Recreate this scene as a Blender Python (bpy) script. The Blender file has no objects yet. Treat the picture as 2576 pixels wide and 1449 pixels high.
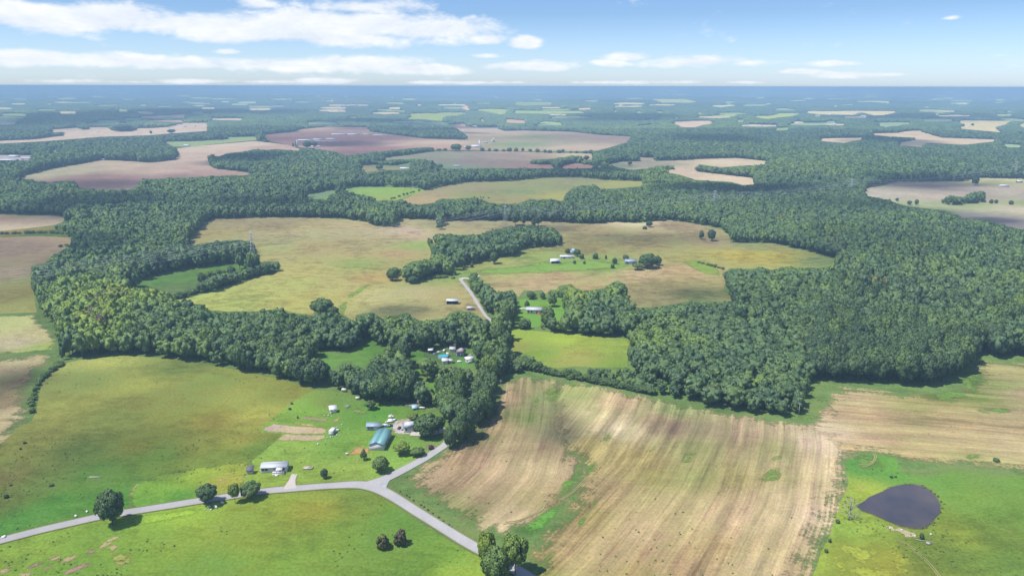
import bpy, math, random
import numpy as np
from mathutils import Vector, Matrix
from mathutils.geometry import delaunay_2d_cdt

S = bpy.context.scene
COL = S.collection
random.seed(7)
RNG = np.random.default_rng(11)

# ------------------------------------------------------------------ camera, sky, sun, exposure
CAM_H = 150.0
PITCH = 15.42
FOC = 1839.0          # focal length in units of a 2576 px wide picture
cam_d = bpy.data.cameras.new("camera")
cam = bpy.data.objects.new("camera", cam_d)
COL.objects.link(cam)
cam.location = (0, 0, CAM_H)
cam.matrix_world = Matrix.Translation((0, 0, CAM_H)) @ Matrix.Rotation(math.radians(90 - PITCH), 4, 'X') @ Matrix.Rotation(math.radians(0.11), 4, 'Z')
cam_d.sensor_width = 36
cam_d.lens = 36 * FOC / 2576
cam_d.clip_start = 1
cam_d.clip_end = 200000
S.camera = cam

SUN_EL = 62.0
SUN_H = np.array([0.92, 0.39]); SUN_H = SUN_H / np.hypot(*SUN_H)      # horizontal way the shadows fall
SUN_AZ = math.atan2(-SUN_H[0], -SUN_H[1])
sun_d = bpy.data.lights.new("sun", 'SUN')
sun_d.energy = 2.9
sun_d.angle = math.radians(0.5)
sun_d.color = (1.0, 0.955, 0.88)
sun = bpy.data.objects.new("sun", sun_d)
COL.objects.link(sun)
_e = math.radians(SUN_EL)
sdir = Vector((SUN_H[0] * math.cos(_e), SUN_H[1] * math.cos(_e), -math.sin(_e)))
sun.rotation_mode = 'QUATERNION'
sun.rotation_quaternion = sdir.to_track_quat('-Z', 'Y')
sun.location = (0, 0, 400)

S.view_settings.view_transform = 'Standard'
S.view_settings.look = 'None'
S.view_settings.exposure = 1.1
S.view_settings.gamma = 1
S.view_settings.use_curve_mapping = False
S.unit_settings.scale_length = 1.6      # one unit is 1.6 m
S.render.engine = 'CYCLES'
S.cycles.use_denoising = True
S.cycles.max_bounces = 5
S.cycles.diffuse_bounces = 3
S.cycles.glossy_bounces = 2
S.cycles.transmission_bounces = 2
S.cycles.transparent_max_bounces = 12
S.cycles.volume_bounces = 2
S.cycles.caustics_reflective = False
S.cycles.caustics_refractive = False
EXPO = 2 ** 1.0
LIGHT = .80 * EXPO           # picture value of a white sunlit ground
HAZE_SIGMA = 2.2e-4
HAZE_AIR = np.array([0.185, 0.335, 0.50])    # picture value of the far haze
HAZE_COL = (.38, .57, .82, 1)

# ------------------------------------------------------------------ picture point -> place on the ground
M3 = np.array(cam.matrix_world.to_3x3())
AX, AY, AZ = M3[:, 0], M3[:, 1], -M3[:, 2]

def smooth(a, b, x):
    t = np.clip((x - a) / (b - a), 0, 1)
    return t * t * (3 - 2 * t)

def H(x, y):
    x = np.asarray(x, float); y = np.asarray(y, float)
    r = np.hypot(x, y)
    a = smooth(1500, 4200, r) * 17
    b = smooth(7000, 22000, r) * 40
    return a * (np.sin(x / 830 + 1.3) * np.cos(y / 1020 + .4) + .5 * np.sin(x / 400 + y / 610) ) + b * (np.sin(x / 3900 + .6) * np.cos(y / 5200 + 1) + .4 * np.sin(x / 1900 - y / 2300))

def direction(px, py):
    px = np.asarray(px, float); py = np.asarray(py, float)
    d = (px - 1288)[..., None] / FOC * AX - (py - 724.5)[..., None] / FOC * AY + AZ
    return d / np.linalg.norm(d, axis=-1, keepdims=True)

_T = np.concatenate([np.linspace(150, 1500, 20), 1500 * (40.0 ** np.linspace(0.003, 1, 500))])
def ground(px, py):
    """where the line of sight through picture point (px, py) first meets the terrain"""
    d = np.atleast_2d(direction(px, py))
    out = np.zeros((len(d), 3))
    for i, v in enumerate(d):
        if v[2] < 0:
            t0 = -CAM_H / v[2]
            if t0 < 1450:
                out[i] = (v[0] * t0, v[1] * t0, 0); continue
        x, y, z = v[0] * _T, v[1] * _T, CAM_H + v[2] * _T
        k = np.nonzero(z <= H(x, y))[0]
        j = k[0] if len(k) else len(_T) - 1
        if j > 0 and len(k):
            a, b = _T[j - 1], _T[j]
            fa = CAM_H + v[2] * a - H(v[0] * a, v[1] * a); fb = z[j] - H(x[j], y[j])
            t = a + (b - a) * fa / (fa - fb + 1e-9)
        else:
            t = _T[j]
        out[i] = (v[0] * t, v[1] * t, H(v[0] * t, v[1] * t))
    return out

def at(px, py, z=0.0):
    """place on the level z above the flat near ground"""
    v = direction(px, py)
    t = (z - CAM_H) / v[2]
    return Vector((v[0] * t, v[1] * t, z))

def G(px, py):
    g = ground([px], [py])[0]
    return Vector(g)

def project(P):
    P = np.asarray(P, float) - np.array([0, 0, CAM_H])
    z = P @ AZ
    return 1288 + FOC * (P @ AX) / z, 724.5 - FOC * (P @ AY) / z, z

def ppm(px, py):
    """picture units per metre at that ground point"""
    return FOC / float(project(np.array([G(px, py)]))[2][0])

# ------------------------------------------------------------------ node helpers
def nd(t, typ, ins=None, **props):
    n = t.nodes.new(typ)
    for k, v in props.items():
        setattr(n, k, v)
    for k, v in (ins or {}).items():
        if isinstance(v, bpy.types.NodeSocket):
            t.links.new(v, n.inputs[k])
        else:
            n.inputs[k].default_value = v
    return n

def mt(t, op, a, b=None, c=None, clamp=False):
    ins = {0: a}
    if b is not None: ins[1] = b
    if c is not None: ins[2] = c
    return nd(t, 'ShaderNodeMath', ins, operation=op, use_clamp=clamp).outputs[0]

def mixc(t, f, a, b, blend='MIX'):
    return nd(t, 'ShaderNodeMix', {0: f, 6: a, 7: b}, data_type='RGBA', blend_type=blend).outputs[2]

def maprange(t, v, a, b, c=0.0, d=1.0, smoothstep=False):
    return nd(t, 'ShaderNodeMapRange', {0: v, 1: a, 2: b, 3: c, 4: d}, interpolation_type='SMOOTHSTEP' if smoothstep else 'LINEAR').outputs[0]

def noisen(t, vec, scale, detail=4, rough=.55, dist=0.0, dim='3D'):
    return nd(t, 'ShaderNodeTexNoise', {'Vector': vec, 'Scale': scale, 'Detail': detail, 'Roughness': rough, 'Distortion': dist}, noise_dimensions=dim).outputs[0]

def newmat(name):
    m = bpy.data.materials.new(name); m.use_nodes = True
    m.node_tree.nodes.clear()
    return m, m.node_tree

def outp(t, shader):
    o = t.nodes.new('ShaderNodeOutputMaterial'); t.links.new(shader, o.inputs[0]); return o

def lin(c):
    c = np.asarray(c, float) / 255
    return np.where(c <= .04045, c / 12.92, ((c + .055) / 1.055) ** 2.4)

def albedo(rgb, dist=0.0, full=.40):
    """base colour of a sunlit ground that reads as rgb in the picture, the haze in front taken off"""
    v = lin(rgb); T = np.exp(-HAZE_SIGMA * full * np.asarray(dist, float))
    T = T[..., None] if np.ndim(T) else T
    a = np.clip((v - (1 - T) * HAZE_AIR) / T / LIGHT, .018, .8)
    g = a @ np.array([.3, .55, .15])
    return a + (np.asarray(g)[..., None] - a) * .04

# ------------------------------------------------------------------ world: physical sky with high cloud banks
world = bpy.data.worlds.new("World")
S.world = world
world.use_nodes = True
wt = world.node_tree
wt.nodes.clear()
sky = nd(wt, 'ShaderNodeTexSky', sky_type='NISHITA', sun_disc=False, sun_elevation=math.radians(SUN_EL), sun_rotation=SUN_AZ % (2 * math.pi), altitude=150, air_density=1.0, dust_density=0.6, ozone_density=1.6)
gen = nd(wt, 'ShaderNodeTexCoord').outputs['Generated']
sep = nd(wt, 'ShaderNodeSeparateXYZ', {0: gen})
az = mt(wt, 'ARCTAN2', sep.outputs[0], sep.outputs[1])
el = mt(wt, 'ARCSINE', sep.outputs[2])
uv = nd(wt, 'ShaderNodeCombineXYZ', {0: az, 1: el, 2: 0.0}).outputs[0]
def cloudnoise(shift):
    v = nd(wt, 'ShaderNodeVectorMath', {0: uv, 1: (0.0, shift, 0.0)}, operation='ADD').outputs[0]
    v = nd(wt, 'ShaderNodeVectorMath', {0: v, 1: (1.0, 2.6, 1.0)}, operation='MULTIPLY').outputs[0]
    big = noisen(wt, v, 9.0, 7, .6, .25)
    return big
# cloud banks: (picture x, y, half width, half height, weight) turned into directions
BANKS = [(-60, 25, 330, 50, 1.0), (190, 45, 330, 46, 1.1), (470, 62, 260, 36, 1.05), (640, 85, 260, 28, .95), (860, 62, 330, 46, 1.1), (900, 100, 300, 22, .8), (1080, 75, 190, 44, 1.05), (1215, 100, 70, 16, .8), (650, 8, 70, 18, .7), (905, 20, 170, 26, .75),
         (40, 147, 200, 24, 1.0), (300, 152, 190, 20, .9), (440, 160, 190, 18, .9), (700, 163, 210, 20, 1.0), (880, 160, 190, 22, .95), (1060, 175, 130, 15, .9), (500, 205, 95, 8, .8), (150, 205, 90, 5, .45), (830, 205, 90, 7, .6), (680, 207, 70, 5, .5),
         (1325, 108, 52, 19, 1.0), (1222, 141, 42, 8, .7), (1370, 167, 105, 17, .95), (1285, 168, 85, 13, .8), (1585, 143, 72, 15, .95), (1740, 157, 170, 18, .9), (1870, 160, 90, 10, .6), (1545, 160, 60, 10, .7), (2015, 181, 58, 8, .9), (2130, 189, 130, 10, .8), (2100, 160, 80, 8, .7), (2240, 188, 60, 6, .6), (1300, 208, 80, 5, .6),
         (1080, 208, 60, 4, .7), (1180, 209, 90, 4, .6), (1515, 208, 130, 5, .6), (330, 207, 60, 4, .5), (1870, 208, 60, 4, .5), (1735, 207, 55, 6, .6), (2395, 46, 30, 7, .6), (575, 131, 40, 7, .55)]
M = None
for bx, by, rx, ry, w in BANKS:
    d0 = direction(bx, by); dx = direction(bx + rx, by); dy = direction(bx, by - ry)
    c = (math.atan2(d0[0], d0[1]), math.asin(d0[2]))
    sx = abs(math.atan2(dx[0], dx[1]) - c[0]); sy = abs(math.asin(dy[2]) - c[1])
    q = nd(wt, 'ShaderNodeVectorMath', {0: uv, 1: (c[0], c[1], 0)}, operation='SUBTRACT').outputs[0]
    q = nd(wt, 'ShaderNodeVectorMath', {0: q, 1: (1 / sx, 1 / sy, 0)}, operation='MULTIPLY').outputs[0]
    q = nd(wt, 'ShaderNodeVectorMath', {0: q}, operation='LENGTH').outputs[1]
    f = mt(wt, 'MULTIPLY_ADD', q, -w, w)
    M = f if M is None else mt(wt, 'MAXIMUM', M, f)
M = mt(wt, 'MAXIMUM', M, maprange(wt, el, .12, .35, -.30, -.02))      # more unseen cumulus overhead, as the land's shadows tell, added for white fill light
n0 = cloudnoise(0.0); n1 = cloudnoise(0.010)
vfine = nd(wt, 'ShaderNodeVectorMath', {0: uv, 1: (1.0, 2.2, 1.0)}, operation='MULTIPLY').outputs[0]
nf = noisen(wt, vfine, 42.0, 5, .6)
den = mt(wt, 'ADD', mt(wt, 'MULTIPLY_ADD', n0, 2.3, -1.10), M)
den = mt(wt, 'ADD', den, mt(wt, 'MULTIPLY_ADD', nf, .75, -.37))
alpha = maprange(wt, den, -0.06, 0.62, 0, 1, True)
lit = mt(wt, 'MULTIPLY_ADD', mt(wt, 'SUBTRACT', n0, n1), 3.4, 0.62)      # thinner above than here: a lit top
lit = mt(wt, 'SUBTRACT', lit, mt(wt, 'MULTIPLY', maprange(wt, den, .35, 1.1), .30), clamp=True)
ccol = mixc(wt, lit, (1.24, 1.35, 1.52, 1), (1.62, 1.65, 1.70, 1))
# clear sky, paler low over the horizon where the air is thick
tint = mixc(wt, maprange(wt, el, 0.0, 0.09), (.41, .50, .71, 1), (.252, .322, .455, 1))
skyc = nd(wt, 'ShaderNodeMix', {0: 1.0, 6: sky.outputs[0], 7: tint}, data_type='RGBA', blend_type='MULTIPLY').outputs[2]
ccol = nd(wt, 'ShaderNodeVectorMath', {0: ccol, 'Scale': 2.0}, operation='SCALE').outputs[0]
veil = mt(wt, 'MULTIPLY', alpha, maprange(wt, el, -0.005, 0.03, .75, .95))
fin = mixc(wt, veil, skyc, ccol)
bg = nd(wt, 'ShaderNodeBackground', {0: fin, 1: 0.15})
wo = nd(wt, 'ShaderNodeOutputWorld', {0: bg.outputs[0]})
world.cycles.sampling_method = 'MANUAL'
world.cycles.sample_map_resolution = 512
# ------------------------------------------------------------------ scene bookkeeping
def tag(o, label=None, cat=None, group=None, kind=None):
    if label: o['label'] = label
    if cat: o['category'] = cat
    if group: o['group'] = group
    if kind: o['kind'] = kind
    return o

def empty(name, loc, rz=0.0, label=None, cat=None, group=None):
    o = bpy.data.objects.new(name, None); COL.objects.link(o)
    o.location = loc; o.rotation_euler = (0, 0, rz); o.empty_display_size = 1
    return tag(o, label, cat, group)

def link(name, me, parent=None):
    o = bpy.data.objects.new(name, me); COL.objects.link(o)
    if parent: o.parent = parent
    return o

def mesh_np(name, V, F, mats=(), midx=None):
    """V n x 3, F list of index tuples or an m x k array"""
    me = bpy.data.meshes.new(name)
    V = np.ascontiguousarray(V, dtype=np.float32)
    if isinstance(F, np.ndarray):
        k = F.shape[1]; n = len(F)
        loops = F.astype(np.int32).ravel(); starts = np.arange(n, dtype=np.int32) * k
    else:
        loops = np.array([i for f in F for i in f], dtype=np.int32)
        tot = np.array([len(f) for f in F]); n = len(F)
        starts = np.concatenate([[0], np.cumsum(tot)[:-1]]).astype(np.int32)
    me.vertices.add(len(V)); me.vertices.foreach_set('co', V.ravel())
    me.loops.add(len(loops)); me.loops.foreach_set('vertex_index', loops)
    me.polygons.add(n); me.polygons.foreach_set('loop_start', starts)
    for m in mats: me.materials.append(m)
    if midx is not None: me.polygons.foreach_set('material_index', np.asarray(midx, np.int32))
    me.update(calc_edges=True)
    return me

class MB:
    """collects boxes, tubes and prisms into one mesh"""
    def __init__(s): s.V = []; s.F = []; s.M = []
    def add(s, V, F, m=0):
        b = len(s.V); s.V += [tuple(v) for v in V]; s.F += [tuple(b + i for i in f) for f in F]; s.M += [m] * len(F)
    def box(s, x0, x1, y0, y1, z0, z1, m=0):
        s.add([(x, y, z) for z in (z0, z1) for y in (y0, y1) for x in (x0, x1)],
              [(0, 2, 3, 1), (4, 5, 7, 6), (0, 1, 5, 4), (2, 6, 7, 3), (0, 4, 6, 2), (1, 3, 7, 5)], m)
    def prism(s, prof, x0, x1, m=0):
        """profile in (y, z), extruded along x"""
        n = len(prof)
        s.add([(x0, y, z) for y, z in prof] + [(x1, y, z) for y, z in prof],
              [tuple(range(n))[::-1], tuple(range(n, 2 * n))] + [(i, (i + 1) % n, n + (i + 1) % n, n + i) for i in range(n)], m)
    def tube(s, a, b, r0, r1=None, n=5, m=0):
        a = Vector(a); b = Vector(b); r1 = r0 if r1 is None else r1
        d = (b - a).normalized(); u = d.orthogonal().normalized(); w = d.cross(u)
        V = [a + (u * math.cos(t) + w * math.sin(t)) * r0 for t in [2 * math.pi * i / n for i in range(n)]]
        V += [b + (u * math.cos(t) + w * math.sin(t)) * r1 for t in [2 * math.pi * i / n for i in range(n)]]
        s.add(V, [(i, (i + 1) % n, n + (i + 1) % n, n + i) for i in range(n)] + [tuple(range(n))[::-1], tuple(range(n, 2 * n))], m)
    def blob(s, c, r, seed=0, n=8, k=5, rough=.18, m=0):
        rr = random.Random(seed); V = [(c[0], c[1], c[2] - r[2])]
        for j in range(1, k):
            th = math.pi * j / k - math.pi / 2
            for i in range(n):
                a = 2 * math.pi * (i + .5 * (j % 2)) / n; q = 1 + rr.uniform(-rough, rough)
                V.append((c[0] + r[0] * math.cos(th) * math.cos(a) * q, c[1] + r[1] * math.cos(th) * math.sin(a) * q, c[2] + r[2] * math.sin(th) * q))
        V.append((c[0], c[1], c[2] + r[2])); F = []
        for i in range(n):
            F.append((0, 1 + (i + 1) % n, 1 + i))
            for j in range(k - 2):
                a = 1 + j * n + i; b = 1 + j * n + (i + 1) % n
                F.append((a, b, b + n, a + n))
            F.append((1 + (k - 2) * n + i, 1 + (k - 2) * n + (i + 1) % n, len(V) - 1))
        s.add(V, F, m)
    def mesh(s, name, mats):
        mats = mats if isinstance(mats, (list, tuple)) else [mats]
        return mesh_np(name, np.array(s.V), s.F, mats, s.M)
    def build(s, name, mats, parent=None):
        return link(name, s.mesh(name, mats), parent)

# ------------------------------------------------------------------ ground materials
def field_mat(name, streak=0.0, mottle=.3, soft=0.0, fine=.25, green=(.10, .16, .03), gmix=0.0, width=1.0, bump=.25):
    m, t = newmat(name)
    pos = nd(t, 'ShaderNodeNewGeometry').outputs['Position']
    col = nd(t, 'ShaderNodeAttribute', attribute_name='col').outputs['Color']
    def st(v, lo=.39, hi=.61): return maprange(t, v, lo, hi)
    big = st(noisen(t, pos, .018, 6, .6, .6))
    mid = st(noisen(t, pos, .12, 5, .66, .4))
    fin = st(noisen(t, pos, .8, 3, .65))
    # long wisps lying along the slope, and broad patches
    wis = st(noisen(t, nd(t, 'ShaderNodeVectorMath', {0: pos, 1: (.05, .14, .1)}, operation='MULTIPLY').outputs[0], 1.0, 6, .7, 1.2))
    f = mt(t, 'MULTIPLY_ADD', big, mottle * 1.0, 1 - mottle * .5)
    f = mt(t, 'MULTIPLY', f, mt(t, 'MULTIPLY_ADD', wis, mottle * 1.0, 1 - mottle * .5))
    f = mt(t, 'MULTIPLY', f, mt(t, 'MULTIPLY_ADD', mid, mottle * 1.0, 1 - mottle * .5))
    f = mt(t, 'MULTIPLY', f, mt(t, 'MULTIPLY_ADD', fin, fine * 1.0, 1 - fine * .5))
    g = mt(t, 'MULTIPLY_ADD', big, .5, mt(t, 'MULTIPLY_ADD', mid, .3, mt(t, 'MULTIPLY', wis, .3)))
    if streak:
        uvn = nd(t, 'ShaderNodeUVMap', uv_map='lanes').outputs[0]
        s1 = nd(t, 'ShaderNodeVectorMath', {0: uvn, 1: (.30 / width, .010, 1)}, operation='MULTIPLY').outputs[0]
        s2 = nd(t, 'ShaderNodeVectorMath', {0: uvn, 1: (.085 / width, .005, 1)}, operation='MULTIPLY').outputs[0]
        s3 = nd(t, 'ShaderNodeVectorMath', {0: uvn, 1: (1.3 / width, .05, 1)}, operation='MULTIPLY').outputs[0]
        a = st(noisen(t, s1, 1.0, 4, .65, .3)); b = st(noisen(t, s2, 1.0, 4, .6, .5)); c = st(noisen(t, s3, 1.0, 2, .5))
        f = mt(t, 'MULTIPLY', f, mt(t, 'MULTIPLY_ADD', a, streak * 1.0, 1 - streak * .5))
        f = mt(t, 'MULTIPLY', f, mt(t, 'MULTIPLY_ADD', b, streak * .9, 1 - streak * .45))
        f = mt(t, 'MULTIPLY', f, mt(t, 'MULTIPLY_ADD', c, streak * .6, 1 - streak * .3))
        # swaths left by the mower, wandering a little, fading in and out
        us = nd(t, 'ShaderNodeSeparateXYZ', {0: uvn}).outputs[0]
        wob = noisen(t, nd(t, 'ShaderNodeVectorMath', {0: uvn, 1: (.02, .008, 1)}, operation='MULTIPLY').outputs[0], 1.0, 3, .5)
        sw = mt(t, 'SINE', mt(t, 'MULTIPLY_ADD', wob, 16.0, mt(t, 'MULTIPLY', us, .62 / width)))
        fade = st(noisen(t, nd(t, 'ShaderNodeVectorMath', {0: uvn, 1: (.03, .012, 1)}, operation='MULTIPLY').outputs[0], 1.7, 3, .6), .35, .65)
        sw = mt(t, 'MULTIPLY', sw, mt(t, 'MULTIPLY_ADD', fade, .12, .02))
        f = mt(t, 'MULTIPLY', f, mt(t, 'ADD', 1.0, sw))
        g = mt(t, 'MULTIPLY_ADD', b, .7, mt(t, 'MULTIPLY', g, .5))
        g = mt(t, 'SUBTRACT', g, sw)
        g = mt(t, 'MULTIPLY_ADD', a, .25, g)
    c2 = nd(t, 'ShaderNodeVectorMath', {0: col, 'Scale': f}, operation='SCALE').outputs[0]
    if gmix:
        gm = maprange(t, g, .62 if streak else .52, 1.0 if streak else .95, 0, gmix, True)
        c2 = mixc(t, gm, c2, (*green, 1))
    # a drier or greener cast that wanders over the sward
    hue = mt(t, 'MULTIPLY_ADD', noisen(t, pos, .035, 6, .65), .06, .472)
    c2 = nd(t, 'ShaderNodeHueSaturation', {'Hue': hue, 'Saturation': .97, 'Color': c2}).outputs[0]
    bmp = nd(t, 'ShaderNodeBump', {'Strength': bump, 'Distance': .8, 'Height': mt(t, 'ADD', mid, mt(t, 'MULTIPLY', fin, .5))}).outputs[0]
    bs = nd(t, 'ShaderNodeBsdfDiffuse', {'Color': c2, 'Roughness': .6, 'Normal': bmp}).outputs[0]
    if soft:
        e = nd(t, 'ShaderNodeAttribute', attribute_name='edge').outputs['Fac']
        k = mt(t, 'DIVIDE', e, soft)
        k = mt(t, 'ADD', k, mt(t, 'MULTIPLY_ADD', mid, 1.0, -.75))
        k = mt(t, 'ADD', k, mt(t, 'MULTIPLY_ADD', fin, .4, -.2))
        if streak:
            k = mt(t, 'ADD', k, mt(t, 'MULTIPLY_ADD', a, .8, -.4))
        al = maprange(t, k, -.35, .85, 0, 1, True)
        tr = nd(t, 'ShaderNodeBsdfTransparent').outputs[0]
        bs = nd(t, 'ShaderNodeMixShader', {0: al, 1: tr, 2: bs}).outputs[0]
    outp(t, bs)
    return m

MATS = {}
def fm(kind, soft=0.0):
    k = (kind, soft)
    if k not in MATS:
        p = {'grass': dict(mottle=.22, fine=.26, gmix=.35, green=(.075, .14, .03)), 'hay': dict(mottle=.22, fine=.26, gmix=.45, green=(.12, .17, .035)),
             'stubble': dict(streak=.36, mottle=.16, fine=.24, gmix=.34, green=(.19, .20, .075), width=1.0),
             'pasture': dict(mottle=.34, fine=.30, gmix=.45, green=(.14, .18, .05)),
             'plough': dict(mottle=.16, fine=.12, gmix=.0), 'dirt': dict(mottle=.14, fine=.24), 'patch': dict(mottle=.16, fine=.25)}[kind]
        MATS[k] = field_mat("%s_soil_%g" % (kind, soft), soft=soft, **p)
    return MATS[k]

# ------------------------------------------------------------------ polygons
def inside(px, py, poly):
    px = np.asarray(px, float); py = np.asarray(py, float)
    P = np.asarray(poly, float); r = np.zeros(px.shape, bool)
    sel = (px >= P[:, 0].min()) & (px <= P[:, 0].max()) & (py >= P[:, 1].min()) & (py <= P[:, 1].max())
    if not sel.any(): return r
    x = px[sel]; y = py[sel]; q = np.zeros(x.shape, bool)
    for (x0, y0), (x1, y1) in zip(P, np.roll(P, -1, 0)):
        if y0 == y1: continue
        c = ((y0 > y) != (y1 > y)) & (x < (x1 - x0) * (y - y0) / (y1 - y0) + x0)
        q ^= c
    r[sel] = q
    return r

def vnoise(x, y, s, seed=0):
    """smooth value noise 0..1"""
    x = np.asarray(x) / s + 137.3 + seed * 17.7; y = np.asarray(y) / s + 91.1 + seed * 31.3
    xi = np.floor(x).astype(np.int64); yi = np.floor(y).astype(np.int64); fx = x - xi; fy = y - yi
    fx = fx * fx * (3 - 2 * fx); fy = fy * fy * (3 - 2 * fy)
    def h(a, b):
        n = (a * 374761393 + b * 668265263 + seed * 974711) & 0x7fffffff
        n = ((n ^ (n >> 13)) * 1274126177) & 0x7fffffff
        return ((n ^ (n >> 16)) & 0xffff) / 65535.0
    return (h(xi, yi) * (1 - fx) + h(xi + 1, yi) * fx) * (1 - fy) + (h(xi, yi + 1) * (1 - fx) + h(xi + 1, yi + 1) * fx) * fy

def seg_dist(Q, P, closed=True):
    """distance of points Q to polyline P, with signed side and arc length at the nearest point"""
    A = P; B = np.roll(P, -1, 0)
    if not closed: A = P[:-1]; B = P[1:]
    L = np.hypot(*(B - A).T); cum = np.concatenate([[0], np.cumsum(L)[:-1]])
    best = np.full(len(Q), 1e18); side = np.ones(len(Q)); arc = np.zeros(len(Q))
    for i in range(len(A)):
        d = B[i] - A[i]; l2 = max(d @ d, 1e-9)
        t = ((Q - A[i]) @ d) / l2
        lo = 0 if (closed or i > 0) else -1e9; hi = 1 if (closed or i < len(A) - 1) else 1e9
        t = np.clip(t, lo, hi); N = A[i] + t[:, None] * d
        q = np.hypot(*(Q - N).T); k = q < best
        best[k] = q[k]; arc[k] = (cum[i] + t * L[i])[k]
        side[k] = np.sign(d[0] * (Q - A[i])[:, 1] - d[1] * (Q - A[i])[:, 0])[k]
    return best, side, arc

ORDER = [0]
def sheet(name, poly, base, samples=(), kind='grass', soft=0.0, guide=None, label=None, wob=None, level=None, spacing=None, raw=False):
    """a piece of land: outline poly, colours interpolated between samples (x, y, rgb)"""
    P = np.array(poly, float) if raw else ground(*np.array(poly, float).T)[:, :2]
    ctr = P.mean(0); dist = float(np.hypot(*ctr)); dmin = float(np.hypot(*P.T).min())
    area = abs(np.sum(P[:, 0] * np.roll(P[:, 1], -1) - P[:, 1] * np.roll(P[:, 0], -1))) / 2
    s = spacing or min(max(3.0, dmin * .012, math.sqrt(area / 2600)), max(.45, math.sqrt(area) / 9))
    wob = (min(1.2, dist * .002, math.sqrt(area) * .05) if wob is None else wob)
    step = max(s * .9, .5)
    E = []
    for i in range(len(P)):
        a, b = P[i], P[(i + 1) % len(P)]; n = max(1, int(np.hypot(*(b - a)) / step))
        for k in range(n):
            p = a + (b - a) * k / n
            w = wob * ((vnoise(p[0], p[1], 9, 3) - .5) * 1.6 + (vnoise(p[0], p[1], 3.2, 5) - .5) * .8)
            w2 = wob * ((vnoise(p[0], p[1], 9, 8) - .5) * 1.6)
            E.append(p + np.array([w, w2]))
    E = np.array(E)
    x0, y0 = E.min(0); x1, y1 = E.max(0)
    gx, gy = np.meshgrid(np.arange(x0, x1, s), np.arange(y0, y1, s))
    Q = np.stack([gx.ravel(), gy.ravel()], 1) + RNG.uniform(-.3, .3, (gx.size, 2)) * s
    Q = Q[inside(Q[:, 0], Q[:, 1], E)]
    if len(Q):
        d, _, _ = seg_dist(Q, E); Q = Q[d > s * .45]
    allp = np.concatenate([E, Q]) if len(Q) else E
    n = len(E)
    vs, _, fs, *_r = delaunay_2d_cdt([Vector((float(p[0] - ctr[0]), float(p[1] - ctr[1]))) for p in allp], [(i, (i + 1) % n) for i in range(n)], [list(range(n))], 1, 1e-4)
    V2 = np.array([(v[0], v[1]) for v in vs]) + ctr
    d, _, _ = seg_dist(V2, E)
    ORDER[0] += 1
    r = np.hypot(*V2.T)
    off = (.001 * ORDER[0] if level is None else level) + smooth(1400, 3200, r) * 1.6
    z = H(V2[:, 0], V2[:, 1]) + off
    F = np.array([f for f in fs if len(f) == 3])
    # faces up
    a, b, c = V2[F[:, 0]], V2[F[:, 1]], V2[F[:, 2]]
    cr = (b[:, 0] - a[:, 0]) * (c[:, 1] - a[:, 1]) - (b[:, 1] - a[:, 1]) * (c[:, 0] - a[:, 0])
    F[cr < 0] = F[cr < 0][:, ::-1]
    me = mesh_np(name, np.column_stack([V2, z]), F, [fm(kind, soft)])
    smp = [(px, py, c) for px, py, c in samples]
    if smp:
        SP = ground([q[0] for q in smp], [q[1] for q in smp])[:, :2]
        SC = np.array([albedo(q[2], float(np.hypot(*p))) for q, p in zip(smp, SP)])
    else:
        SP = np.array([ctr]); SC = np.array([albedo(base, dist, .40 + .45 * float(smooth(1500, 5000, dist)))])
    # anisotropic in depth, as fields look from here; weights fall with distance
    w = np.zeros((len(V2), len(SP)))
    for j in range(len(SP)):
        w[:, j] = 1 / (((V2 - SP[j]) ** 2).sum(1) + (dist * .012) ** 2) ** 1.4
    if smp:
        wb = .25 / (dist * .22) ** 2.8
        colr = (w @ SC + wb * albedo(base, dist)) / (w.sum(1) + wb)[:, None]
        if kind in ('hay', 'grass') and dmin < 500: colr = colr * (np.array([.97, 1.05, 1.0]) if kind == 'hay' else np.array([1.02, 1.0, 1.0]))
    else:
        colr = np.repeat(SC, len(V2), 0)
    if kind == 'plough': gr = (colr @ np.array([.3, .55, .15]))[:, None]; colr = (colr + (gr - colr) * .2) * np.array([.99, 1.02, .96])
    if kind == 'stubble': colr = colr * np.array([1.04, 1.02, 1.0])
    at_ = me.color_attributes.new('col', 'FLOAT_COLOR', 'POINT')
    at_.data.foreach_set('color', np.column_stack([colr, np.ones(len(V2))]).astype(np.float32).ravel())
    ea = me.attributes.new('edge', 'FLOAT', 'POINT'); ea.data.foreach_set('value', d.astype(np.float32))
    if guide is not None:
        GP = ground(*np.array(guide, float).T)[:, :2]
        gd, sd, arc = seg_dist(V2, GP, closed=False)
        U = gd * sd
        uvl = me.uv_layers.new(name='lanes')
        li = np.zeros(len(me.loops), np.int32); me.loops.foreach_get('vertex_index', li)
        uvl.data.foreach_set('uv', np.stack([U[li], arc[li]], 1).astype(np.float32).ravel())
    o = link(name, me)
    tag(o, label, None, None, 'structure')
    return o
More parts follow.
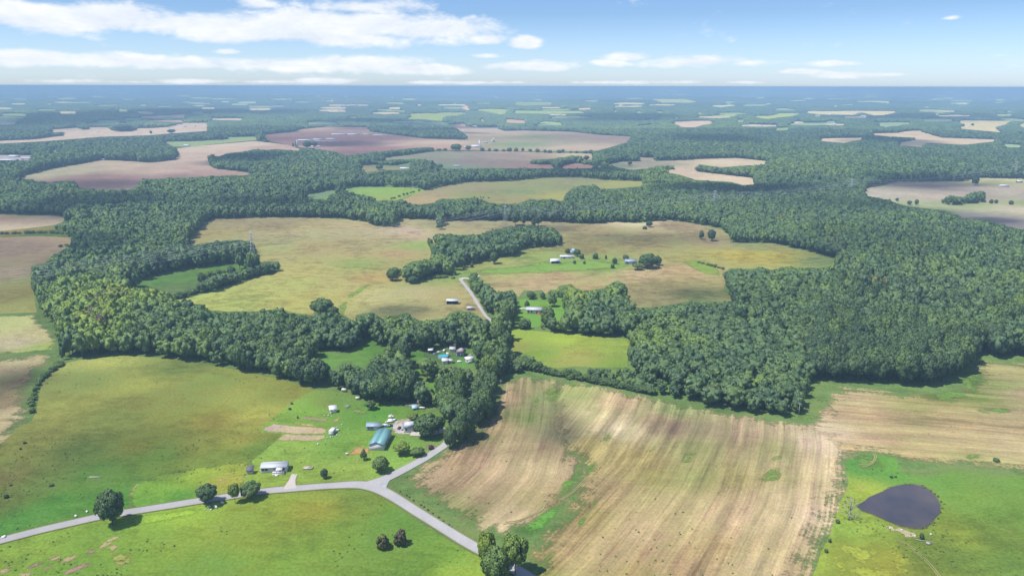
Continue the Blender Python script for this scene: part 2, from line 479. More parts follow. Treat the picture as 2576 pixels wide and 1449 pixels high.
# ------------------------------------------------------------------ terrain out to the horizon
def build_ground():
    nr, na = 150, 360
    rad = np.concatenate([[0], 20 * (65000 / 20) ** (np.arange(nr) / (nr - 1))])
    ang = np.linspace(0, 2 * np.pi, na, endpoint=False)
    R, A = np.meshgrid(rad[1:], ang, indexing='ij')
    X = np.concatenate([[0], (R * np.sin(A)).ravel()]); Y = np.concatenate([[0], (R * np.cos(A)).ravel()])
    V = np.column_stack([X, Y, H(X, Y)])
    F = []
    for j in range(na):
        F.append((0, 1 + (j + 1) % na, 1 + j, 1 + j))
    i, j = np.meshgrid(np.arange(nr - 1), np.arange(na), indexing='ij')
    a = 1 + i * na + j; b = 1 + i * na + (j + 1) % na
    Q = np.stack([a, b, b + na, a + na], -1).reshape(-1, 4)
    tri = [(0, 1 + (q + 1) % na, 1 + q) for q in range(na)]
    faces = [t for t in tri] + [tuple(q) for q in Q.tolist()]
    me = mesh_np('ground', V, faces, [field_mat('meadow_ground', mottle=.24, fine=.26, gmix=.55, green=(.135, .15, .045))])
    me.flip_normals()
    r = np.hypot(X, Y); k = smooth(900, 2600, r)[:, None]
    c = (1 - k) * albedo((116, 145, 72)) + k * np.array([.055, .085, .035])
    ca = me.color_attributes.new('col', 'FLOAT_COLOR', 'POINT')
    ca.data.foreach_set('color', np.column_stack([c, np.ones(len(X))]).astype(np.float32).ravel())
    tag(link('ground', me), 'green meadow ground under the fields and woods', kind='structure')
build_ground()

# ------------------------------------------------------------------ open land, everything else is wooded
OPEN_NEAR = [(-90, 535), (60, 541), (130, 541), (188, 548), (165, 556), (137, 568), (140, 580), (180, 590), (184, 600), (180, 622), (147, 637), (112, 666), (82, 668), (80, 715), (97, 742), (100, 788), (127, 800), (145, 832), (158, 850), (150, 870), (150, 907),
    (200, 903), (260, 897), (326, 891), (420, 902), (515, 914), (600, 930), (680, 948), (750, 965), (800, 975), (850, 982), (880, 990), (930, 1010), (1000, 1018), (1070, 1028), (1112, 1038), (1118, 1062), (1125, 1085), (1115, 1125), (1135, 1128), (1160, 1112), (1190, 1095), (1220, 1062), (1240, 1015), (1243, 968), (1262, 945),
    (1300, 939), (1350, 936), (1400, 944), (1500, 963), (1600, 983), (1700, 1004), (1800, 1025), (1900, 1041), (1990, 1052), (2008, 1046), (2030, 1010), (2042, 980), (2042, 955), (2100, 960), (2200, 965), (2290, 975), (2340, 968), (2400, 950), (2425, 930), (2440, 893), (2520, 900), (2660, 906), (2660, 1560), (-90, 1560)]
C1 = [(751, 879), (812, 883), (861, 889), (893, 882), (905, 849), (938, 849), (945, 865), (958, 873), (994, 872), (1000, 882), (1068, 885), (1072, 898), (1045, 908), (1035, 900), (1000, 893), (985, 884), (940, 895), (931, 914), (905, 926), (882, 908), (861, 912), (842, 928), (819, 917), (800, 903), (784, 896)]
C2 = [(1066, 878), (1110, 879), (1150, 876), (1178, 876), (1192, 888), (1200, 905), (1190, 922), (1166, 925), (1140, 917), (1108, 917), (1090, 905), (1070, 897)]
C3 = [(1028, 951), (1033, 930), (1062, 930), (1068, 940), (1052, 950), (1035, 956)]
C4 = [(1080, 954), (1150, 953), (1141, 961), (1106, 966), (1094, 986), (1080, 980), (1074, 973)]
C5 = [(1281, 826), (1400, 838), (1500, 845), (1586, 852), (1579, 885), (1578, 925), (1500, 925), (1450, 922), (1400, 926), (1370, 923), (1330, 893), (1278, 882)]
C6 = [(1305, 755), (1320, 752), (1373, 752), (1385, 752), (1400, 750), (1423, 753), (1420, 785), (1410, 805), (1398, 812), (1392, 795), (1370, 802), (1358, 822), (1335, 827), (1333, 803), (1315, 800), (1302, 818), (1293, 812), (1290, 785), (1300, 776)]
C7 = [(530, 552), (500, 575), (472, 605), (482, 622), (490, 616), (520, 611), (560, 606), (600, 603), (636, 608), (645, 635), (652, 660), (700, 658), (708, 672), (700, 685), (650, 698), (600, 713), (540, 733), (480, 748), (436, 757), (462, 765), (512, 765), (525, 780), (600, 785), (644, 784), (694, 778), (744, 788), (784, 793), (790, 785), (854, 787), (869, 798), (889, 810), (894, 793), (939, 785), (959, 803), (982, 798), (1024, 788), (1049, 803), (1069, 808), (1119, 800), (1132, 788), (1154, 780), (1194, 788), (1210, 800), (1232, 812), (1236, 806), (1222, 790), (1206, 762), (1190, 735), (1172, 712), (1168, 700), (1189, 688), (1202, 695), (1212, 713), (1232, 713), (1244, 738), (1266, 735), (1288, 728), (1303, 748), (1320, 730), (1343, 733), (1360, 730), (1373, 740), (1383, 730), (1400, 730), (1408, 720), (1438, 715), (1443, 728), (1458, 725), (1468, 733), (1488, 730), (1520, 723), (1550, 706), (1575, 715), (1580, 740), (1583, 760), (1610, 775), (1638, 775), (1700, 765), (1750, 757), (1788, 760), (1838, 760), (1843, 745), (1823, 735), (1820, 720), (1828, 705), (1813, 690), (1838, 675), (1863, 677), (1895, 676), (1913, 670), (1940, 682), (1970, 672), (2057, 674), (2142, 668),
      (2107, 655), (2057, 640), (2007, 628), (1970, 618), (1932, 612), (1893, 612), (1838, 610), (1833, 590), (1813, 577), (1775, 569), (1728, 560), (1688, 555), (1638, 557), (1613, 562), (1538, 559), (1488, 564), (1413, 560), (1363, 558), (1288, 556), (1119, 556), (1114, 570), (1101, 572), (1104, 555), (1001, 550), (999, 563), (985, 570), (944, 569), (925, 560), (879, 553), (794, 548), (644, 548)]
W_COPSE = [(1079, 595), (1106, 585), (1151, 590), (1176, 590), (1206, 588), (1244, 578), (1288, 567), (1338, 567), (1388, 572), (1405, 584), (1413, 592), (1413, 612), (1403, 620), (1388, 622), (1353, 622), (1325, 626), (1303, 634), (1298, 645), (1270, 650), (1240, 648), (1226, 655), (1195, 662), (1170, 668), (1156, 690), (1139, 696), (1106, 688), (1056, 712), (1021, 710), (1006, 700), (971, 708), (969, 678), (991, 670), (1014, 678), (1024, 663), (1044, 655), (1079, 652), (1091, 645), (1076, 615)]
C8 = [(315, 714), (350, 707), (425, 688), (495, 675), (600, 661), (650, 656), (652, 665), (620, 672), (575, 686), (540, 690), (500, 707), (470, 738), (440, 752), (425, 735), (375, 722), (325, 720)]
C9 = [(2170, 476), (2257, 458), (2357, 458), (2422, 457), (2460, 448), (2660, 452), (2660, 600), (2576, 577), (2532, 570), (2482, 553), (2432, 551), (2407, 540), (2382, 530), (2332, 525), (2282, 519), (2232, 503), (2182, 493)]
W_HEDGE9 = [(2364, 509), (2380, 494), (2438, 494), (2447, 483), (2477, 481), (2480, 508), (2444, 514), (2382, 517)]
C10A = [(744, 493), (794, 486), (857, 476), (894, 471), (1001, 471), (1054, 474), (1069, 480), (1045, 488), (1011, 500), (994, 505), (944, 505), (939, 495), (914, 493), (864, 480), (829, 490), (824, 503), (794, 500)]
C10B = [(1045, 488), (1069, 480), (1119, 468), (1169, 460), (1288, 456), (1388, 447), (1463, 447), (1513, 453), (1618, 457), (1615, 468), (1600, 470), (1550, 475), (1508, 475), (1500, 466), (1463, 466), (1438, 476), (1423, 488), (1418, 508), (1403, 505), (1388, 500), (1358, 505), (1338, 500), (1300, 513), (1244, 513), (1189, 497), (1144, 501), (1109, 500), (1094, 510), (1054, 515), (1034, 513), (1011, 503)]
C11 = [(45, 446), (112, 428), (217, 411), (250, 403), (325, 406), (375, 410), (442, 403), (445, 386), (435, 376), (475, 371), (525, 366), (644, 356), (726, 366), (769, 381), (694, 376), (669, 378), (644, 376), (607, 383), (575, 386), (545, 396), (530, 388), (527, 418), (550, 426), (635, 436), (625, 441), (537, 443), (500, 446), (362, 451), (345, 468), (325, 478), (287, 478), (237, 478), (195, 473), (187, 456), (140, 456), (135, 461), (50, 451)]
C12 = [(-90, 358), (0, 356), (75, 353), (160, 343), (155, 333), (135, 336), (120, 328), (152, 326), (195, 323), (215, 328), (217, 322), (282, 322), (287, 331), (335, 331), (340, 325), (415, 322), (462, 311), (530, 310), (527, 331), (450, 336), (375, 342), (250, 346), (125, 356), (0, 363), (-90, 366)]
C14 = [(659, 341), (744, 333), (749, 328), (819, 320), (931, 322), (934, 333), (994, 341), (1069, 350), (1169, 353), (1171, 341), (1131, 316), (1156, 313), (1189, 323), (1259, 323), (1269, 331), (1318, 330), (1438, 333), (1513, 341), (1593, 345), (1583, 358), (1538, 371), (1503, 380), (1463, 381), (1303, 381), (1206, 378), (1094, 378), (1079, 371), (1044, 373), (919, 386), (869, 392), (844, 383), (800, 376), (740, 370), (669, 353)]
C15 = [(939, 401), (1019, 391), (1076, 383), (1144, 381), (1288, 382), (1438, 386), (1495, 388), (1495, 402), (1463, 404), (1458, 392), (1438, 394), (1395, 400), (1338, 402), (1333, 413), (1390, 416), (1400, 422), (1448, 409), (1463, 413), (1498, 418), (1518, 410), (1515, 420), (1475, 424), (1400, 424), (1288, 424), (1230, 423), (1160, 426), (1110, 424), (1080, 405), (1050, 400), (1000, 402), (960, 404)]
C16 = [(899, 418), (944, 415), (990, 417), (1039, 409), (1034, 428), (1006, 428), (969, 428), (916, 435), (904, 423)]
C17 = [(1503, 418), (1558, 408), (1613, 406), (1598, 396), (1650, 398), (1650, 406), (1733, 403), (1745, 401), (1848, 398), (1932, 406), (1937, 411), (1900, 418), (1885, 416), (1813, 422), (1758, 414), (1753, 432), (1898, 449), (1898, 466), (1870, 466), (1838, 458), (1750, 453), (1713, 441), (1688, 436), (1660, 432), (1690, 427), (1698, 417), (1650, 418), (1645, 423), (1588, 428), (1538, 418)]

OPEN = [OPEN_NEAR, C1, C2, C3, C4, C5, C6, C7, C8, C9, C10A, C10B, C11, C12, C14, C15, C16, C17]
WOODED = [W_COPSE, W_HEDGE9]

def S_(n, poly, base, samples=(), kind='grass', **k):
    return sheet(n, poly, base, samples, kind, **k)

# --- left fields
S_('hay_field', [(-90, 537), (60, 543), (130, 543), (183, 549), (160, 557), (138, 566), (100, 571), (0, 582), (-90, 587)], (205, 185, 155), [(60, 560, (190, 165, 140)), (20, 548, (170, 140, 120)), (10, 575, (215, 195, 160)), (120, 550, (200, 180, 145))], 'hay', label='pale tan field beyond the hedge on the far left')
S_('weed_strip', [(-90, 590), (60, 576), (140, 570), (182, 590), (170, 598), (-90, 605)], (125, 140, 75), [(60, 578, (170, 135, 80)), (100, 590, (95, 125, 70))], 'hay')
S_('brown_field', [(-90, 603), (0, 598), (100, 594), (175, 598), (178, 612), (145, 637), (112, 664), (80, 668), (76, 715), (88, 745), (92, 786), (-90, 792)], (165, 145, 118), [(60, 620, (160, 140, 118)), (30, 690, (168, 148, 120)), (150, 600, (180, 155, 125)), (40, 745, (150, 145, 85)), (60, 775, (168, 168, 95)), (0, 655, (160, 140, 115)), (80, 700, (150, 150, 90))], 'hay', label='brown cut field beside the left wood')
S_('cut_field', [(-90, 799), (0, 795), (85, 792), (110, 817), (138, 845), (143, 860), (133, 880), (60, 887), (-90, 895)], (205, 190, 130), [(40, 810, (205, 200, 130)), (100, 840, (212, 190, 135)), (50, 860, (208, 188, 152)), (110, 875, (175, 185, 95))], 'hay', soft=3)
S_('tan_field', [(-90, 905), (0, 901), (130, 890), (140, 900), (105, 930), (85, 960), (72, 990), (72, 1040), (66, 1055), (45, 1085), (25, 1140), (-20, 1220), (-90, 1330)], (165, 145, 110), [(120, 895, (215, 190, 140)), (60, 905, (205, 180, 140)), (30, 935, (165, 145, 115)), (30, 980, (148, 128, 98)), (50, 960, (145, 125, 95)), (40, 1045, (208, 182, 140)), (10, 1090, (200, 175, 132)), (0, 1150, (150, 135, 88)), (0, 1010, (155, 132, 100))], 'hay', soft=7, label='tan cut field left of the brushy fence row')  # the dark middle samples carry a shadow in the field's colour

# --- big hay meadow
S_('hay_meadow', [(202, 905), (260, 899), (326, 893), (420, 903), (515, 916), (600, 931), (680, 949), (750, 966), (788, 981), (788, 984), (754, 1001), (721, 1022), (697, 1044), (665, 1066), (654, 1080), (660, 1088), (708, 1091), (694, 1109), (665, 1135), (633, 1160), (500, 1175), (400, 1195), (345, 1215), (325, 1240), (322, 1275), (240, 1297), (150, 1318), (60, 1342), (0, 1352), (-90, 1374), (-90, 1290), (-20, 1180), (10, 1110), (45, 1075), (80, 1060), (88, 1035), (105, 965), (150, 918)], (160, 160, 78),
   [(250, 906, (192, 192, 95)), (210, 912, (185, 180, 95)), (450, 925, (128, 142, 72)), (200, 960, (150, 155, 80)), (350, 970, (178, 172, 80)), (600, 1000, (172, 168, 76)), (700, 995, (150, 150, 65)), (740, 980, (145, 140, 60)), (650, 1040, (185, 178, 78)), (300, 1050, (142, 148, 72)), (450, 1050, (152, 150, 66)), (150, 1030, (168, 165, 80)), (200, 1130, (118, 135, 65)), (350, 1120, (140, 140, 60)), (500, 1110, (152, 150, 64)), (600, 1110, (165, 155, 66)), (640, 1130, (118, 142, 55)), (100, 1200, (112, 125, 60)), (30, 1200, (132, 122, 70)), (250, 1190, (102, 140, 55)), (400, 1150, (118, 145, 55)), (150, 1270, (92, 148, 55)), (50, 1320, (98, 150, 60)), (280, 1260, (92, 148, 55)), (10, 1260, (112, 122, 60)), (540, 960, (150, 155, 72)), (420, 1000, (150, 148, 70)), (120, 960, (140, 145, 78)), (520, 1060, (158, 142, 66)), (340, 1020, (138, 135, 68)), (560, 1140, (128, 145, 58)), (100, 1100, (150, 145, 72))], 'hay', label='large yellow-green hay meadow below the left wood')
S_('mown_meadow', [(323, 1240), (345, 1215), (400, 1195), (500, 1175), (628, 1160), (640, 1172), (620, 1200), (612, 1240), (560, 1248), (500, 1259), (400, 1273), (326, 1288)], (140, 180, 48), [(400, 1230, (135, 182, 45)), (350, 1260, (118, 172, 45)), (500, 1195, (165, 192, 55)), (600, 1175, (160, 175, 60)), (560, 1210, (178, 175, 72)), (450, 1250, (108, 162, 40)), (430, 1195, (120, 150, 50))], 'grass', soft=2, label='bright freshly mown strip above the left road')
S_('lawn', [(788, 982), (862, 985), (905, 1001), (950, 1015), (1000, 1020), (1050, 1031), (1100, 1038), (1118, 1060), (1118, 1120), (1092, 1134), (1040, 1167), (985, 1194), (950, 1207), (890, 1214), (800, 1220), (700, 1231), (610, 1242), (616, 1200), (640, 1172), (633, 1160), (665, 1135), (694, 1109), (708, 1091), (660, 1088), (654, 1080), (665, 1066), (697, 1044), (721, 1022), (754, 1001)], (130, 165, 65), [(850, 1010, (112, 150, 66)), (780, 1030, (135, 178, 62)), (745, 1020, (150, 185, 65)), (900, 1050, (108, 155, 55)), (950, 1040, (102, 160, 48)), (760, 1140, (150, 182, 72)), (850, 1130, (122, 165, 60)), (900, 1160, (150, 178, 74)), (1000, 1170, (150, 188, 74)), (1080, 1080, (118, 150, 70)), (700, 1200, (150, 178, 64)), (850, 1190, (152, 178, 68)), (820, 1015, (140, 150, 72)), (1030, 1040, (112, 150, 55)), (700, 1130, (150, 185, 72)), (960, 1100, (130, 170, 62))], 'grass', label='mown homestead lawn round the green-roofed building')
S_('pasture', [(-90, 1384), (0, 1368), (100, 1342), (200, 1318), (330, 1295), (500, 1268), (660, 1243), (750, 1235), (830, 1230), (900, 1230), (945, 1240), (980, 1260), (1030, 1295), (1080, 1330), (1140, 1365), (1195, 1395), (1250, 1425), (1300, 1455), (1330, 1560), (-90, 1560)], (140, 170, 52), [(100, 1370, (145, 178, 60)), (250, 1350, (132, 168, 50)), (430, 1300, (165, 195, 48)), (480, 1285, (165, 195, 48)), (300, 1400, (128, 168, 50)), (600, 1300, (150, 170, 50)), (800, 1280, (160, 165, 50)), (750, 1400, (132, 165, 50)), (900, 1260, (122, 145, 45)), (950, 1330, (118, 155, 50)), (1100, 1400, (118, 160, 50)), (1000, 1430, (110, 150, 45)), (1150, 1440, (158, 182, 50)), (500, 1440, (130, 165, 50)), (650, 1350, (145, 165, 52)), (200, 1430, (125, 165, 50)), (400, 1350, (140, 170, 50)), (850, 1350, (130, 160, 48)), (1040, 1320, (110, 150, 48))], 'grass', label='bright green pasture below the road fork')
S_('mown_strip', [(326, 1300), (400, 1288), (496, 1272), (500, 1292), (420, 1312), (345, 1322), (322, 1318)], (170, 198, 48), [(430, 1300, (172, 200, 48)), (340, 1310, (150, 185, 48))], 'patch', soft=2)

# --- pasture with the pond
S_('pond_pasture', [(2135, 1215), (2130, 1160), (2200, 1145), (2250, 1148), (2270, 1190), (2330, 1200), (2400, 1183), (2500, 1195), (2660, 1200), (2660, 1560), (2010, 1560), (2045, 1450), (2085, 1345), (2110, 1275)], (125, 155, 55), [(2160, 1180, (90, 152, 65)), (2220, 1170, (110, 162, 65)), (2190, 1230, (168, 182, 60)), (2350, 1210, (110, 155, 60)), (2450, 1250, (118, 155, 55)), (2550, 1300, (112, 145, 50)), (2500, 1350, (118, 145, 45)), (2400, 1410, (112, 140, 50)), (2300, 1400, (110, 135, 50)), (2150, 1400, (165, 182, 65)), (2200, 1430, (188, 182, 60)), (2250, 1400, (172, 175, 55)), (2120, 1330, (140, 172, 60)), (2420, 1350, (152, 170, 50)), (2550, 1420, (108, 140, 50)), (2300, 1440, (118, 135, 50)), (2200, 1340, (150, 175, 60)), (2480, 1200, (120, 150, 65)), (2100, 1440, (160, 180, 62)), (2570, 1230, (112, 150, 55)), (2230, 1190, (95, 155, 60))], 'grass', label='green pasture round the pond')

# --- stubble field in three lobes
GA = [(1040, 1290), (1150, 1225), (1202, 1179), (1256, 1071), (1274, 999), (1280, 950)]
GB = [(1240, 1560), (1425, 1391), (1605, 1186), (1680, 1060), (1700, 1000)]
GC = [(2100, 1050), (2600, 1090)]
S_('stubble_field', [(1247, 985), (1266, 963), (1300, 949), (1350, 947), (1420, 956), (1450, 1000), (1450, 1080), (1440, 1120), (1480, 1180), (1450, 1240), (1400, 1300), (1335, 1338), (1270, 1345), (1200, 1332), (1145, 1302), (1085, 1260), (1022, 1207), (1048, 1176), (1110, 1140), (1180, 1098), (1225, 1044), (1238, 1008)], (178, 155, 118),
   [(1280, 1000, (188, 162, 125)), (1320, 990, (155, 138, 102)), (1330, 1050, (120, 135, 76)), (1250, 1080, (182, 158, 118)), (1225, 1100, (150, 145, 95)), (1380, 1040, (125, 125, 90)), (1330, 1130, (165, 138, 108)), (1150, 1170, (188, 158, 120)), (1100, 1200, (192, 168, 128)), (1250, 1180, (200, 165, 135)), (1200, 1250, (160, 138, 105)), (1270, 1310, (212, 185, 148)), (1350, 1250, (170, 150, 105)), (1130, 1260, (145, 142, 92)), (1320, 1210, (195, 165, 128)), (1180, 1290, (130, 140, 80)), (1290, 1120, (185, 160, 122)), (1360, 1180, (200, 175, 135)), (1350, 1000, (125, 145, 85)), (1390, 1090, (120, 115, 92)), (1370, 1130, (150, 122, 100)), (1200, 1210, (180, 150, 118))], 'stubble', soft=6, guide=GA, label='curved western lobe of the big tan stubble field')
S_('stubble_field', [(1388, 954), (1500, 970), (1600, 990), (1700, 1011), (1800, 1032), (1900, 1048), (1990, 1062), (2080, 1058), (2150, 1095), (2160, 1140), (2130, 1180), (2140, 1215), (2115, 1270), (2088, 1340), (2062, 1400), (2040, 1460), (2010, 1560), (1300, 1560), (1322, 1440), (1340, 1370), (1400, 1310), (1440, 1250), (1475, 1180), (1440, 1150), (1395, 1110), (1390, 1020)], (182, 160, 118),
   [(1450, 990, (165, 172, 102)), (1550, 1010, (198, 172, 132)), (1500, 1060, (205, 190, 140)), (1560, 1080, (215, 200, 160)), (1430, 1060, (130, 120, 92)), (1425, 1100, (122, 112, 92)), (1650, 1060, (165, 142, 112)), (1700, 1080, (152, 130, 106)), (1800, 1080, (152, 130, 106)), (1900, 1085, (180, 155, 125)), (1750, 1130, (140, 140, 86)), (1600, 1150, (178, 162, 100)), (1500, 1140, (185, 168, 108)), (1950, 1130, (150, 142, 95)), (2060, 1115, (212, 188, 160)), (2080, 1180, (212, 185, 148)), (1850, 1200, (165, 152, 96)), (1650, 1200, (160, 152, 86)), (1550, 1230, (175, 152, 108)), (1700, 1280, (190, 165, 120)), (1900, 1300, (205, 178, 138)), (1500, 1300, (175, 158, 98)), (1420, 1400, (192, 168, 115)), (1550, 1400, (190, 160, 120)), (1700, 1420, (182, 155, 112)), (1900, 1430, (195, 168, 130)), (2060, 1290, (218, 192, 160)), (1800, 1380, (188, 162, 112)), (1360, 1440, (145, 145, 75)), (1600, 1440, (170, 145, 92)), (1480, 1120, (180, 165, 100)), (1700, 1030, (150, 165, 100)), (1750, 1200, (150, 150, 88)), (1950, 1200, (178, 160, 112)), (2000, 1250, (205, 180, 140)), (1600, 1330, (200, 172, 130)), (1800, 1300, (198, 172, 130))], 'stubble', soft=6, guide=GB, label='wide middle part of the tan stubble field with slanting rows')
S_('stubble_field', [(2030, 1075), (2060, 1035), (2085, 995), (2110, 972), (2160, 974), (2230, 982), (2290, 990), (2380, 985), (2440, 955), (2460, 905), (2660, 920), (2660, 1190), (2576, 1188), (2480, 1182), (2380, 1170), (2310, 1165), (2270, 1160), (2240, 1142), (2170, 1140), (2125, 1150), (2100, 1120)], (178, 155, 115),
   [(2150, 1000, (185, 165, 125)), (2200, 1050, (195, 168, 125)), (2300, 1060, (160, 150, 102)), (2350, 1000, (148, 150, 86)), (2450, 1000, (130, 148, 75)), (2500, 930, (175, 165, 112)), (2530, 975, (130, 150, 80)), (2560, 1050, (168, 148, 112)), (2400, 1100, (190, 165, 122)), (2550, 1120, (190, 165, 128)), (2200, 1110, (188, 162, 125)), (2100, 1090, (218, 195, 165)), (2450, 1160, (170, 160, 105)), (2250, 1130, (178, 158, 112)), (2140, 1130, (195, 165, 120)), (2570, 990, (180, 155, 125)), (2300, 1020, (155, 152, 92)), (2380, 1040, (180, 158, 112)), (2300, 1150, (185, 160, 110))], 'stubble', soft=6, guide=GC, label='eastern part of the tan stubble field with level rows')

def patch(name, poly, col, kind='patch', soft=2.5, **k):
    S_(name, poly, col, (), kind, soft=soft, **k)

def oval(cx, cy, rx, ry, n=10, tilt=0.0, seed=None):
    rr = random.Random(seed if seed is not None else int(cx * 7 + cy)); out = []
    for i in range(n):
        a = 2 * math.pi * i / n; q = rr.uniform(.75, 1.2)
        x, y = rx * math.cos(a) * q, ry * math.sin(a) * q
        out.append((cx + x * math.cos(tilt) - y * math.sin(tilt), cy + x * math.sin(tilt) + y * math.cos(tilt)))
    return out
# green regrowth in the stubble
for poly in ([(1400, 1262), (1392, 1248), (1415, 1215), (1445, 1190), (1462, 1180), (1470, 1188), (1440, 1222), (1420, 1245)], [(1275, 1325), (1330, 1312), (1375, 1280), (1400, 1270), (1425, 1262), (1400, 1295), (1370, 1330), (1340, 1348), (1310, 1350)],
             [(1478, 1172), (1490, 1158), (1504, 1160), (1500, 1172), (1484, 1190), (1470, 1198)], [(1455, 1310), (1470, 1290), (1495, 1255), (1505, 1262), (1480, 1300), (1455, 1330)], [(1365, 1400), (1385, 1380), (1400, 1385), (1395, 1410), (1375, 1425)]):
    patch('grass_patch', poly, (112, 168, 62), 'grass', 3.5)
for cx, cy, rx, ry, t in ((1338, 1045, 12, 45, .35), (1640, 1130, 18, 8, -.3), (1940, 1195, 40, 16, -.5), (2003, 1112, 9, 7, 0), (1960, 1150, 20, 8, -.4), (1530, 1100, 16, 22, .3), (1880, 1260, 26, 8, -.9), (1500, 1330, 22, 8, -1.0), (1390, 990, 30, 24, .5), (1735, 1150, 26, 14, -.4), (1275, 1040, 8, 30, .3), (2450, 1148, 30, 10, .1), (2480, 1165, 24, 9, .1)):
    patch('grass_patch', oval(cx, cy, rx, ry, tilt=t), (128, 152, 72), 'grass', 5)
for cx, cy, rx, ry in ((2190, 1165, 45, 22), (2380, 1000, 60, 16), (2500, 1030, 55, 10), (2450, 960, 40, 26), (2030, 1050, 40, 10)):
    patch('grass_patch', oval(cx, cy, rx, ry), (118, 150, 72), 'grass', 5)
patch('yellow_grass', [(2100, 1330), (2160, 1350), (2220, 1362), (2260, 1390), (2290, 1449), (2300, 1500), (2060, 1500), (2080, 1400)], (172, 180, 62), 'grass', 14)
# bare and bleached spots in the near pasture
for cx, cy, rx, ry in ((137, 1404, 17, 7), (118, 1428, 15, 6), (228, 1388, 14, 7), (262, 1372, 16, 6), (284, 1378, 12, 6), (287, 1354, 16, 4), (198, 1428, 30, 7), (16, 1433, 16, 8), (65, 1445, 22, 6), (306, 1412, 10, 12), (172, 1405, 22, 6), (90, 1420, 22, 5)):
    patch('bare_patch', oval(cx, cy, rx * 1.25, ry * 1.2, tilt=-.35), (190, 175, 122) if cx % 3 else (178, 150, 125), 'dirt', 1.1)
patch('bleached_patch', oval(305, 1405, 32, 20), (168, 175, 82), 'patch', 3)
patch('bare_patch', [(322, 1246), (330, 1230), (345, 1216), (350, 1217), (340, 1234), (328, 1249)], (185, 185, 100), 'dirt', 1.5)
patch('bare_patch', oval(556, 1209, 18, 4, tilt=-.1), (205, 190, 105), 'dirt', 1.5)
patch('bare_patch', oval(125, 1323, 26, 6, tilt=-.15), (150, 165, 92), 'dirt', 2.5)
patch('bare_patch', oval(2166, 1227, 12, 4), (205, 190, 115), 'dirt', 1.5)
for p in ([(966, 1373), (984, 1366), (990, 1378), (975, 1385), (955, 1386), (952, 1379)], [(1012, 1366), (1030, 1360), (1034, 1372), (1018, 1376), (1004, 1374)]):
    patch('bare_patch', p, (175, 140, 95), 'dirt', .8)
# tilled garden plots and yard dirt
S_('garden_plot', [(656, 1079), (687, 1066), (700, 1067), (760, 1073), (820, 1076), (824, 1082), (820, 1092), (760, 1092), (708, 1088), (670, 1086)], (205, 180, 145), [(670, 1079, (205, 180, 160)), (740, 1080, (212, 190, 150)), (800, 1085, (205, 180, 140))], 'dirt', soft=.6, guide=None, label='long tilled garden plot beside the white trailer')
S_('garden_plot', [(696, 1109), (712, 1091), (760, 1093), (820, 1094), (822, 1100), (800, 1108), (740, 1108)], (200, 180, 140), (), 'dirt', soft=.6, label='lower tilled garden plot with straw edges')
S_('garden_plot', [(757, 1053), (768, 1047), (800, 1050), (826, 1055), (822, 1061), (800, 1060)], (165, 155, 115), (), 'dirt', soft=.6, label='small grey garden plot below the white-roofed shed')
patch('straw_strip', [(700, 1059), (706, 1057), (760, 1064), (822, 1072), (832, 1065), (856, 1049), (860, 1051), (838, 1070), (822, 1077), (760, 1071)], (190, 180, 110), 'dirt', 1.2)
patch('dirt_pile', [(880, 1140), (893, 1126), (905, 1118), (912, 1125), (933, 1130), (933, 1142), (920, 1147), (900, 1144), (885, 1146), (868, 1143)], (200, 160, 100), 'dirt', 1.6)
patch('bare_patch', [(842, 1053), (852, 1049), (860, 1050), (850, 1057), (836, 1060)], (195, 175, 110), 'dirt', 1)
patch('bare_patch', [(905, 1018), (912, 1030), (925, 1040), (915, 1045), (895, 1042), (885, 1032)], (140, 155, 82), 'dirt', 3)
patch('gravel_yard', [(984, 1070), (992, 1060), (1010, 1053), (1033, 1051), (1036, 1057), (1022, 1066), (1030, 1085), (1035, 1092), (1020, 1092), (1000, 1091), (988, 1088), (986, 1078)], (205, 195, 190), 'dirt', 1.2, label='pale gravel yard among the homestead buildings')
patch('gravel_yard', [(1000, 1060), (1015, 1054), (1034, 1051), (1030, 1056), (1012, 1062), (996, 1068)], (190, 175, 120), 'dirt', 1)
patch('gravel_yard', [(1066, 1131), (1072, 1117), (1092, 1116), (1100, 1124), (1096, 1132), (1080, 1134)], (150, 135, 115), 'dirt', 1.5)

# --- clearings
S_('grass_clearing', C1, (112, 152, 72), [(780, 885, (112, 152, 72)), (920, 870, (92, 140, 58)), (870, 900, (118, 160, 72)), (1020, 888, (95, 145, 62))], 'grass', wob=.5, label='green clearing inside the belt of trees')
S_('yard', C2, (100, 140, 75), [(1100, 905, (95, 120, 75)), (1170, 920, (110, 160, 70))], 'grass')
S_('grass_clearing', C3, (115, 158, 65)); S_('grass_clearing', C4, (112, 152, 62), label='small sunlit clearing among the trees south of the pool house')
S_('square_field', C5, (155, 175, 62), [(1300, 845, (165, 182, 60)), (1400, 850, (172, 188, 65)), (1450, 900, (172, 165, 82)), (1550, 870, (155, 168, 68)), (1350, 890, (140, 162, 60)), (1550, 915, (135, 155, 62)), (1300, 875, (158, 152, 78))], 'hay', label='yellow-green square field in front of the white house')
S_('lawn', C6, (122, 170, 66), (), 'grass', wob=.5, label='bright lawn round the white house with the grey roof')
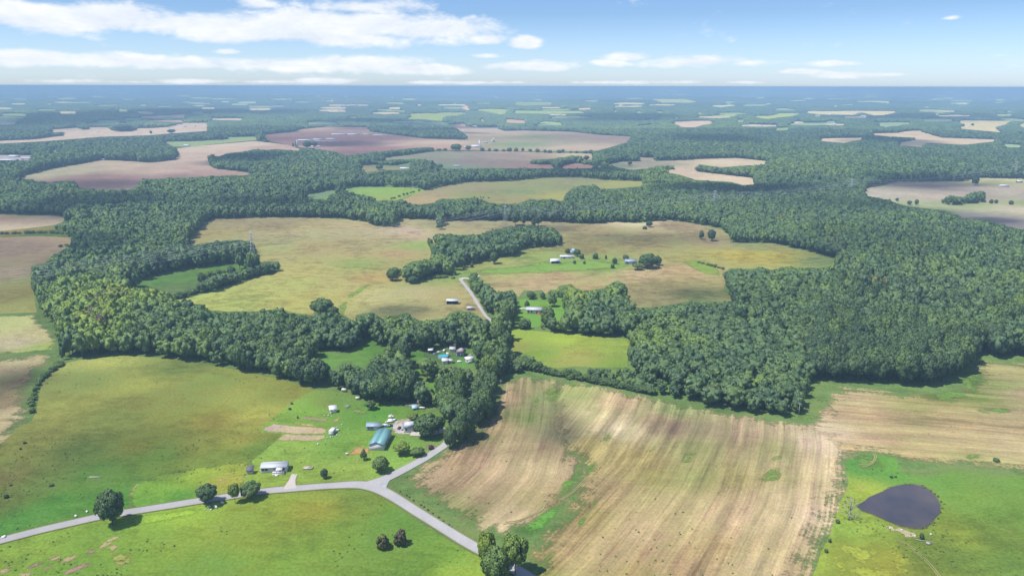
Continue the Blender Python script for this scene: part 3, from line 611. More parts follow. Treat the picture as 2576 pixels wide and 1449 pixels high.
S_('pasture', C7, (185, 175, 112), [(560, 562, (165, 150, 112)), (700, 560, (165, 150, 112)), (800, 575, (188, 172, 118)), (600, 620, (182, 168, 105)), (520, 590, (175, 160, 105)), (700, 620, (178, 178, 112)), (900, 570, (192, 175, 125)), (1030, 580, (210, 182, 150)), (1060, 600, (198, 172, 138)), (950, 610, (182, 170, 118)), (1050, 615, (150, 178, 90)), (850, 640, (188, 170, 112)), (1000, 640, (188, 160, 112)), (780, 680, (192, 182, 105)), (900, 665, (155, 170, 92)), (950, 700, (192, 165, 102)), (700, 720, (185, 185, 100)), (600, 760, (190, 198, 100)), (500, 755, (185, 195, 98)), (850, 750, (192, 182, 102)), (760, 760, (188, 182, 96)), (960, 745, (195, 188, 125)), (1050, 735, (192, 178, 128)), (1120, 740, (188, 165, 112)), (1000, 785, (165, 165, 105)), (1100, 780, (168, 158, 105)), (1170, 692, (130, 155, 78)), (1250, 695, (185, 172, 112)), (1200, 668, (160, 165, 90)), (1350, 565, (170, 155, 118)), (1500, 580, (165, 148, 105)), (1600, 562, (215, 198, 158)), (1540, 600, (148, 138, 95)), (1700, 570, (165, 145, 112)), (1800, 610, (165, 145, 112)), (1650, 620, (155, 142, 95)), (1480, 625, (150, 140, 90)), (1350, 650, (148, 165, 85)), (1430, 668, (108, 160, 62)), (1520, 670, (118, 170, 66)), (1290, 672, (168, 172, 98)), (1400, 692, (192, 165, 118)), (1350, 712, (195, 168, 125)), (1600, 690, (202, 175, 130)), (1700, 682, (192, 165, 118)), (1700, 720, (152, 142, 95)), (1750, 745, (128, 140, 85)), (1650, 752, (145, 135, 98)), (1850, 642, (182, 165, 75)), (1950, 645, (180, 168, 75)), (2060, 658, (130, 150, 92)), (1750, 650, (165, 162, 90)), (1200, 560, (165, 155, 118)), (1880, 617, (142, 150, 98)), (1600, 740, (150, 140, 98)), (1080, 570, (170, 165, 110)), (1150, 690, (120, 165, 75)), (1080, 705, (150, 160, 85)), (1300, 725, (185, 165, 118)), (800, 620, (178, 160, 108)), (1500, 720, (185, 165, 112))], 'pasture', wob=1.5, label='wide dry yellow pasture with the farm buildings in it')
# yellow-green farmstead lawn and wet hollow
patch('lawn', [(1190, 683), (1230, 675), (1320, 668), (1380, 655), (1400, 662), (1480, 652), (1545, 660), (1600, 668), (1560, 676), (1480, 682), (1380, 688), (1290, 690), (1215, 694)], (138, 172, 78), 'grass', 7, label='green lawn round the central farm buildings')
patch('grass_patch', [(869, 745), (889, 733), (909, 722), (930, 712), (938, 716), (915, 730), (890, 748), (872, 752)], (140, 182, 72), 'grass', 3)
patch('grass_patch', [(845, 775), (858, 762), (872, 757), (876, 765), (866, 790), (862, 800), (850, 790)], (135, 168, 72), 'grass', 3)
patch('grass_patch', [(1713, 658), (1745, 655), (1790, 668), (1815, 685), (1810, 695), (1775, 690), (1740, 675)], (140, 165, 72), 'grass', 3)
0 and patch('dark_patch', [(890, 790), (880, 782), (910, 770), (960, 755), (1030, 742), (1045, 755), (1040, 775), (990, 795), (950, 800)], (150, 155, 92), 'patch', 12)
S_('weed_field', C8, (108, 145, 78), [(420, 705, (105, 148, 75)), (550, 682, (112, 150, 72)), (450, 725, (112, 138, 82))], 'grass', label='green weedy strip under the power line')

# --- fields farther off
S_('plowed_field', C9, (175, 155, 138), [(2200, 490, (192, 178, 158)), (2350, 497, (195, 172, 152)), (2300, 465, (138, 128, 125)), (2370, 475, (132, 122, 122)), (2500, 460, (172, 168, 112)), (2560, 452, (195, 185, 130)), (2350, 518, (162, 170, 112)), (2400, 545, (140, 130, 132)), (2560, 527, (200, 180, 152)), (2550, 560, (138, 126, 130)), (2500, 500, (178, 158, 138)), (2560, 480, (185, 165, 148)), (2560, 510, (150, 165, 95)), (2440, 515, (150, 165, 95)), (2420, 485, (175, 155, 142))], 'plough', label='grey-tan plowed field beyond the big wood')
S_('green_field', C10A, (150, 182, 92), [(770, 492, (125, 155, 118)), (840, 482, (125, 155, 115)), (920, 482, (155, 188, 88)), (1020, 480, (152, 182, 85)), (980, 498, (160, 180, 90))], 'grass', label='light green field with red-roofed buildings at its end')
S_('rolling_field', C10B, (152, 155, 108), [(1040, 498, (185, 165, 118)), (1100, 485, (172, 158, 118)), (1200, 475, (162, 152, 118)), (1300, 482, (140, 155, 105)), (1400, 470, (150, 155, 108)), (1330, 505, (165, 150, 108)), (1560, 463, (170, 168, 102)), (1460, 455, (150, 150, 112)), (1200, 492, (150, 155, 100)), (1400, 495, (175, 172, 100)), (1080, 505, (190, 165, 120))], 'hay', label='rolling dull green field in front of the long tree belt')
S_('red_field', C11, (205, 170, 145), [(150, 466, (168, 128, 120)), (300, 458, (165, 122, 122)), (450, 445, (165, 128, 122)), (300, 420, (212, 180, 148)), (200, 425, (190, 178, 135)), (110, 440, (195, 185, 140)), (600, 365, (228, 195, 165)), (400, 432, (212, 175, 150)), (560, 434, (195, 152, 135)), (480, 395, (215, 180, 155)), (500, 425, (205, 165, 145)), (540, 375, (222, 190, 160)), (230, 445, (165, 128, 118)), (700, 370, (205, 165, 145)), (300, 472, (165, 135, 130))], 'plough', label='red-brown and tan field on the far left')
S_('pale_field', C12, (220, 192, 168), (), 'plough')
S_('red_field', C14, (155, 118, 120), [(700, 350, (150, 112, 115)), (740, 341, (165, 130, 125)), (850, 365, (142, 102, 110)), (950, 347, (145, 115, 115)), (900, 352, (150, 108, 115)), (1000, 365, (208, 168, 148)), (1100, 360, (215, 180, 150)), (800, 325, (208, 168, 142)), (880, 325, (150, 120, 125)), (1180, 335, (208, 178, 148)), (1160, 320, (150, 118, 122)), (1250, 340, (195, 168, 135)), (1350, 345, (138, 150, 112)), (1300, 365, (142, 165, 112)), (1450, 345, (162, 140, 128)), (1450, 372, (205, 175, 148)), (1550, 352, (165, 140, 132)), (1230, 328, (205, 178, 158)), (760, 372, (202, 160, 142)), (900, 385, (150, 110, 118)), (1100, 374, (200, 150, 130)), (950, 372, (165, 115, 118))], 'plough', label='purple-brown field with the long dairy barns')
S_('brown_field', C15, (155, 135, 125), [(1000, 396, (150, 150, 122)), (1100, 395, (150, 148, 125)), (1300, 392, (165, 140, 132)), (1450, 391, (205, 182, 140)), (1400, 418, (162, 120, 120)), (1490, 414, (165, 130, 125)), (1200, 410, (150, 128, 125)), (1350, 388, (185, 160, 135)), (1120, 418, (125, 150, 118))], 'plough')
S_('farmyard', C16, (140, 158, 112), [(960, 428, (165, 152, 120)), (1010, 415, (120, 150, 110))], 'grass')
S_('pale_field', C17, (218, 190, 158), [(1600, 412, (165, 150, 130)), (1560, 415, (120, 140, 115)), (1850, 410, (215, 188, 150)), (1850, 455, (220, 190, 155)), (1700, 430, (212, 182, 150))], 'plough', label='pale tan field behind the right-hand woods')
FAR = {
 'pale_field': [((220, 190, 170), [(325, 297), (475, 288), (476, 298), (375, 299)]), ((215, 185, 165), [(365, 305), (465, 303), (465, 309), (365, 308)]),
   ((222, 192, 158), [(2059, 350), (2172, 348), (2177, 351), (2149, 356), (2122, 361), (2062, 356)]),
   ((212, 185, 152), [(2182, 338), (2252, 336), (2282, 331), (2317, 330), (2344, 341), (2370, 348), (2507, 353), (2507, 357), (2420, 366), (2332, 361), (2322, 371), (2260, 367), (2257, 361), (2302, 353), (2302, 348), (2257, 346), (2202, 342)]),
   ((205, 190, 150), [(2404, 305), (2432, 304), (2547, 306), (2542, 313), (2507, 321), (2527, 336), (2420, 326), (2407, 323), (2412, 313)]),
   ((200, 190, 150), [(2552, 313), (2660, 310), (2660, 340), (2576, 325)]),
   ((205, 195, 165), [(2022, 281), (2107, 281), (2122, 280), (2257, 281), (2264, 283), (2227, 291), (2197, 292), (2167, 284), (2152, 290), (2082, 290), (2042, 287), (2025, 286)]),
   ((218, 190, 168), [(1685, 308), (1733, 306), (1783, 305), (1800, 311), (1770, 316), (1750, 322), (1713, 322), (1700, 316)]),
   ((210, 175, 150), [(1288, 302), (1325, 305), (1328, 312), (1288, 311), (1266, 310), (1266, 302)]),
   ((220, 200, 175), [(1775, 267), (1848, 265), (1863, 267), (1813, 271)]), ((215, 185, 165), [(1161, 265), (1174, 264), (1184, 272), (1191, 278), (1164, 278)]),
   ((190, 190, 180), [(2257, 242), (2329, 242), (2329, 245), (2257, 245)]), ((205, 195, 185), [(2312, 268), (2354, 271), (2330, 272)]), ((195, 205, 200), [(2384, 253), (2454, 254), (2454, 256), (2384, 256)]),
   ((185, 195, 195), [(1095, 264), (1170, 263), (1170, 267), (1095, 267)])],
 'green_field': [((165, 185, 135), [(405, 358), (475, 357), (570, 352), (567, 347), (635, 345), (655, 346), (644, 354), (525, 365), (490, 370), (435, 370)]),
   ((175, 195, 145), [(1932, 293), (1957, 286), (2002, 286), (2020, 285), (2007, 292), (1957, 297), (1932, 301), (1908, 298), (1888, 293)]),
   ((160, 182, 140), [(1942, 325), (1992, 321), (1992, 328), (1950, 331)]), ((160, 180, 138), [(2067, 332), (2107, 328), (2107, 332)]), ((165, 190, 145), [(2514, 363), (2572, 366), (2574, 373), (2532, 372)]),
   ((170, 195, 150), [(1345, 311), (1370, 306), (1408, 309), (1425, 313), (1413, 317), (1383, 314)]), ((165, 190, 150), [(1288, 279), (1338, 280), (1463, 281), (1480, 286), (1388, 288), (1313, 287), (1288, 287)]),
   ((150, 175, 160), [(1288, 257), (1393, 258), (1393, 265), (1320, 267), (1288, 264)]), ((170, 190, 160), [(1633, 250), (1718, 250), (1763, 257), (1738, 260), (1663, 260)]), ((160, 185, 170), [(1688, 237), (1740, 238), (1740, 240), (1688, 240)]),
   ((170, 190, 155), [(1788, 293), (1853, 286), (1860, 292), (1833, 297)]), ((165, 185, 140), [(1019, 301), (1029, 293), (1019, 288), (1069, 286), (1164, 287), (1164, 292), (1124, 293), (1119, 306), (1089, 305), (1069, 302)]),
   ((165, 190, 150), [(1194, 276), (1244, 275), (1281, 277), (1279, 285), (1256, 291), (1240, 285), (1201, 279)]), ((190, 190, 150), [(1199, 300), (1226, 302), (1221, 308), (1206, 306)]),
   ((170, 180, 150), [(1129, 302), (1146, 301), (1144, 306), (1130, 305)]), ((165, 190, 165), [(2162, 247), (2197, 244), (2182, 249)]), ((165, 190, 160), [(969, 278), (1029, 280), (1026, 283), (969, 281)]),
   ((150, 180, 130), [(115, 379), (170, 378), (140, 385)]), ((160, 185, 140), [(1595, 317), (1663, 309), (1666, 311), (1600, 319)]), ((185, 185, 175), [(820, 263), (935, 264), (935, 268), (820, 268)]), ((170, 195, 170), [(575, 262), (630, 260), (630, 265), (575, 266)]), ((160, 190, 150), [(2225, 320), (2240, 318), (2238, 326), (2226, 327)])],
 'farmyard': [((195, 185, 185), [(-90, 391), (0, 391), (45, 391), (87, 392), (80, 404), (-90, 408)])],
}
for nm, rows in FAR.items():
    for c, poly in rows:
        S_(nm, poly, c, (), 'plough' if nm != 'green_field' else 'grass')
        OPEN.append(poly); ORDER[0] -= 1

rr = random.Random(21)
DOTS = []
for i in range(340):
    y = 224 + 95 * rr.random() ** 1.3; x = rr.uniform(-60, 2640); k = (y - 212) / 100
    w = rr.uniform(14, 95) * (.5 + k); h = max(1.1, rr.uniform(2, 8) * (.25 + k))
    if any(inside(np.array([x - w, x, x + w]), np.array([y] * 3), P).any() for P in OPEN): continue
    pts = [(x + w * .5 * math.cos(a) * rr.uniform(.7, 1.2), y + h * .5 * math.sin(a) * rr.uniform(.7, 1.2)) for a in [2 * math.pi * j / 11 for j in range(11)]]
    g_ = rr.random() < .55
    S_('green_field' if g_ else 'pale_field', pts, (152, 180, 150) if g_ else (206, 194, 172), (), 'plough'); OPEN.append(pts); ORDER[0] -= 1
    for _k in range(rr.choice((0, 0, 1, 1, 2))): DOTS.append((x + rr.uniform(-.3, .3) * w, y + h * .2))

# ------------------------------------------------------------------ roads
def road_mat(name, c, spec=.0):
    m, t = newmat(name)
    pos = nd(t, 'ShaderNodeNewGeometry').outputs['Position']
    f = mt(t, 'MULTIPLY_ADD', noisen(t, pos, .12, 5, .6), .35, .82)
    f = mt(t, 'MULTIPLY', f, mt(t, 'MULTIPLY_ADD', noisen(t, pos, 1.6, 3, .6), .30, .85))
    u = nd(t, 'ShaderNodeUVMap', uv_map='lanes').outputs[0]
    ux = nd(t, 'ShaderNodeSeparateXYZ', {0: u}).outputs[0]
    # darker worn edges, paler wheel paths
    ed = maprange(t, mt(t, 'ABSOLUTE', ux), .72, 1.0, 1.0, .78, True)
    f = mt(t, 'MULTIPLY', f, ed)
    c2 = nd(t, 'ShaderNodeVectorMath', {0: (*c,), 'Scale': f}, operation='SCALE').outputs[0]
    outp(t, nd(t, 'ShaderNodeBsdfDiffuse', {'Color': c2, 'Roughness': .5}).outputs[0])
    return m
ASPH = road_mat('pale_asphalt', (.36, .35, .345))
GRAV = road_mat('pale_gravel', (.46, .42, .37))

def ribbon(name, pts, w, mat, lvl, label=None, world_pts=None):
    P = [np.array(G(*p)[:2]) for p in pts]
    # Catmull-Rom through the points
    Q = []
    for i in range(len(P) - 1):
        a, b, c, d = P[max(i - 1, 0)], P[i], P[i + 1], P[min(i + 2, len(P) - 1)]
        for k in range(8):
            t = k / 8
            Q.append(.5 * ((2 * b) + (-a + c) * t + (2 * a - 5 * b + 4 * c - d) * t * t + (-a + 3 * b - 3 * c + d) * t ** 3))
    Q.append(P[-1]); Q = np.array(Q)
    T = np.gradient(Q, axis=0); T /= np.hypot(*T.T)[:, None]; N = np.column_stack([-T[:, 1], T[:, 0]])
    W = np.interp(np.linspace(0, 1, len(Q)), np.linspace(0, 1, len(w)), w) if isinstance(w, (list, tuple)) else np.full(len(Q), w)
    W = W * (1 + .05 * (np.array([vnoise(q[0], q[1], 6, 2) for q in Q]) - .5))
    cols = [-1, -.6, 0, .6, 1]; V = []; U = []
    for q, n_, w_ in zip(Q, N, W):
        for s in cols:
            p = q + n_ * s * w_ / 2
            V.append((p[0], p[1], lvl + .05 * (1 - abs(s)) + float(H(p[0], p[1])))); U.append((s, 0))
    F = [(i * 5 + j, i * 5 + j + 1, i * 5 + j + 6, i * 5 + j + 5) for i in range(len(Q) - 1) for j in range(4)]
    me = mesh_np(name, np.array(V), F, [mat])
    if me.polygons[0].normal.z < 0: me.flip_normals()
    uvl = me.uv_layers.new(name='lanes'); li = np.zeros(len(me.loops), np.int32); me.loops.foreach_get('vertex_index', li)
    uvl.data.foreach_set('uv', np.array(U, np.float32)[li].ravel())
    return tag(link(name, me), label, kind='structure')
RL = .17
ribbon('road', [(-120, 1392), (0, 1360), (100, 1334), (200, 1311), (250, 1300), (330, 1287), (400, 1276), (500, 1260), (560, 1251), (660, 1236), (750, 1228), (830, 1222), (890, 1219), (925, 1222), (960, 1234), (1000, 1256), (1050, 1288), (1110, 1325), (1160, 1356), (1200, 1379), (1260, 1412), (1315, 1443), (1400, 1500), (1480, 1560)], [4.3] * 12 + [5.2, 5.6, 5.0, 4.6, 4.4, 4.4, 4.4, 4.4, 4.4, 4.4, 4.4, 4.4], ASPH, RL, 'pale asphalt road running along the left meadow and bending south at the fork')
ribbon('road', [(930, 1220), (958, 1209), (985, 1197), (1030, 1174), (1070, 1152), (1095, 1136), (1118, 1120), (1140, 1092), (1165, 1050), (1195, 990), (1222, 925), (1240, 860), (1243, 818), (1222, 795), (1205, 770), (1185, 738), (1165, 712), (1158, 703)], [6.5, 5.0, 4.6, 4.4, 4.2, 4.0, 3.8, 3.2, 2.6, 2.4, 2.3, 2.3, 2.3, 2.4, 2.5, 2.7, 2.9, 2.9], ASPH, RL + .01, 'narrow lane running north from the fork between the trees')
S_('road', [(905, 1221), (930, 1212), (962, 1204), (985, 1194), (992, 1198), (978, 1212), (972, 1226), (976, 1240), (960, 1238), (935, 1228)], (200, 198, 208), (), 'plough', level=RL + .02, wob=0, label='paved triangle of the road fork')
ribbon('driveway', [(729, 1230), (731, 1220), (735, 1208), (741, 1193)], [6.5, 4.0, 2.6, 2.4], GRAV, RL + .03, 'short concrete driveway below the long white trailer home')
ribbon('driveway', [(1033, 1091), (1060, 1092), (1090, 1090), (1105, 1086), (1122, 1082), (1140, 1090)], 4.0, GRAV, RL + .03, 'gravel driveway past the big yard tree')
ribbon('driveway', [(1158, 703), (1168, 700), (1180, 701), (1205, 694)], 4.0, GRAV, RL + .03, 'gravel turn-off at the north end of the lane')
ribbon('driveway', [(1290, 783), (1300, 779), (1315, 776), (1325, 777)], 3.0, GRAV, RL + .03, 'curved driveway of the white house with the grey roof')
VERGE = road_mat('worn_verge', tuple(albedo((148, 152, 84))))
ribbon('road_verge', [(-120, 1392), (0, 1360), (100, 1334), (200, 1311), (250, 1300), (330, 1287), (400, 1276), (500, 1260), (560, 1251), (660, 1236), (750, 1228), (830, 1222), (890, 1219), (925, 1222), (960, 1234), (1000, 1256), (1050, 1288), (1110, 1325), (1160, 1356), (1200, 1379), (1260, 1412), (1315, 1443), (1400, 1500), (1480, 1560)], [5.4] * 12 + [6.3, 6.6, 6.2, 5.8, 5.6, 5.5, 5.5, 5.5, 5.5, 5.5, 5.5, 5.5], VERGE, RL - .012, 'thin worn grass shoulder along the asphalt road')
# tyre tracks in the stubble
def track(pts, w=.55, c=(195, 180, 130)):
    key = 'straw_track'
    if key not in MATS: MATS[key] = road_mat(key, tuple(albedo((178, 172, 112))))
    ribbon('wheel_track', pts, w, MATS[key], RL - .015)
for k in (0, 5):
    track([(1265 + k, 1318 - k), (1300 + k, 1313 - k), (1345 + k * .8, 1294 - k), (1365 + k * .4, 1282 - k), (1368 + k * .4, 1274 - k), (1362, 1266 - k)], .45)
    track([(2160, 1168 + k * .7), (2180, 1169 + k * .7), (2194 + k * .4, 1162 + k * .5), (2200 + k, 1150), (2196 + k, 1142)], .4)
    track([(1405 + k, 1258), (1430 + k, 1245), (1455 + k, 1222), (1475 + k, 1200)], .35)
    track([(2255 + k * 1.3, 1357 + k * .2), (2290 + k * 1.2, 1378), (2320 + k * 1.2, 1404), (2345 + k * 1.2, 1430), (2375 + k, 1470)], .3)

# ------------------------------------------------------------------ pond
def build_pond():
    m, t = newmat('pond_water')
    pos = nd(t, 'ShaderNodeNewGeometry').outputs['Position']
    b = nd(t, 'ShaderNodeBump', {'Strength': .12, 'Distance': .05, 'Height': noisen(t, pos, 2.2, 3, .6)}).outputs[0]
    c = mixc(t, maprange(t, noisen(t, pos, .06, 3), .35, .7), (.050, .050, .066, 1), (.095, .080, .078, 1))
    outp(t, nd(t, 'ShaderNodeBsdfPrincipled', {'Base Color': c, 'Roughness': .12, 'IOR': 1.33, 'Normal': b}).outputs[0])
    out = [(2153, 1271), (2173, 1260.5), (2188, 1250), (2219.5, 1238), (2241, 1226.6), (2272, 1218), (2293.6, 1217), (2321, 1223.5), (2342, 1235), (2357, 1254), (2365.5, 1271), (2363, 1290), (2350.7, 1307), (2340, 1319.7), (2321, 1328), (2298, 1329), (2264, 1322), (2230, 1309), (2196, 1292), (2167, 1284)]
    bank = []
    cx = sum(p[0] for p in out) / len(out); cy = sum(p[1] for p in out) / len(out)
    for x, y in out:
        bank.append((cx + (x - cx) * 1.05, cy + (y - cy) * 1.07))
    S_('pond_bank', bank, (128, 122, 84), (), 'patch', soft=.9)
    o = sheet('pond', out, (100, 100, 120), (), 'grass', level=RL + .004, wob=.5)
    o.data.materials[0] = m
    tag(o, 'grey-violet farm pond shaped like a drop')
    # exposed sand along the south bank, a real little ledge
    patch('sand_bank', [(2229, 1321), (2245, 1322), (2251, 1330), (2257.6, 1326), (2268, 1328), (2285, 1336.7), (2306, 1341), (2309.5, 1358), (2298, 1351.5), (2283, 1353.6), (2272.4, 1351.5), (2274, 1346), (2259.7, 1336.7), (2242.8, 1334.6), (2234, 1330)], (205, 190, 150), 'dirt', .4, label='pale sandy bank on the south side of the pond')
build_pond()
# ------------------------------------------------------------------ foliage and bark
def leaf_mat():
    m, t = newmat('foliage')
    tint = nd(t, 'ShaderNodeAttribute', attribute_name='tint', attribute_type='INSTANCER').outputs['Fac']
    lv = nd(t, 'ShaderNodeAttribute', attribute_name='leafv').outputs['Fac']
    pos = nd(t, 'ShaderNodeNewGeometry').outputs['Position']
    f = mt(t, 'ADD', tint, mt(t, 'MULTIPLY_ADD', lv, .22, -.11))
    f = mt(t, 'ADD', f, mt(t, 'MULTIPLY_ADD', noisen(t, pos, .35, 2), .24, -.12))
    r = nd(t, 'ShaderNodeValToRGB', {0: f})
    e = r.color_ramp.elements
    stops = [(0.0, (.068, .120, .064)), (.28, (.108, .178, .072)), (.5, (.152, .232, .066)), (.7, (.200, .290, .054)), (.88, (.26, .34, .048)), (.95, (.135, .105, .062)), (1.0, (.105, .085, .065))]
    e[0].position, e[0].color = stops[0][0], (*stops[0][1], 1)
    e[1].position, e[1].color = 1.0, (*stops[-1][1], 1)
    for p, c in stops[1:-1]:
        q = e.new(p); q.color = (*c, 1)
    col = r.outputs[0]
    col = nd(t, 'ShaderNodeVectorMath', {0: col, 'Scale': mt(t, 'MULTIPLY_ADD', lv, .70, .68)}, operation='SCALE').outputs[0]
    d = nd(t, 'ShaderNodeBsdfDiffuse', {'Color': col}).outputs[0]
    tr = nd(t, 'ShaderNodeBsdfTranslucent', {'Color': nd(t, 'ShaderNodeVectorMath', {0: col, 1: (1.1, 1.25, .6)}, operation='MULTIPLY').outputs[0]}).outputs[0]
    g = nd(t, 'ShaderNodeBsdfGlossy', {'Color': (.45, .5, .42, 1), 'Roughness': .55}).outputs[0]
    a = nd(t, 'ShaderNodeMixShader', {0: .25, 1: d, 2: tr}).outputs[0]
    outp(t, nd(t, 'ShaderNodeMixShader', {0: .035, 1: a, 2: g}).outputs[0])
    return m
LEAF = leaf_mat()

def flat_mat(name, c, rough=.6, noise=.2, scale=1.5, metal=0.0, spec=.3):
    m, t = newmat(name)
    pos = nd(t, 'ShaderNodeTexCoord').outputs['Object']
    f = mt(t, 'MULTIPLY_ADD', noisen(t, pos, scale, 5, .65), noise * 2, 1 - noise)
    f = mt(t, 'MULTIPLY', f, mt(t, 'MULTIPLY_ADD', noisen(t, pos, scale * .22, 3, .6), noise * 1.2, 1 - noise * .6))
    c2 = nd(t, 'ShaderNodeVectorMath', {0: (*c,), 'Scale': f}, operation='SCALE').outputs[0]
    outp(t, nd(t, 'ShaderNodeBsdfPrincipled', {'Base Color': c2, 'Roughness': rough, 'Metallic': metal, 'Specular IOR Level': spec}).outputs[0])
    return m
BARK = flat_mat('bark', (.13, .105, .08), .9, .3, 3)
DEADWOOD = flat_mat('dead_wood', (.36, .34, .31), .9, .2, 3)

ICO = {}
def ico(sub):
    if sub not in ICO:
        import bmesh
        b = bmesh.new(); bmesh.ops.create_icosphere(b, subdivisions=sub, radius=1.0)
        b.verts.ensure_lookup_table()
        ICO[sub] = (np.array([v.co[:] for v in b.verts]), np.array([[v.index for v in f.verts] for f in b.faces])); b.free()
    return ICO[sub]

def crown_geo(seed, lobes, leaves, lsize, core=1, shape='round', bottom=.12, width=.42):
    """crown of unit height tree: leafy lobes, each a ragged core with leaf sprays standing off it"""
    rr = np.random.default_rng(seed)
    V = []; F = []; A = []; nv = 0; L = []
    zc = (1 + bottom) / 2; rz = (1 - bottom) / 2
    k = 0
    for i in range(lobes):
        u = (i + .5) / lobes; th = math.acos(1 - 1.75 * u); ph = i * 2.39996 + rr.uniform(-.3, .3)
        d = np.array([math.sin(th) * math.cos(ph), math.sin(th) * math.sin(ph), math.cos(th)])
        rad = rr.uniform(.52, .74)
        c = d * rad
        if shape == 'cone':
            w = (1 - (c[2] + 1) / 2) ** .8 * 1.5; c[:2] *= w
        elif shape == 'spread':
            c[:2] *= 1.15 if c[2] > -.1 else .9; c[2] *= .9
        cc = np.array([c[0] * width, c[1] * width, zc + c[2] * rz])
        r = rr.uniform(.085, .175) * (1.0 if lobes > 10 else 1.35)
        if shape == 'cone': r *= .45 + .8 * (1 - cc[2])
        L.append((cc, r, d))
    L.append((np.array([0, 0, zc]), .62 * min(width, rz) * (1.0 if shape != 'cone' else .6), np.array([0, 0, 1.])))
    iv, iff = ico(core)
    for j, (c, r, d) in enumerate(L):
        q = iv * r * .86 * (1 + rr.uniform(-.2, .16, (len(iv), 1))) * np.array([1, 1, .9])
        if j == len(L) - 1: q = iv * np.array([r, r, rz * .72]) * (1 + rr.uniform(-.1, .1, (len(iv), 1)))
        V.append(q + c); F.append(iff + nv); nv += len(iv); A.append(np.full(len(iff), rr.uniform(.25, .6)))
    tri = []
    for c, r, d in L[:-1]:
        n = leaves
        dirs = rr.normal(size=(n * 2, 3)) + d * .7 + np.array([0, 0, .35]); dirs /= np.linalg.norm(dirs, axis=1)[:, None]
        dirs = dirs[:n]
        p = c + dirs * (r * rr.uniform(.82, 1.12, (n, 1))) * np.array([1, 1, .9])
        nn = dirs + rr.normal(size=(n, 3)) * .45; nn /= np.linalg.norm(nn, axis=1)[:, None]
        h = np.cross(nn, rr.normal(size=(n, 3))); h /= np.linalg.norm(h, axis=1)[:, None]; w = np.cross(nn, h)
        s = lsize * rr.uniform(.55, 1.25, (n, 1)); s2 = s * rr.uniform(.6, 1.0, (n, 1))
        bend = nn * s * .25
        quad = np.stack([p - h * s, p - w * s2 + bend * .4, p + h * s, p + w * s2 - bend * .4], 1)
        V.append(quad.reshape(-1, 3)); 
        b = nv + np.arange(n) * 4
        tri.append(np.stack([b, b + 1, b + 2], 1)); tri.append(np.stack([b, b + 2, b + 3], 1))
        lv = rr.uniform(0, 1, n); lobe_v = rr.uniform(-.15, .15)
        A.append(np.clip(np.concatenate([lv, lv]) * .8 + .1 + lobe_v, 0, 1)); nv += n * 4
        F.append(np.concatenate(tri[-2:]))
    return np.concatenate(V), np.concatenate(F), np.concatenate(A), L

def trunk_geo(L, height_to=.6, r0=.022, limbs=True, seed=0):
    mb = MB(); rr = random.Random(seed)
    p = Vector((0, 0, -.02)); tip = Vector((rr.uniform(-.02, .02), rr.uniform(-.02, .02), height_to))
    mb.tube(p, tip * .5, r0, r0 * .75, 6); mb.tube(tip * .5, tip, r0 * .75, r0 * .4, 6)
    if limbs:
        for c, r, d in L[:-1:max(1, len(L) // 9)]:
            b = tip * rr.uniform(.45, .95); mb.tube(b, Vector(c), r0 * .35, r0 * .12, 4)
    return np.array(mb.V), mb.F

def with_leafv(me, A):
    a = me.attributes.new('leafv', 'FLOAT', 'FACE'); a.data.foreach_set('value', np.asarray(A, np.float32)); return me

PROTO_COL = bpy.data.collections.new('tree_kinds')       # not in the scene: only copied by the woods below
def crown_normals(me, V, L, n0, rough=.18):
    """leaves are lit like the lobe they sit on, so the crown reads as rounded masses"""
    co = np.asarray(V)[:n0]; C = np.array([c for c, r, d in L]); R = np.array([r for c, r, d in L])
    dd = np.linalg.norm(co[:, None, :] - C[None], axis=2) / R[None]
    dd[:, -1] += 1.0
    k = dd.argmin(1); a = co - C[k]; a /= np.linalg.norm(a, axis=1)[:, None] + 1e-6
    ctr = np.array([0, 0, .45]); b = co - ctr; b /= np.linalg.norm(b, axis=1)[:, None] + 1e-6
    n = a * .75 + b * .45 + np.random.default_rng(3).normal(size=a.shape) * rough; n /= np.linalg.norm(n, axis=1)[:, None]
    me.update()
    N = np.zeros((len(me.vertices), 3)); N[:n0] = n
    if len(N) > n0: N[n0:] = [v.normal[:] for v in me.vertices[n0:]]
    for p in me.polygons: p.use_smooth = True
    me.normals_split_custom_set_from_vertices(N.tolist())

def combo(name, V, F, A, L, trunk=True, seed=0):
    if trunk:
        TV, TF = trunk_geo(L, limbs=False, seed=seed)
        n = len(V); Fl = [tuple(f) for f in F.tolist()] + [tuple(i + n for i in f) for f in TF]
        me = mesh_np(name, np.concatenate([V, TV]), Fl, [LEAF, BARK], [0] * len(F) + [1] * len(TF))
        with_leafv(me, np.concatenate([A, np.zeros(len(TF))]))
    else:
        me = with_leafv(mesh_np(name, V, F, [LEAF]), A)
    if L is not None: crown_normals(me, V, L, len(V))
    else:
        for p in me.polygons: p.use_smooth = True
    o = bpy.data.objects.new(name, me); PROTO_COL.objects.link(o)
    return o

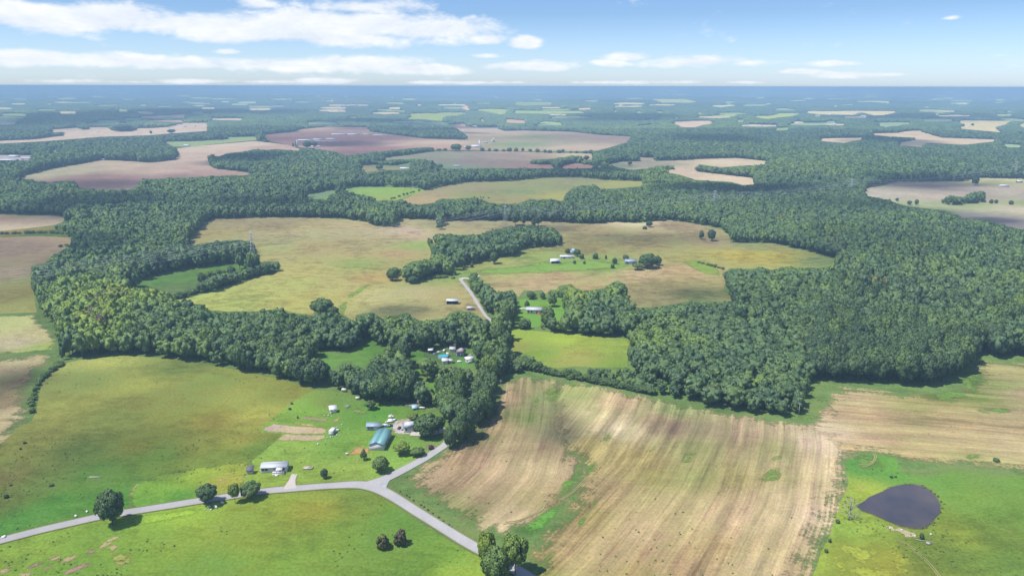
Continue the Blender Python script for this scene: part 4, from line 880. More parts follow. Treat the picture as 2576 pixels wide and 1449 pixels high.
# near kinds: crown and trunk as separate meshes for the single trees
KINDS = {}
def kind(name, seed, lobes, leaves, lsize, core, shape, bottom, width, r0=.022):
    V, F, A, L = crown_geo(seed, lobes, leaves, lsize, core, shape, bottom, width)
    cm = with_leafv(mesh_np('crown_' + name, V, F, [LEAF]), A)
    crown_normals(cm, V, L, len(V), .48)
    tv, tf = trunk_geo(L, .62, r0, True, seed)
    tm = mesh_np('trunk_' + name, tv, tf, [BARK])
    KINDS[name] = (cm, tm)
kind('oak', 1, 38, 110, .032, 1, 'round', .03, .46)
kind('oak2', 2, 34, 105, .033, 1, 'spread', .04, .48)
kind('maple', 3, 34, 105, .031, 1, 'round', .06, .40)
kind('locust', 4, 24, 120, .036, 1, 'spread', .22, .46)
kind('poplar', 5, 32, 95, .029, 1, 'round', .04, .33)
kind('cedar', 6, 26, 70, .030, 1, 'cone', .02, .40)
kind('shrub', 7, 22, 60, .050, 1, 'round', -.15, .50, .03)
kind('willow', 8, 24, 80, .035, 1, 'spread', .02, .46)
FOREST_NEAR = ['oak', 'oak2', 'maple', 'poplar']
# woods: mid and far kinds
for i in range(5):
    V, F, A, L = crown_geo(20 + i, 12, 20, .060, 2, ['round', 'spread', 'round', 'round', 'cone'][i], .05, [.44, .47, .40, .36, .38][i])
    combo('tree_a%d' % i, V, F, A, L, True, i)
for i in range(3):
    V, F, A, L = crown_geo(40 + i, 8, 12, .085, 1, 'round', -.02, .45)
    combo('tree_b%d' % i, V, F, A, L, False)
def clump(name, seed):
    rr = np.random.default_rng(seed); V = []; F = []; nv = 0; A = []
    iv, iff = ico(1)
    for k in range(9):
        a = k * 2.4; r = .12 + .33 * math.sqrt(k / 9)
        c = np.array([math.cos(a) * r, math.sin(a) * r, .52 + rr.uniform(-.08, .12)])
        q = iv * np.array([.20, .20, .42]) * rr.uniform(.8, 1.15) * (1 + rr.uniform(-.22, .18, (len(iv), 1)))
        V.append(q + c); F.append(iff + nv); nv += len(iv); A.append(np.clip(rr.uniform(.1, .9, len(iff)) * .5 + rr.uniform(.1, .5), 0, 1))
    combo(name, np.concatenate(V), np.concatenate(F), np.concatenate(A), None, False)
for i in range(3): clump('tree_c%d' % i, 60 + i)
NK = {'a': (0, 5), 'b': (5, 3), 'c': (8, 3)}     # index range in the collection, in name order

# ------------------------------------------------------------------ where the woods stand
def blocked(px, py):
    o = np.zeros(px.shape, bool)
    for P in OPEN: o |= inside(px, py, P)
    w = np.zeros(px.shape, bool)
    for P in WOODED: w |= inside(px, py, P)
    return o & ~w

def tree_height(px, py, x, y):
    """height of the canopy in metres"""
    h = 13.5 + 5 * (vnoise(x, y, 260, 4) - .5) + 2.5 * (vnoise(x, y, 60, 5) - .5)
    big = inside(px, py, [(2040, 600), (2660, 600), (2660, 930), (2440, 920), (2420, 960), (2300, 1000), (2040, 990)])
    spur = inside(px, py, [(1380, 930), (1590, 880), (1600, 840), (1800, 800), (2040, 940), (2050, 1080), (1380, 1000)])
    h = np.where(big, h + 4.5, h); h = np.where(spur, h - 2.5, h)
    hedge = inside(px, py, [(1380, 920), (1585, 935), (1700, 975), (1700, 1020), (1360, 960), (1260, 950), (1270, 900)])
    return np.where(hedge, 6.5, h)

# bright and dark stretches of canopy, sunlit ones put into the leaf colour: picture x, y, reach x, reach y, tint
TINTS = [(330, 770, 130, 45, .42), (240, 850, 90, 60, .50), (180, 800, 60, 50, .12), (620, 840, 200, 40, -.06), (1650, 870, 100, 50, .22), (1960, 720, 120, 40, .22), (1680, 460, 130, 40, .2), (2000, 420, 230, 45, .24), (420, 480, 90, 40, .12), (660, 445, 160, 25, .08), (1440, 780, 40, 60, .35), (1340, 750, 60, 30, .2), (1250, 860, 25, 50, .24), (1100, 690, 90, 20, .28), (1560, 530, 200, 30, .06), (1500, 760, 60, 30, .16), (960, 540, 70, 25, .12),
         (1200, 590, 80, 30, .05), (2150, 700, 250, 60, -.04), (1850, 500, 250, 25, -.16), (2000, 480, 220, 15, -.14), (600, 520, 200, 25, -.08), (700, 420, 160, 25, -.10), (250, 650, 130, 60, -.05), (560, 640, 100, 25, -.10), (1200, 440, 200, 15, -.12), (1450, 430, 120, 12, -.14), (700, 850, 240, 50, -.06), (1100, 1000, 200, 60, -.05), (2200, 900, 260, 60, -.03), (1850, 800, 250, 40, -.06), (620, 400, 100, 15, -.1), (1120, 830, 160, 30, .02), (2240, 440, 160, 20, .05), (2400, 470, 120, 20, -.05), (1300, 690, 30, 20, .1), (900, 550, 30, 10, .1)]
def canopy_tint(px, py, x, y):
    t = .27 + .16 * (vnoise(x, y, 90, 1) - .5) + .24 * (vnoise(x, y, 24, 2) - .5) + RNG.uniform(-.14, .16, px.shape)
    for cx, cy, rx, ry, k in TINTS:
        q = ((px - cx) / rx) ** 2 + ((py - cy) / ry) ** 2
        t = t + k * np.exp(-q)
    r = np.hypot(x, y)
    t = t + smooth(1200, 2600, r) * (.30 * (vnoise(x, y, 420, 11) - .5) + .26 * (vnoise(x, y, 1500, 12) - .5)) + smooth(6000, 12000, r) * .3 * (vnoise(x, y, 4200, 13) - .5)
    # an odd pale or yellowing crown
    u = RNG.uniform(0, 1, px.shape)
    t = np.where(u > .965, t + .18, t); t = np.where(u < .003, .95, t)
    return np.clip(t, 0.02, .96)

def scatter():
    out = []
    r = 150.0
    while r < 52000:
        s = 5.6 if r < 700 else max(5.6, 5.6 + (r - 700) * .0052)
        r1 = r * 1.12
        half = math.tan(math.radians(38.5))
        n = int((r1 - r) * (2 * half * r1) / (s * s))
        # jittered rows
        ys = np.arange(r, r1, s); W = half * r1
        xs = np.arange(-W, W, s)
        X, Y = np.meshgrid(xs, ys); X = X + (np.arange(len(ys)) % 2)[:, None] * s * .5
        X = X.ravel() + RNG.uniform(-.38, .38, X.size) * s; Y = Y.ravel() + RNG.uniform(-.38, .38, Y.size) * s
        Z = H(X, Y)
        P = np.column_stack([X, Y, Z]); px, py, _ = project(P)
        k = (px > -150) & (px < 2726) & ~blocked(px, py)
        P = P[k]; px = px[k]; py = py[k]
        h = tree_height(px, py, P[:, 0], P[:, 1]) * np.clip(RNG.normal(.98, .14, len(P)), .62, 1.3)
        fin = np.zeros(len(P)); 
        todo = np.ones(len(P), bool)
        for f in (1.0, .75, .55, .4, .28):
            hh = h * f
            ok = todo.copy()
            for q in (.35, .68, .96):
                T = P + np.column_stack([np.zeros(len(P)), np.zeros(len(P)), hh * q]); tx, ty, _ = project(T)
                ok &= ~blocked(tx, ty)
            fin[ok] = hh[ok]; todo &= ~ok
        k = fin > (3.4 if r < 1200 else 5)
        if k.any():
            # how far the crown may spread before it would cover open land
            ppm_ = FOC / np.maximum(np.hypot(P[:, 0], P[:, 1]), 1); mid_ = P + np.column_stack([np.zeros(len(P)), np.zeros(len(P)), fin * .55]); mx, my, _ = project(mid_)
            spread = np.full(len(P), 2.0)
            for q in (1.1, .8, .5):
                dx = q * fin * .5 * ppm_
                bad = blocked(mx - dx, my) | blocked(mx + dx, my) | blocked(mx, my + dx * .6)
                spread = np.where(bad, q * .88, spread)
            out.append(np.column_stack([P[k], fin[k], np.full(k.sum(), s), px[k], py[k], spread[k]]))
        r = r1
    return np.concatenate(out)

T = scatter()
# keep the lanes, yards and houses inside the woods clear
ROADLINE = np.array([G(*p)[:2] for p in [(1118, 1120), (1140, 1092), (1165, 1050), (1195, 990), (1222, 925), (1240, 860), (1243, 818), (1222, 795), (1205, 770), (1185, 738), (1165, 712), (1158, 703)]])
d, _, _ = seg_dist(T[:, :2], ROADLINE, closed=False)
T = T[d > 3.0]
dist = np.hypot(T[:, 0], T[:, 1])
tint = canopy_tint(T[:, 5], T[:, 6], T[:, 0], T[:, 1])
zone = vnoise(T[:, 0], T[:, 1], 45, 9)

def scatter_nodes(name, coll):
    g = bpy.data.node_groups.new(name, 'GeometryNodeTree')
    g.interface.new_socket('Geometry', in_out='INPUT', socket_type='NodeSocketGeometry')
    g.interface.new_socket('Geometry', in_out='OUTPUT', socket_type='NodeSocketGeometry')
    gi = g.nodes.new('NodeGroupInput'); go = g.nodes.new('NodeGroupOutput')
    def at_(n_, ty): return nd(g, 'GeometryNodeInputNamedAttribute', {'Name': n_}, data_type=ty).outputs['Attribute']
    ci = nd(g, 'GeometryNodeCollectionInfo', {'Collection': coll, 'Separate Children': True, 'Reset Children': True})
    rot = nd(g, 'ShaderNodeCombineXYZ', {2: at_('turn', 'FLOAT')}).outputs[0]
    ip = nd(g, 'GeometryNodeInstanceOnPoints', {'Points': gi.outputs[0], 'Instance': ci.outputs[0], 'Pick Instance': True, 'Instance Index': at_('which', 'INT'), 'Rotation': rot, 'Scale': at_('size', 'FLOAT_VECTOR')})
    g.links.new(ip.outputs[0], go.inputs[0])
    return g

def woods(name, idx, pick, label):
    """one mass of trees: points with size, turn and tint, a tree standing on each"""
    P = T[idx]; n = len(P)
    s = P[:, 4]; h = P[:, 3]
    sp = P[:, 7]; w = h * np.minimum(RNG.uniform(.7, 1.25, n), np.maximum(sp, .5))
    gi_ = (RNG.uniform(0, 1, n) < .12) & (sp > 1.5); w = np.where(gi_, w * 1.45, w); h = np.where(gi_, h * 1.15, h)
    w = np.where(s > 8, np.maximum(s * 1.75, w), np.minimum(w, s * 2.5) )
    # low growth stays as broad as its neighbours need
    me = bpy.data.meshes.new(name); me.vertices.add(n)
    me.vertices.foreach_set('co', P[:, :3].astype(np.float32).ravel())
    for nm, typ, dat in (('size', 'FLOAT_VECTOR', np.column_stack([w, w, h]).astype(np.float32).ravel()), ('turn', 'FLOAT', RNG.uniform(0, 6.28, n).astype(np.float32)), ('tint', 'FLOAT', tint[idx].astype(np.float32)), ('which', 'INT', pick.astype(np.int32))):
        a = me.attributes.new(nm, typ, 'POINT'); a.data.foreach_set('vector' if 'VEC' in typ else 'value', dat)
    o = link(name, me)
    md = o.modifiers.new('trees', 'NODES'); md.node_group = scatter_nodes(name, PROTO_COL)
    tag(o, label, None, None, 'stuff')
    return o

# the single trees: those that show largest in the picture, up to the limit
onf = (T[:, 5] > -20) & (T[:, 5] < 2596) & (T[:, 6] < 1480) & (T[:, 3] > 5)
size_px = T[:, 3] / dist * onf
ordr = np.argsort(-size_px)
N_SINGLE = 225
single = ordr[:N_SINGLE]
rest = np.ones(len(T), bool); rest[single] = False
rest = np.nonzero(rest)[0]
dr = dist[rest]
def picks(d_, t_, i_):
    n = len(d_); u = RNG.uniform(0, 1, n); z = zone[i_]
    a = np.where(u < .30, 0, np.where(u < .55, 1, np.where(u < .78, 2, 3)))
    a = np.where((z > .78) & (u < .5), 4, a)
    b = 5 + (u * 3).astype(int); c = 8 + (u * 3).astype(int)
    return np.where(d_ < 1300, a, np.where(d_ < 2800, b, c))
pk = picks(dr, tint[rest], rest)
px_, py_ = T[rest, 5], T[rest, 6]
near = dr < 1150
m_east = near & (px_ > 1380) & (py_ > 560); m_west = near & ~m_east & (px_ < 700); m_mid = near & ~m_east & ~m_west
far = ~near; m_far = far & (dr < 3000); m_dist = far & ~m_far
for nm, mk, lb in (('woodland', m_east, 'dense broadleaf wood covering the slope beyond the stubble field'), ('woodland', m_west, 'dense wood along the left side between the hay meadow and the far fields'),
                   ('woodland', m_mid, 'belts of trees in the middle around the lane and the dry pasture'), ('woodland', m_far, 'belts of woodland between the fields beyond the power line'), ('distant_forest', m_dist, 'bluish forest reaching to the horizon')):
    if mk.any(): woods(nm, rest[mk], pk[mk], lb)
print('TREES', len(T), {k: int(v.sum()) for k, v in dict(e=m_east, w=m_west, m=m_mid, f=m_far, d=m_dist).items()})

# tufts of coarse grass and weeds in the near meadows
TUFT_COL = bpy.data.collections.new('tuft_kinds')
for i in range(3):
    V, F, A, L = crown_geo(80 + i, 5, 9, .16, 1, 'round', -.1, .6)
    me = with_leafv(mesh_np('tuft%d' % i, V, F, [LEAF]), A); crown_normals(me, V, L, len(V)); TUFT_COL.objects.link(bpy.data.objects.new('tuft%d' % i, me))
def tufts():
    px = RNG.uniform(-60, 2636, 60000); py = 890 + 640 * RNG.uniform(0, 1, 60000) ** .8
    g = ground(px, py); x, y = g[:, 0], g[:, 1]
    stub = inside(px, py, [(1240, 1000), (1300, 954), (1400, 960), (2060, 1066), (2120, 980), (2660, 930), (2660, 1190), (2300, 1160), (2130, 1170), (2000, 1560), (1300, 1560), (1330, 1340), (1025, 1205)]) | inside(px, py, [(-90, 895), (145, 895), (75, 1050), (-90, 1330)])
    ok = inside(px, py, OPEN_NEAR) & ~inside(px, py, [(2150, 1210), (2372, 1210), (2372, 1335), (2150, 1300)])
    dens = np.where(stub, .010, .10) * smooth(.42, .75, .6 * vnoise(x, y, 30, 6) + .4 * vnoise(x, y, 9, 7)) * 2.2
    lawn_ = inside(px, py, [(640, 1090), (790, 984), (1110, 1040), (1110, 1130), (960, 1210), (615, 1240)]); dens = np.where(lawn_, dens * .25, dens)
    for P in ([(-120, 1392), (0, 1360), (330, 1287), (660, 1236), (925, 1220), (1000, 1256), (1200, 1379), (1315, 1443), (1480, 1560)], [(930, 1220), (1070, 1152), (1118, 1120), (1140, 1090)]):
        d_, _, _ = seg_dist(np.column_stack([x, y]), np.array([G(*q)[:2] for q in P]), closed=False); ok &= d_ > 5
    ok &= RNG.uniform(0, 1, len(px)) < dens
    x, y = x[ok], y[ok]; n = len(x); z = np.full(n, .12)
    me = bpy.data.meshes.new('weed_tufts'); me.vertices.add(n); me.vertices.foreach_set('co', np.column_stack([x, y, z]).astype(np.float32).ravel())
    s = RNG.uniform(.3, .9, n) ** 1.5 * .85; sz = np.column_stack([s, s, s * .62])
    for nm, typ, dat in (('size', 'FLOAT_VECTOR', sz.astype(np.float32).ravel()), ('turn', 'FLOAT', RNG.uniform(0, 6.28, n).astype(np.float32)), ('tint', 'FLOAT', RNG.uniform(.5, .86, n).astype(np.float32)), ('which', 'INT', RNG.integers(0, 3, n).astype(np.int32))):
        a = me.attributes.new(nm, typ, 'POINT'); a.data.foreach_set('vector' if 'VEC' in typ else 'value', dat)
    o = link('weed_tufts', me); md = o.modifiers.new('tufts', 'NODES'); md.node_group = scatter_nodes('weed_tufts', TUFT_COL)
    tag(o, 'scattered tufts of coarse grass and weeds in the near meadows', kind='stuff'); print('TUFTS', n)
tufts()

# ------------------------------------------------------------------ single trees
def tree(kindname, loc, w, h, tint_, label, group=None, name='tree', cat='tree', rz=None, lean=0):
    e = empty(name, loc, random.uniform(0, 6.28) if rz is None else rz, label, cat, group)
    e.scale = (w, w, h)
    c = link('crown', KINDS[kindname][0], e); c['tint'] = float(tint_)
    link('trunk' if name != 'shrub' else 'stem', KINDS[kindname][1], e)
    return e

def tint_word(t): return 'dark green' if t < .20 else 'deep green' if t < .27 else 'mid-green' if t < .36 else 'light green' if t < .55 else 'yellowish'
def where(px, py):
    if px < 330: return 'in the sunny western tip of the left wood'
    if px < 620: return 'on the left wood edge over the hay meadow'
    if px < 760: return 'in the tree belt above the hay meadow, western part'
    if px < 880: return 'in the tree belt above the hay meadow, eastern part'
    if px < 990: return 'in the grove behind the white campers'
    if px < 1120: return 'in the grove behind the flagpole'
    if px < 1180: return 'in the grove west of the narrow lane'
    if px < 1270: return 'close beside the narrow lane'
    if px < 1600: return 'in the hedge below the square field'
    if px < 1700: return 'where the hedge joins the wood spur'
    if px < 1800: return 'on the wood spur, western half'
    if px < 1930: return 'on the wood spur, eastern half'
    if px < 2045: return 'at the spur corner by the utility pole'
    if px < 2110: return 'beside the grassy notch of the big wood'
    if px < 2190: return 'just right of the grassy notch'
    if px < 2270: return 'in the straight front of the big wood'
    if px < 2340: return 'where the big wood bulges into the stubble'
    if px < 2420: return 'on the right shoulder of the big wood'
    if px < 2480: return 'at the inner bend of the big wood'
    return 'on the set-back edge at the far right'
used = {}
for i in single:
    x, y, z, h, s, px, py, h0 = T[i]
    wt_ = where(px, py)
    ht = 'towering' if h > 19 else 'tall' if h > 16 else 'middling' if h > 13 else 'medium' if h > 9 else 'low'
    w = min(max(h * min(random.uniform(.85, 1.1), max(.6, h0)), 4.5), 13)
    kk = random.choice(FOREST_NEAR); form = {'oak': 'round-crowned', 'oak2': 'spreading', 'maple': 'full-crowned', 'poplar': 'slim'}[kk]
    # how far in it stands: is the land just in front of it open?
    fx, fy, _ = project(np.array([[x, y - 7, z], [x, y - 15, z]]))
    op = blocked(fx, fy); row = 'front-row' if op[0] else 'second-row' if op[1] else 'inner'
    tree(kk, (x, y, z), w, h, tint[i], '%s %s %s %s tree %s' % (row, ht, form, tint_word(tint[i]), wt_), 'trees ' + wt_)

# trees standing alone: base x, y in the picture, top y, width, kind, tint, label
def lone(px, py, top, wpx, kindname, tint_, label, name='tree', cat='tree', group=None, fx=1.0):
    g = G(px, py); k = ppm(px, py)
    w = wpx / k
    # a round crown seen from above: part of its outline is its depth, and its foot stands behind its lowest edge
    th = math.atan2(CAM_H, math.hypot(g[0], g[1])); a_ = w / 2; Hh = (py - top) / k / 2
    b_ = math.sqrt(max(Hh * Hh - (a_ * math.sin(th)) ** 2, (.42 * a_) ** 2 * math.cos(th) ** 2)) / math.cos(th)
    up = max(0.0, Hh - b_ * math.cos(th)) * k
    g = G(px, py - up); h = 2 * b_
    wn = {'poplar': .72, 'cedar': .84, 'maple': .92, 'oak': 1.08, 'oak2': 1.2, 'locust': 1.16, 'shrub': 1.2, 'willow': 1.1}[kindname]
    return tree(kindname, (g[0], g[1], g[2]), w / wn, h * (.93 if h > 3 else .9), tint_, label, group, name, cat)
LONE = [
 (284, 1324, 1220, 84, 'oak', .22, 'large round dark tree on the far side of the left road, westernmost by the road'),
 (524, 1272, 1209, 68, 'oak2', .20, 'dense dark tree beside the road above the white boulders'),
 (592, 1266, 1212, 34, 'locust', .66, 'ivy-green narrow tree by the road next to the grey-green spreading tree'),
 (632, 1258, 1204, 64, 'oak2', .36, 'grey-green spreading tree on the road edge right of the narrow bright one'),
 (816, 1204, 1175, 22, 'maple', .20, 'small round dark tree alone on the lawn between the long white home and the fork'),
 (958, 1190, 1142, 50, 'maple', .50, 'big clipped-looking round tree on the lawn just above the road fork'),
 (915, 1158, 1124, 20, 'cedar', .42, 'slim pointed conifer by the orange dirt below the green roof'),
 (1012, 1147, 1108, 52, 'locust', .72, 'broad bright green tree right of the green-roofed building'),
 (1050, 1150, 1120, 44, 'oak2', .46, 'darker bushy tree beside the broad bright one near the lane'),
 (1075, 1104, 1032, 84, 'oak', .28, 'huge spreading yard tree over the small pale house'),
 (1103, 1092, 1038, 44, 'willow', .32, 'tree with greyish top behind the huge yard tree'),
 (1040, 1062, 1036, 36, 'locust', .58, 'yellow-green tree at the back left of the huge yard tree'),
 (1133, 1130, 1066, 42, 'oak', .26, 'tall dark tree east of the lane where it enters the woods'),
 (1158, 1120, 1040, 46, 'oak2', .28, 'grey-green tree at the stubble corner right of the lane'),
 (1175, 1105, 1010, 60, 'oak', .25, 'tall tree leading the row up the lane along the stubble'),
 (1200, 1070, 985, 55, 'oak2', .27, 'second tall tree of the row up the lane along the stubble'),
 (1225, 1030, 950, 50, 'oak', .24, 'tree of the lane row beside the curved stubble lobe'),
 (1160, 1065, 990, 60, 'maple', .25, 'rounded dark tree between the lane and the yard'),
 (1238, 990, 930, 36, 'poplar', .26, 'slim tree at the top corner of the stubble by the lane'),
 (933, 1032, 1001, 34, 'willow', .36, 'grey-green weeping bush tree at the back of the homestead lawn'),
 (1226, 1440, 1334, 58, 'locust', .80, 'yellow-green tree over the road at the bottom, left of the pair'),
 (1296, 1452, 1342, 84, 'locust', .62, 'bright green feathery tree at the bottom beside the road and stubble'),
 (1248, 1475, 1366, 92, 'oak', .5, 'dense green tree nearest the viewer beside the road'),
 (812, 793, 744, 72, 'oak', .34, 'round olive tree standing out from the wood into the dry pasture'),
 (840, 800, 766, 36, 'oak2', .20, 'dark tree tucked beside the round olive tree of the dry pasture'),
 (1243, 664, 629, 28, 'oak', .22, 'dark round tree in the pasture below the copse'),
 (1187, 673, 659, 12, 'shrub', .34, 'small olive bush left of the dark round tree below the copse'),
 (1630, 676, 632, 58, 'oak', .24, 'big dark tree beside the blue-grey farm building'),
 (1655, 668, 640, 24, 'shrub', .30, 'small brownish tree right of the big farm tree'),
 (1604, 680, 660, 34, 'locust', .52, 'bright green bush under the blue-grey farm building'),
 (1574, 652, 640, 22, 'shrub', .28, 'low dark bush behind the blue-grey farm building'),
 (1498, 652, 634, 20, 'shrub', .34, 'round olive bush on the lawn edge between the barns'),
 (1524, 652, 641, 8, 'shrub', .30, 'tiny dark bush midway on the farm fence line'),
 (1546, 664, 646, 18, 'shrub', .30, 'brownish bush near the pale post on the farm lawn'),
 (1541, 675, 660, 14, 'shrub', .56, 'pale green round bush at the lawn edge left of the blue-grey building'),
 (1445, 664, 653, 11, 'shrub', .46, 'left small green bush below the long white farm roof'),
 (1470, 664, 655, 10, 'shrub', .46, 'right small green bush below the long white farm roof'),
 (1452, 646, 624, 22, 'oak', .26, 'dark tree at the right side of the teal-roofed barn'),
 (1428, 643, 622, 16, 'oak2', .28, 'dark tree at the left side of the teal-roofed barn'),
 (1464, 652, 636, 16, 'shrub', .32, 'brownish shrub at the end of the long white farm roof'),
 (1764, 603, 577, 13, 'poplar', .28, 'slim left tree of the pair in the upper right pasture'),
 (1789, 607, 573, 25, 'oak', .16, 'round dark right tree of the pair in the upper right pasture'),
 (1633, 572, 553, 20, 'oak', .18, 'dark tree below the wood edge near the middle pylon span'),
 (1622, 577, 567, 16, 'shrub', .36, 'small olive bush left of the dark tree below the wood edge'),
 (1107, 578, 552, 20, 'oak', .24, 'dark tree leaning out of the belt left of the middle pylon'),
 (1101, 573, 565, 12, 'shrub', .22, 'small dark bush at the foot of the belt left of the middle pylon'),
 (2452, 467, 441, 20, 'oak', .14, 'round dark tree alone beyond the plowed field at upper right'),
 (2305, 517, 500, 12, 'oak', .26, 'small tree on the wood edge by the plowed field, left one'),
 (2287, 517, 503, 15, 'oak2', .30, 'rounded small tree on the wood edge by the plowed field'),
 (2256, 507, 497, 10, 'oak', .26, 'small tree at the top of the wood edge by the plowed field'),
 (2493, 512, 500, 13, 'shrub', .28, 'bush right of the hedge clump in the plowed field'),
 (2505, 512, 501, 12, 'shrub', .34, 'second bush right of the hedge clump in the plowed field'),
 (2543, 515, 503, 15, 'shrub', .22, 'dark round bush on the grassy line of the plowed field'),
 (1004, 569, 556, 8, 'cedar', .30, 'tiny cedar at the end of the bramble patch on the pasture top'),
 (990, 572, 544, 15, 'poplar', .42, 'slim light green sapling beside the bramble patch on the pasture top'),
 (967, 570, 548, 24, 'shrub', .30, 'brownish bush of the bramble patch on the pasture top'),
 (952, 567, 553, 18, 'shrub', .40, 'light bush at the left of the bramble patch on the pasture top'),
 (1411, 612, 588, 12, 'shrub', .40, 'olive small tree at the right end of the copse'),
 (1040, 714, 690, 36, 'oak', .16, 'dark round tree at the lower end of the copse by the pasture'),
 (988, 707, 672, 36, 'oak', .30, 'rounded tree at the western end of the copse'),
 (1192, 706, 684, 26, 'locust', .46, 'feathery tree beside the bend of the gravel lane'),
 (535, 393, 388, 12, 'oak', .30, 'lone tree on the tan field edge beyond the left woods'),
 (380, 338, 328, 8, 'oak', .1, 'tiny lone tree in the long pale field'),
 (432, 337, 324, 24, 'oak2', .1, 'small clump of trees round the white shed in the long pale field'),
 (310, 332, 322, 50, 'oak2', .1, 'wide clump of trees standing in the long pale field'),
 (492, 320, 317, 6, 'shrub', .2, 'tiny bush in the pale field right of the small farm'),
 (746, 372, 354, 7, 'poplar', .12, 'right slim tree in front of the long dairy barn'),
 (738, 371, 359, 6, 'poplar', .12, 'left slim tree in front of the long dairy barn'),
 (773, 374, 352, 28, 'oak', .2, 'round tree group below the long dairy barn'),
 (792, 372, 354, 18, 'oak2', .2, 'darker tree right of the round group below the long dairy barn'),
 (1147, 381, 360, 34, 'oak', .24, 'round trees left of the white barn with the silo'),
 (1178, 380, 365, 20, 'oak2', .22, 'trees in front of the white barn with the silo'),
 (1104, 381, 373, 16, 'oak2', .28, 'small tree on the field edge left of the white barn, first'),
 (1120, 381, 372, 14, 'oak2', .28, 'small tree on the field edge left of the white barn, second'),
 (2421, 320, 311, 12, 'oak', .1, 'left tree by the far farm in the pale field at the upper right'),
 (2446, 318, 310, 9, 'oak', .1, 'right tree by the far farm in the pale field at the upper right'),
 (1584, 417, 403, 14, 'oak', .2, 'round tree standing in the dull green yard of the pale field'),
 (1107, 424, 412, 20, 'oak', .2, 'dark round tree beside the field track below the white trailer'),
 (955, 428, 413, 24, 'oak', .2, 'dark round tree at the left of the small white farmhouse'),
 (1335, 753, 729, 26, 'maple', .30, 'dark round yard tree behind the white house, first of the back row'),
 (1365, 753, 730, 15, 'cedar', .34, 'slim conifer in the back row behind the white house'),
 (1390, 772, 730, 26, 'cedar', .46, 'tall light green conifer right behind the white house'),
 (1421, 757, 719, 38, 'maple', .40, 'broad tree at the top of the lawn right of the white house'),
 (1460, 762, 724, 17, 'cedar', .42, 'slim tall conifer far right on the white house lawn'),
 (1448, 764, 742, 11, 'cedar', .30, 'small dark conifer beside the slim tall one'),
 (1326, 774, 752, 15, 'cedar', .28, 'reddish-dark little conifer at the left corner of the white house'),
 (1378, 823, 764, 36, 'poplar', .44, 'tall tree in front of the right end of the white house'),
 (1318, 828, 795, 34, 'cedar', .32, 'wide dark conifer in front of the lawn, left of the white house'),
 (1437, 797, 754, 34, 'maple', .56, 'light green tree in the grove edge right of the white house'),
 (1466, 792, 758, 28, 'locust', .60, 'yellow-green tree deeper in the grove right of the white house'),
 (1404, 836, 808, 40, 'locust', .62, 'bright low tree cluster between the white house lawn and the square field'),
 (2107, 1316, 1304, 15, 'shrub', .34, 'small green bush at the foot of the dead tree'),
 (2087, 1364, 1352, 11, 'shrub', .30, 'dark green bush on the stubble edge below the pond, upper'),
 (2078, 1390, 1378, 13, 'shrub', .34, 'dark green bush on the stubble edge below the pond, lower'),
 (2318, 1356, 1338, 15, 'shrub', .26, 'dark bush on the bank below the pond'),
 (2242, 1202, 1194, 12, 'shrub', .26, 'left low dark bush above the pond'), (2253, 1201, 1195, 8, 'shrub', .26, 'right low dark bush above the pond'),
 (2506, 1161, 1150, 22, 'shrub', .40, 'low green weeds heap on the stubble right of the pond'),
 (734, 1017, 1010, 8, 'shrub', .34, 'top small bush on the meadow edge'), (729, 1031, 1023, 11, 'shrub', .34, 'lower small bush on the meadow edge'), (749, 1052, 1045, 7, 'shrub', .24, 'small dark bush at the tip of the grey garden plot'),
 (27, 1222, 1216, 10, 'shrub', .2, 'upper dark scrub bush in the left meadow'), (16, 1253, 1240, 16, 'shrub', .2, 'lower dark scrub bush in the left meadow'),
 (62, 1116, 1108, 12, 'shrub', .3, 'dark scrub bush low on the tan field edge'), (52, 1131, 1124, 8, 'shrub', .3, 'tiny dark scrub bush under the other on the tan field edge'), (130, 1222, 1216, 16, 'shrub', .2, 'flat dark scrub patch in the middle of the left meadow'),
]
for row in LONE:
    px, py, top, w, kn, tn, lb = row
    sh = kn == 'shrub' and w < 46
    lone(px, py, top, w, kn, tn, lb, 'shrub' if sh else 'tree', 'shrub' if sh else 'tree')
lone(963, 1383, 1338, 46, 'shrub', .93, 'left brown half-bare shrub in the bright pasture', 'shrub', 'shrub')
lone(1008, 1374, 1327, 46, 'shrub', .97, 'right darker brown-purple shrub in the bright pasture', 'shrub', 'shrub')
lone(1084, 1131, 1116, 20, 'shrub', 1.0, 'dark purple-red shrub in a gravel ring beside the lane', 'shrub', 'shrub')
# brushy fence rows
ORD = ['first', 'second', 'third', 'fourth', 'fifth', 'sixth', 'seventh', 'eighth', 'ninth', 'tenth', 'eleventh', 'twelfth', 'thirteenth', 'fourteenth', 'fifteenth', 'sixteenth', 'seventeenth', 'eighteenth', 'nineteenth', 'twentieth'] + ['%s-%s' % (a, b) for a in ('twenty', 'thirty') for b in ('first', 'second', 'third', 'fourth', 'fifth', 'sixth', 'seventh', 'eighth', 'ninth')]
def fence_row(pts, n, hh, tn, label, group, wpx=(8, 18), end='left end'):
    L = np.array(pts, float); s = np.concatenate([[0], np.cumsum(np.hypot(*np.diff(L, axis=0).T))])
    for i in range(n):
        q = (i + random.uniform(.2, .8)) / n * s[-1]
        x = np.interp(q, s, L[:, 0]) + random.uniform(-3, 3); y = np.interp(q, s, L[:, 1])
        h = random.uniform(*hh); lone(x, y, y - h, random.uniform(*wpx), random.choice(['shrub', 'shrub', 'oak2']), tn + random.uniform(-.1, .2), ORD[i] + ' ' + label + ', counted from the ' + end, 'shrub', 'shrub', group)
fence_row([(155, 915), (130, 935), (100, 962), (85, 990), (80, 1015), (80, 1045)], 20, (8, 16), .38, 'brushy shrub on the left fence row', 'shrubs of the left fence row', (14, 30), 'upper end')
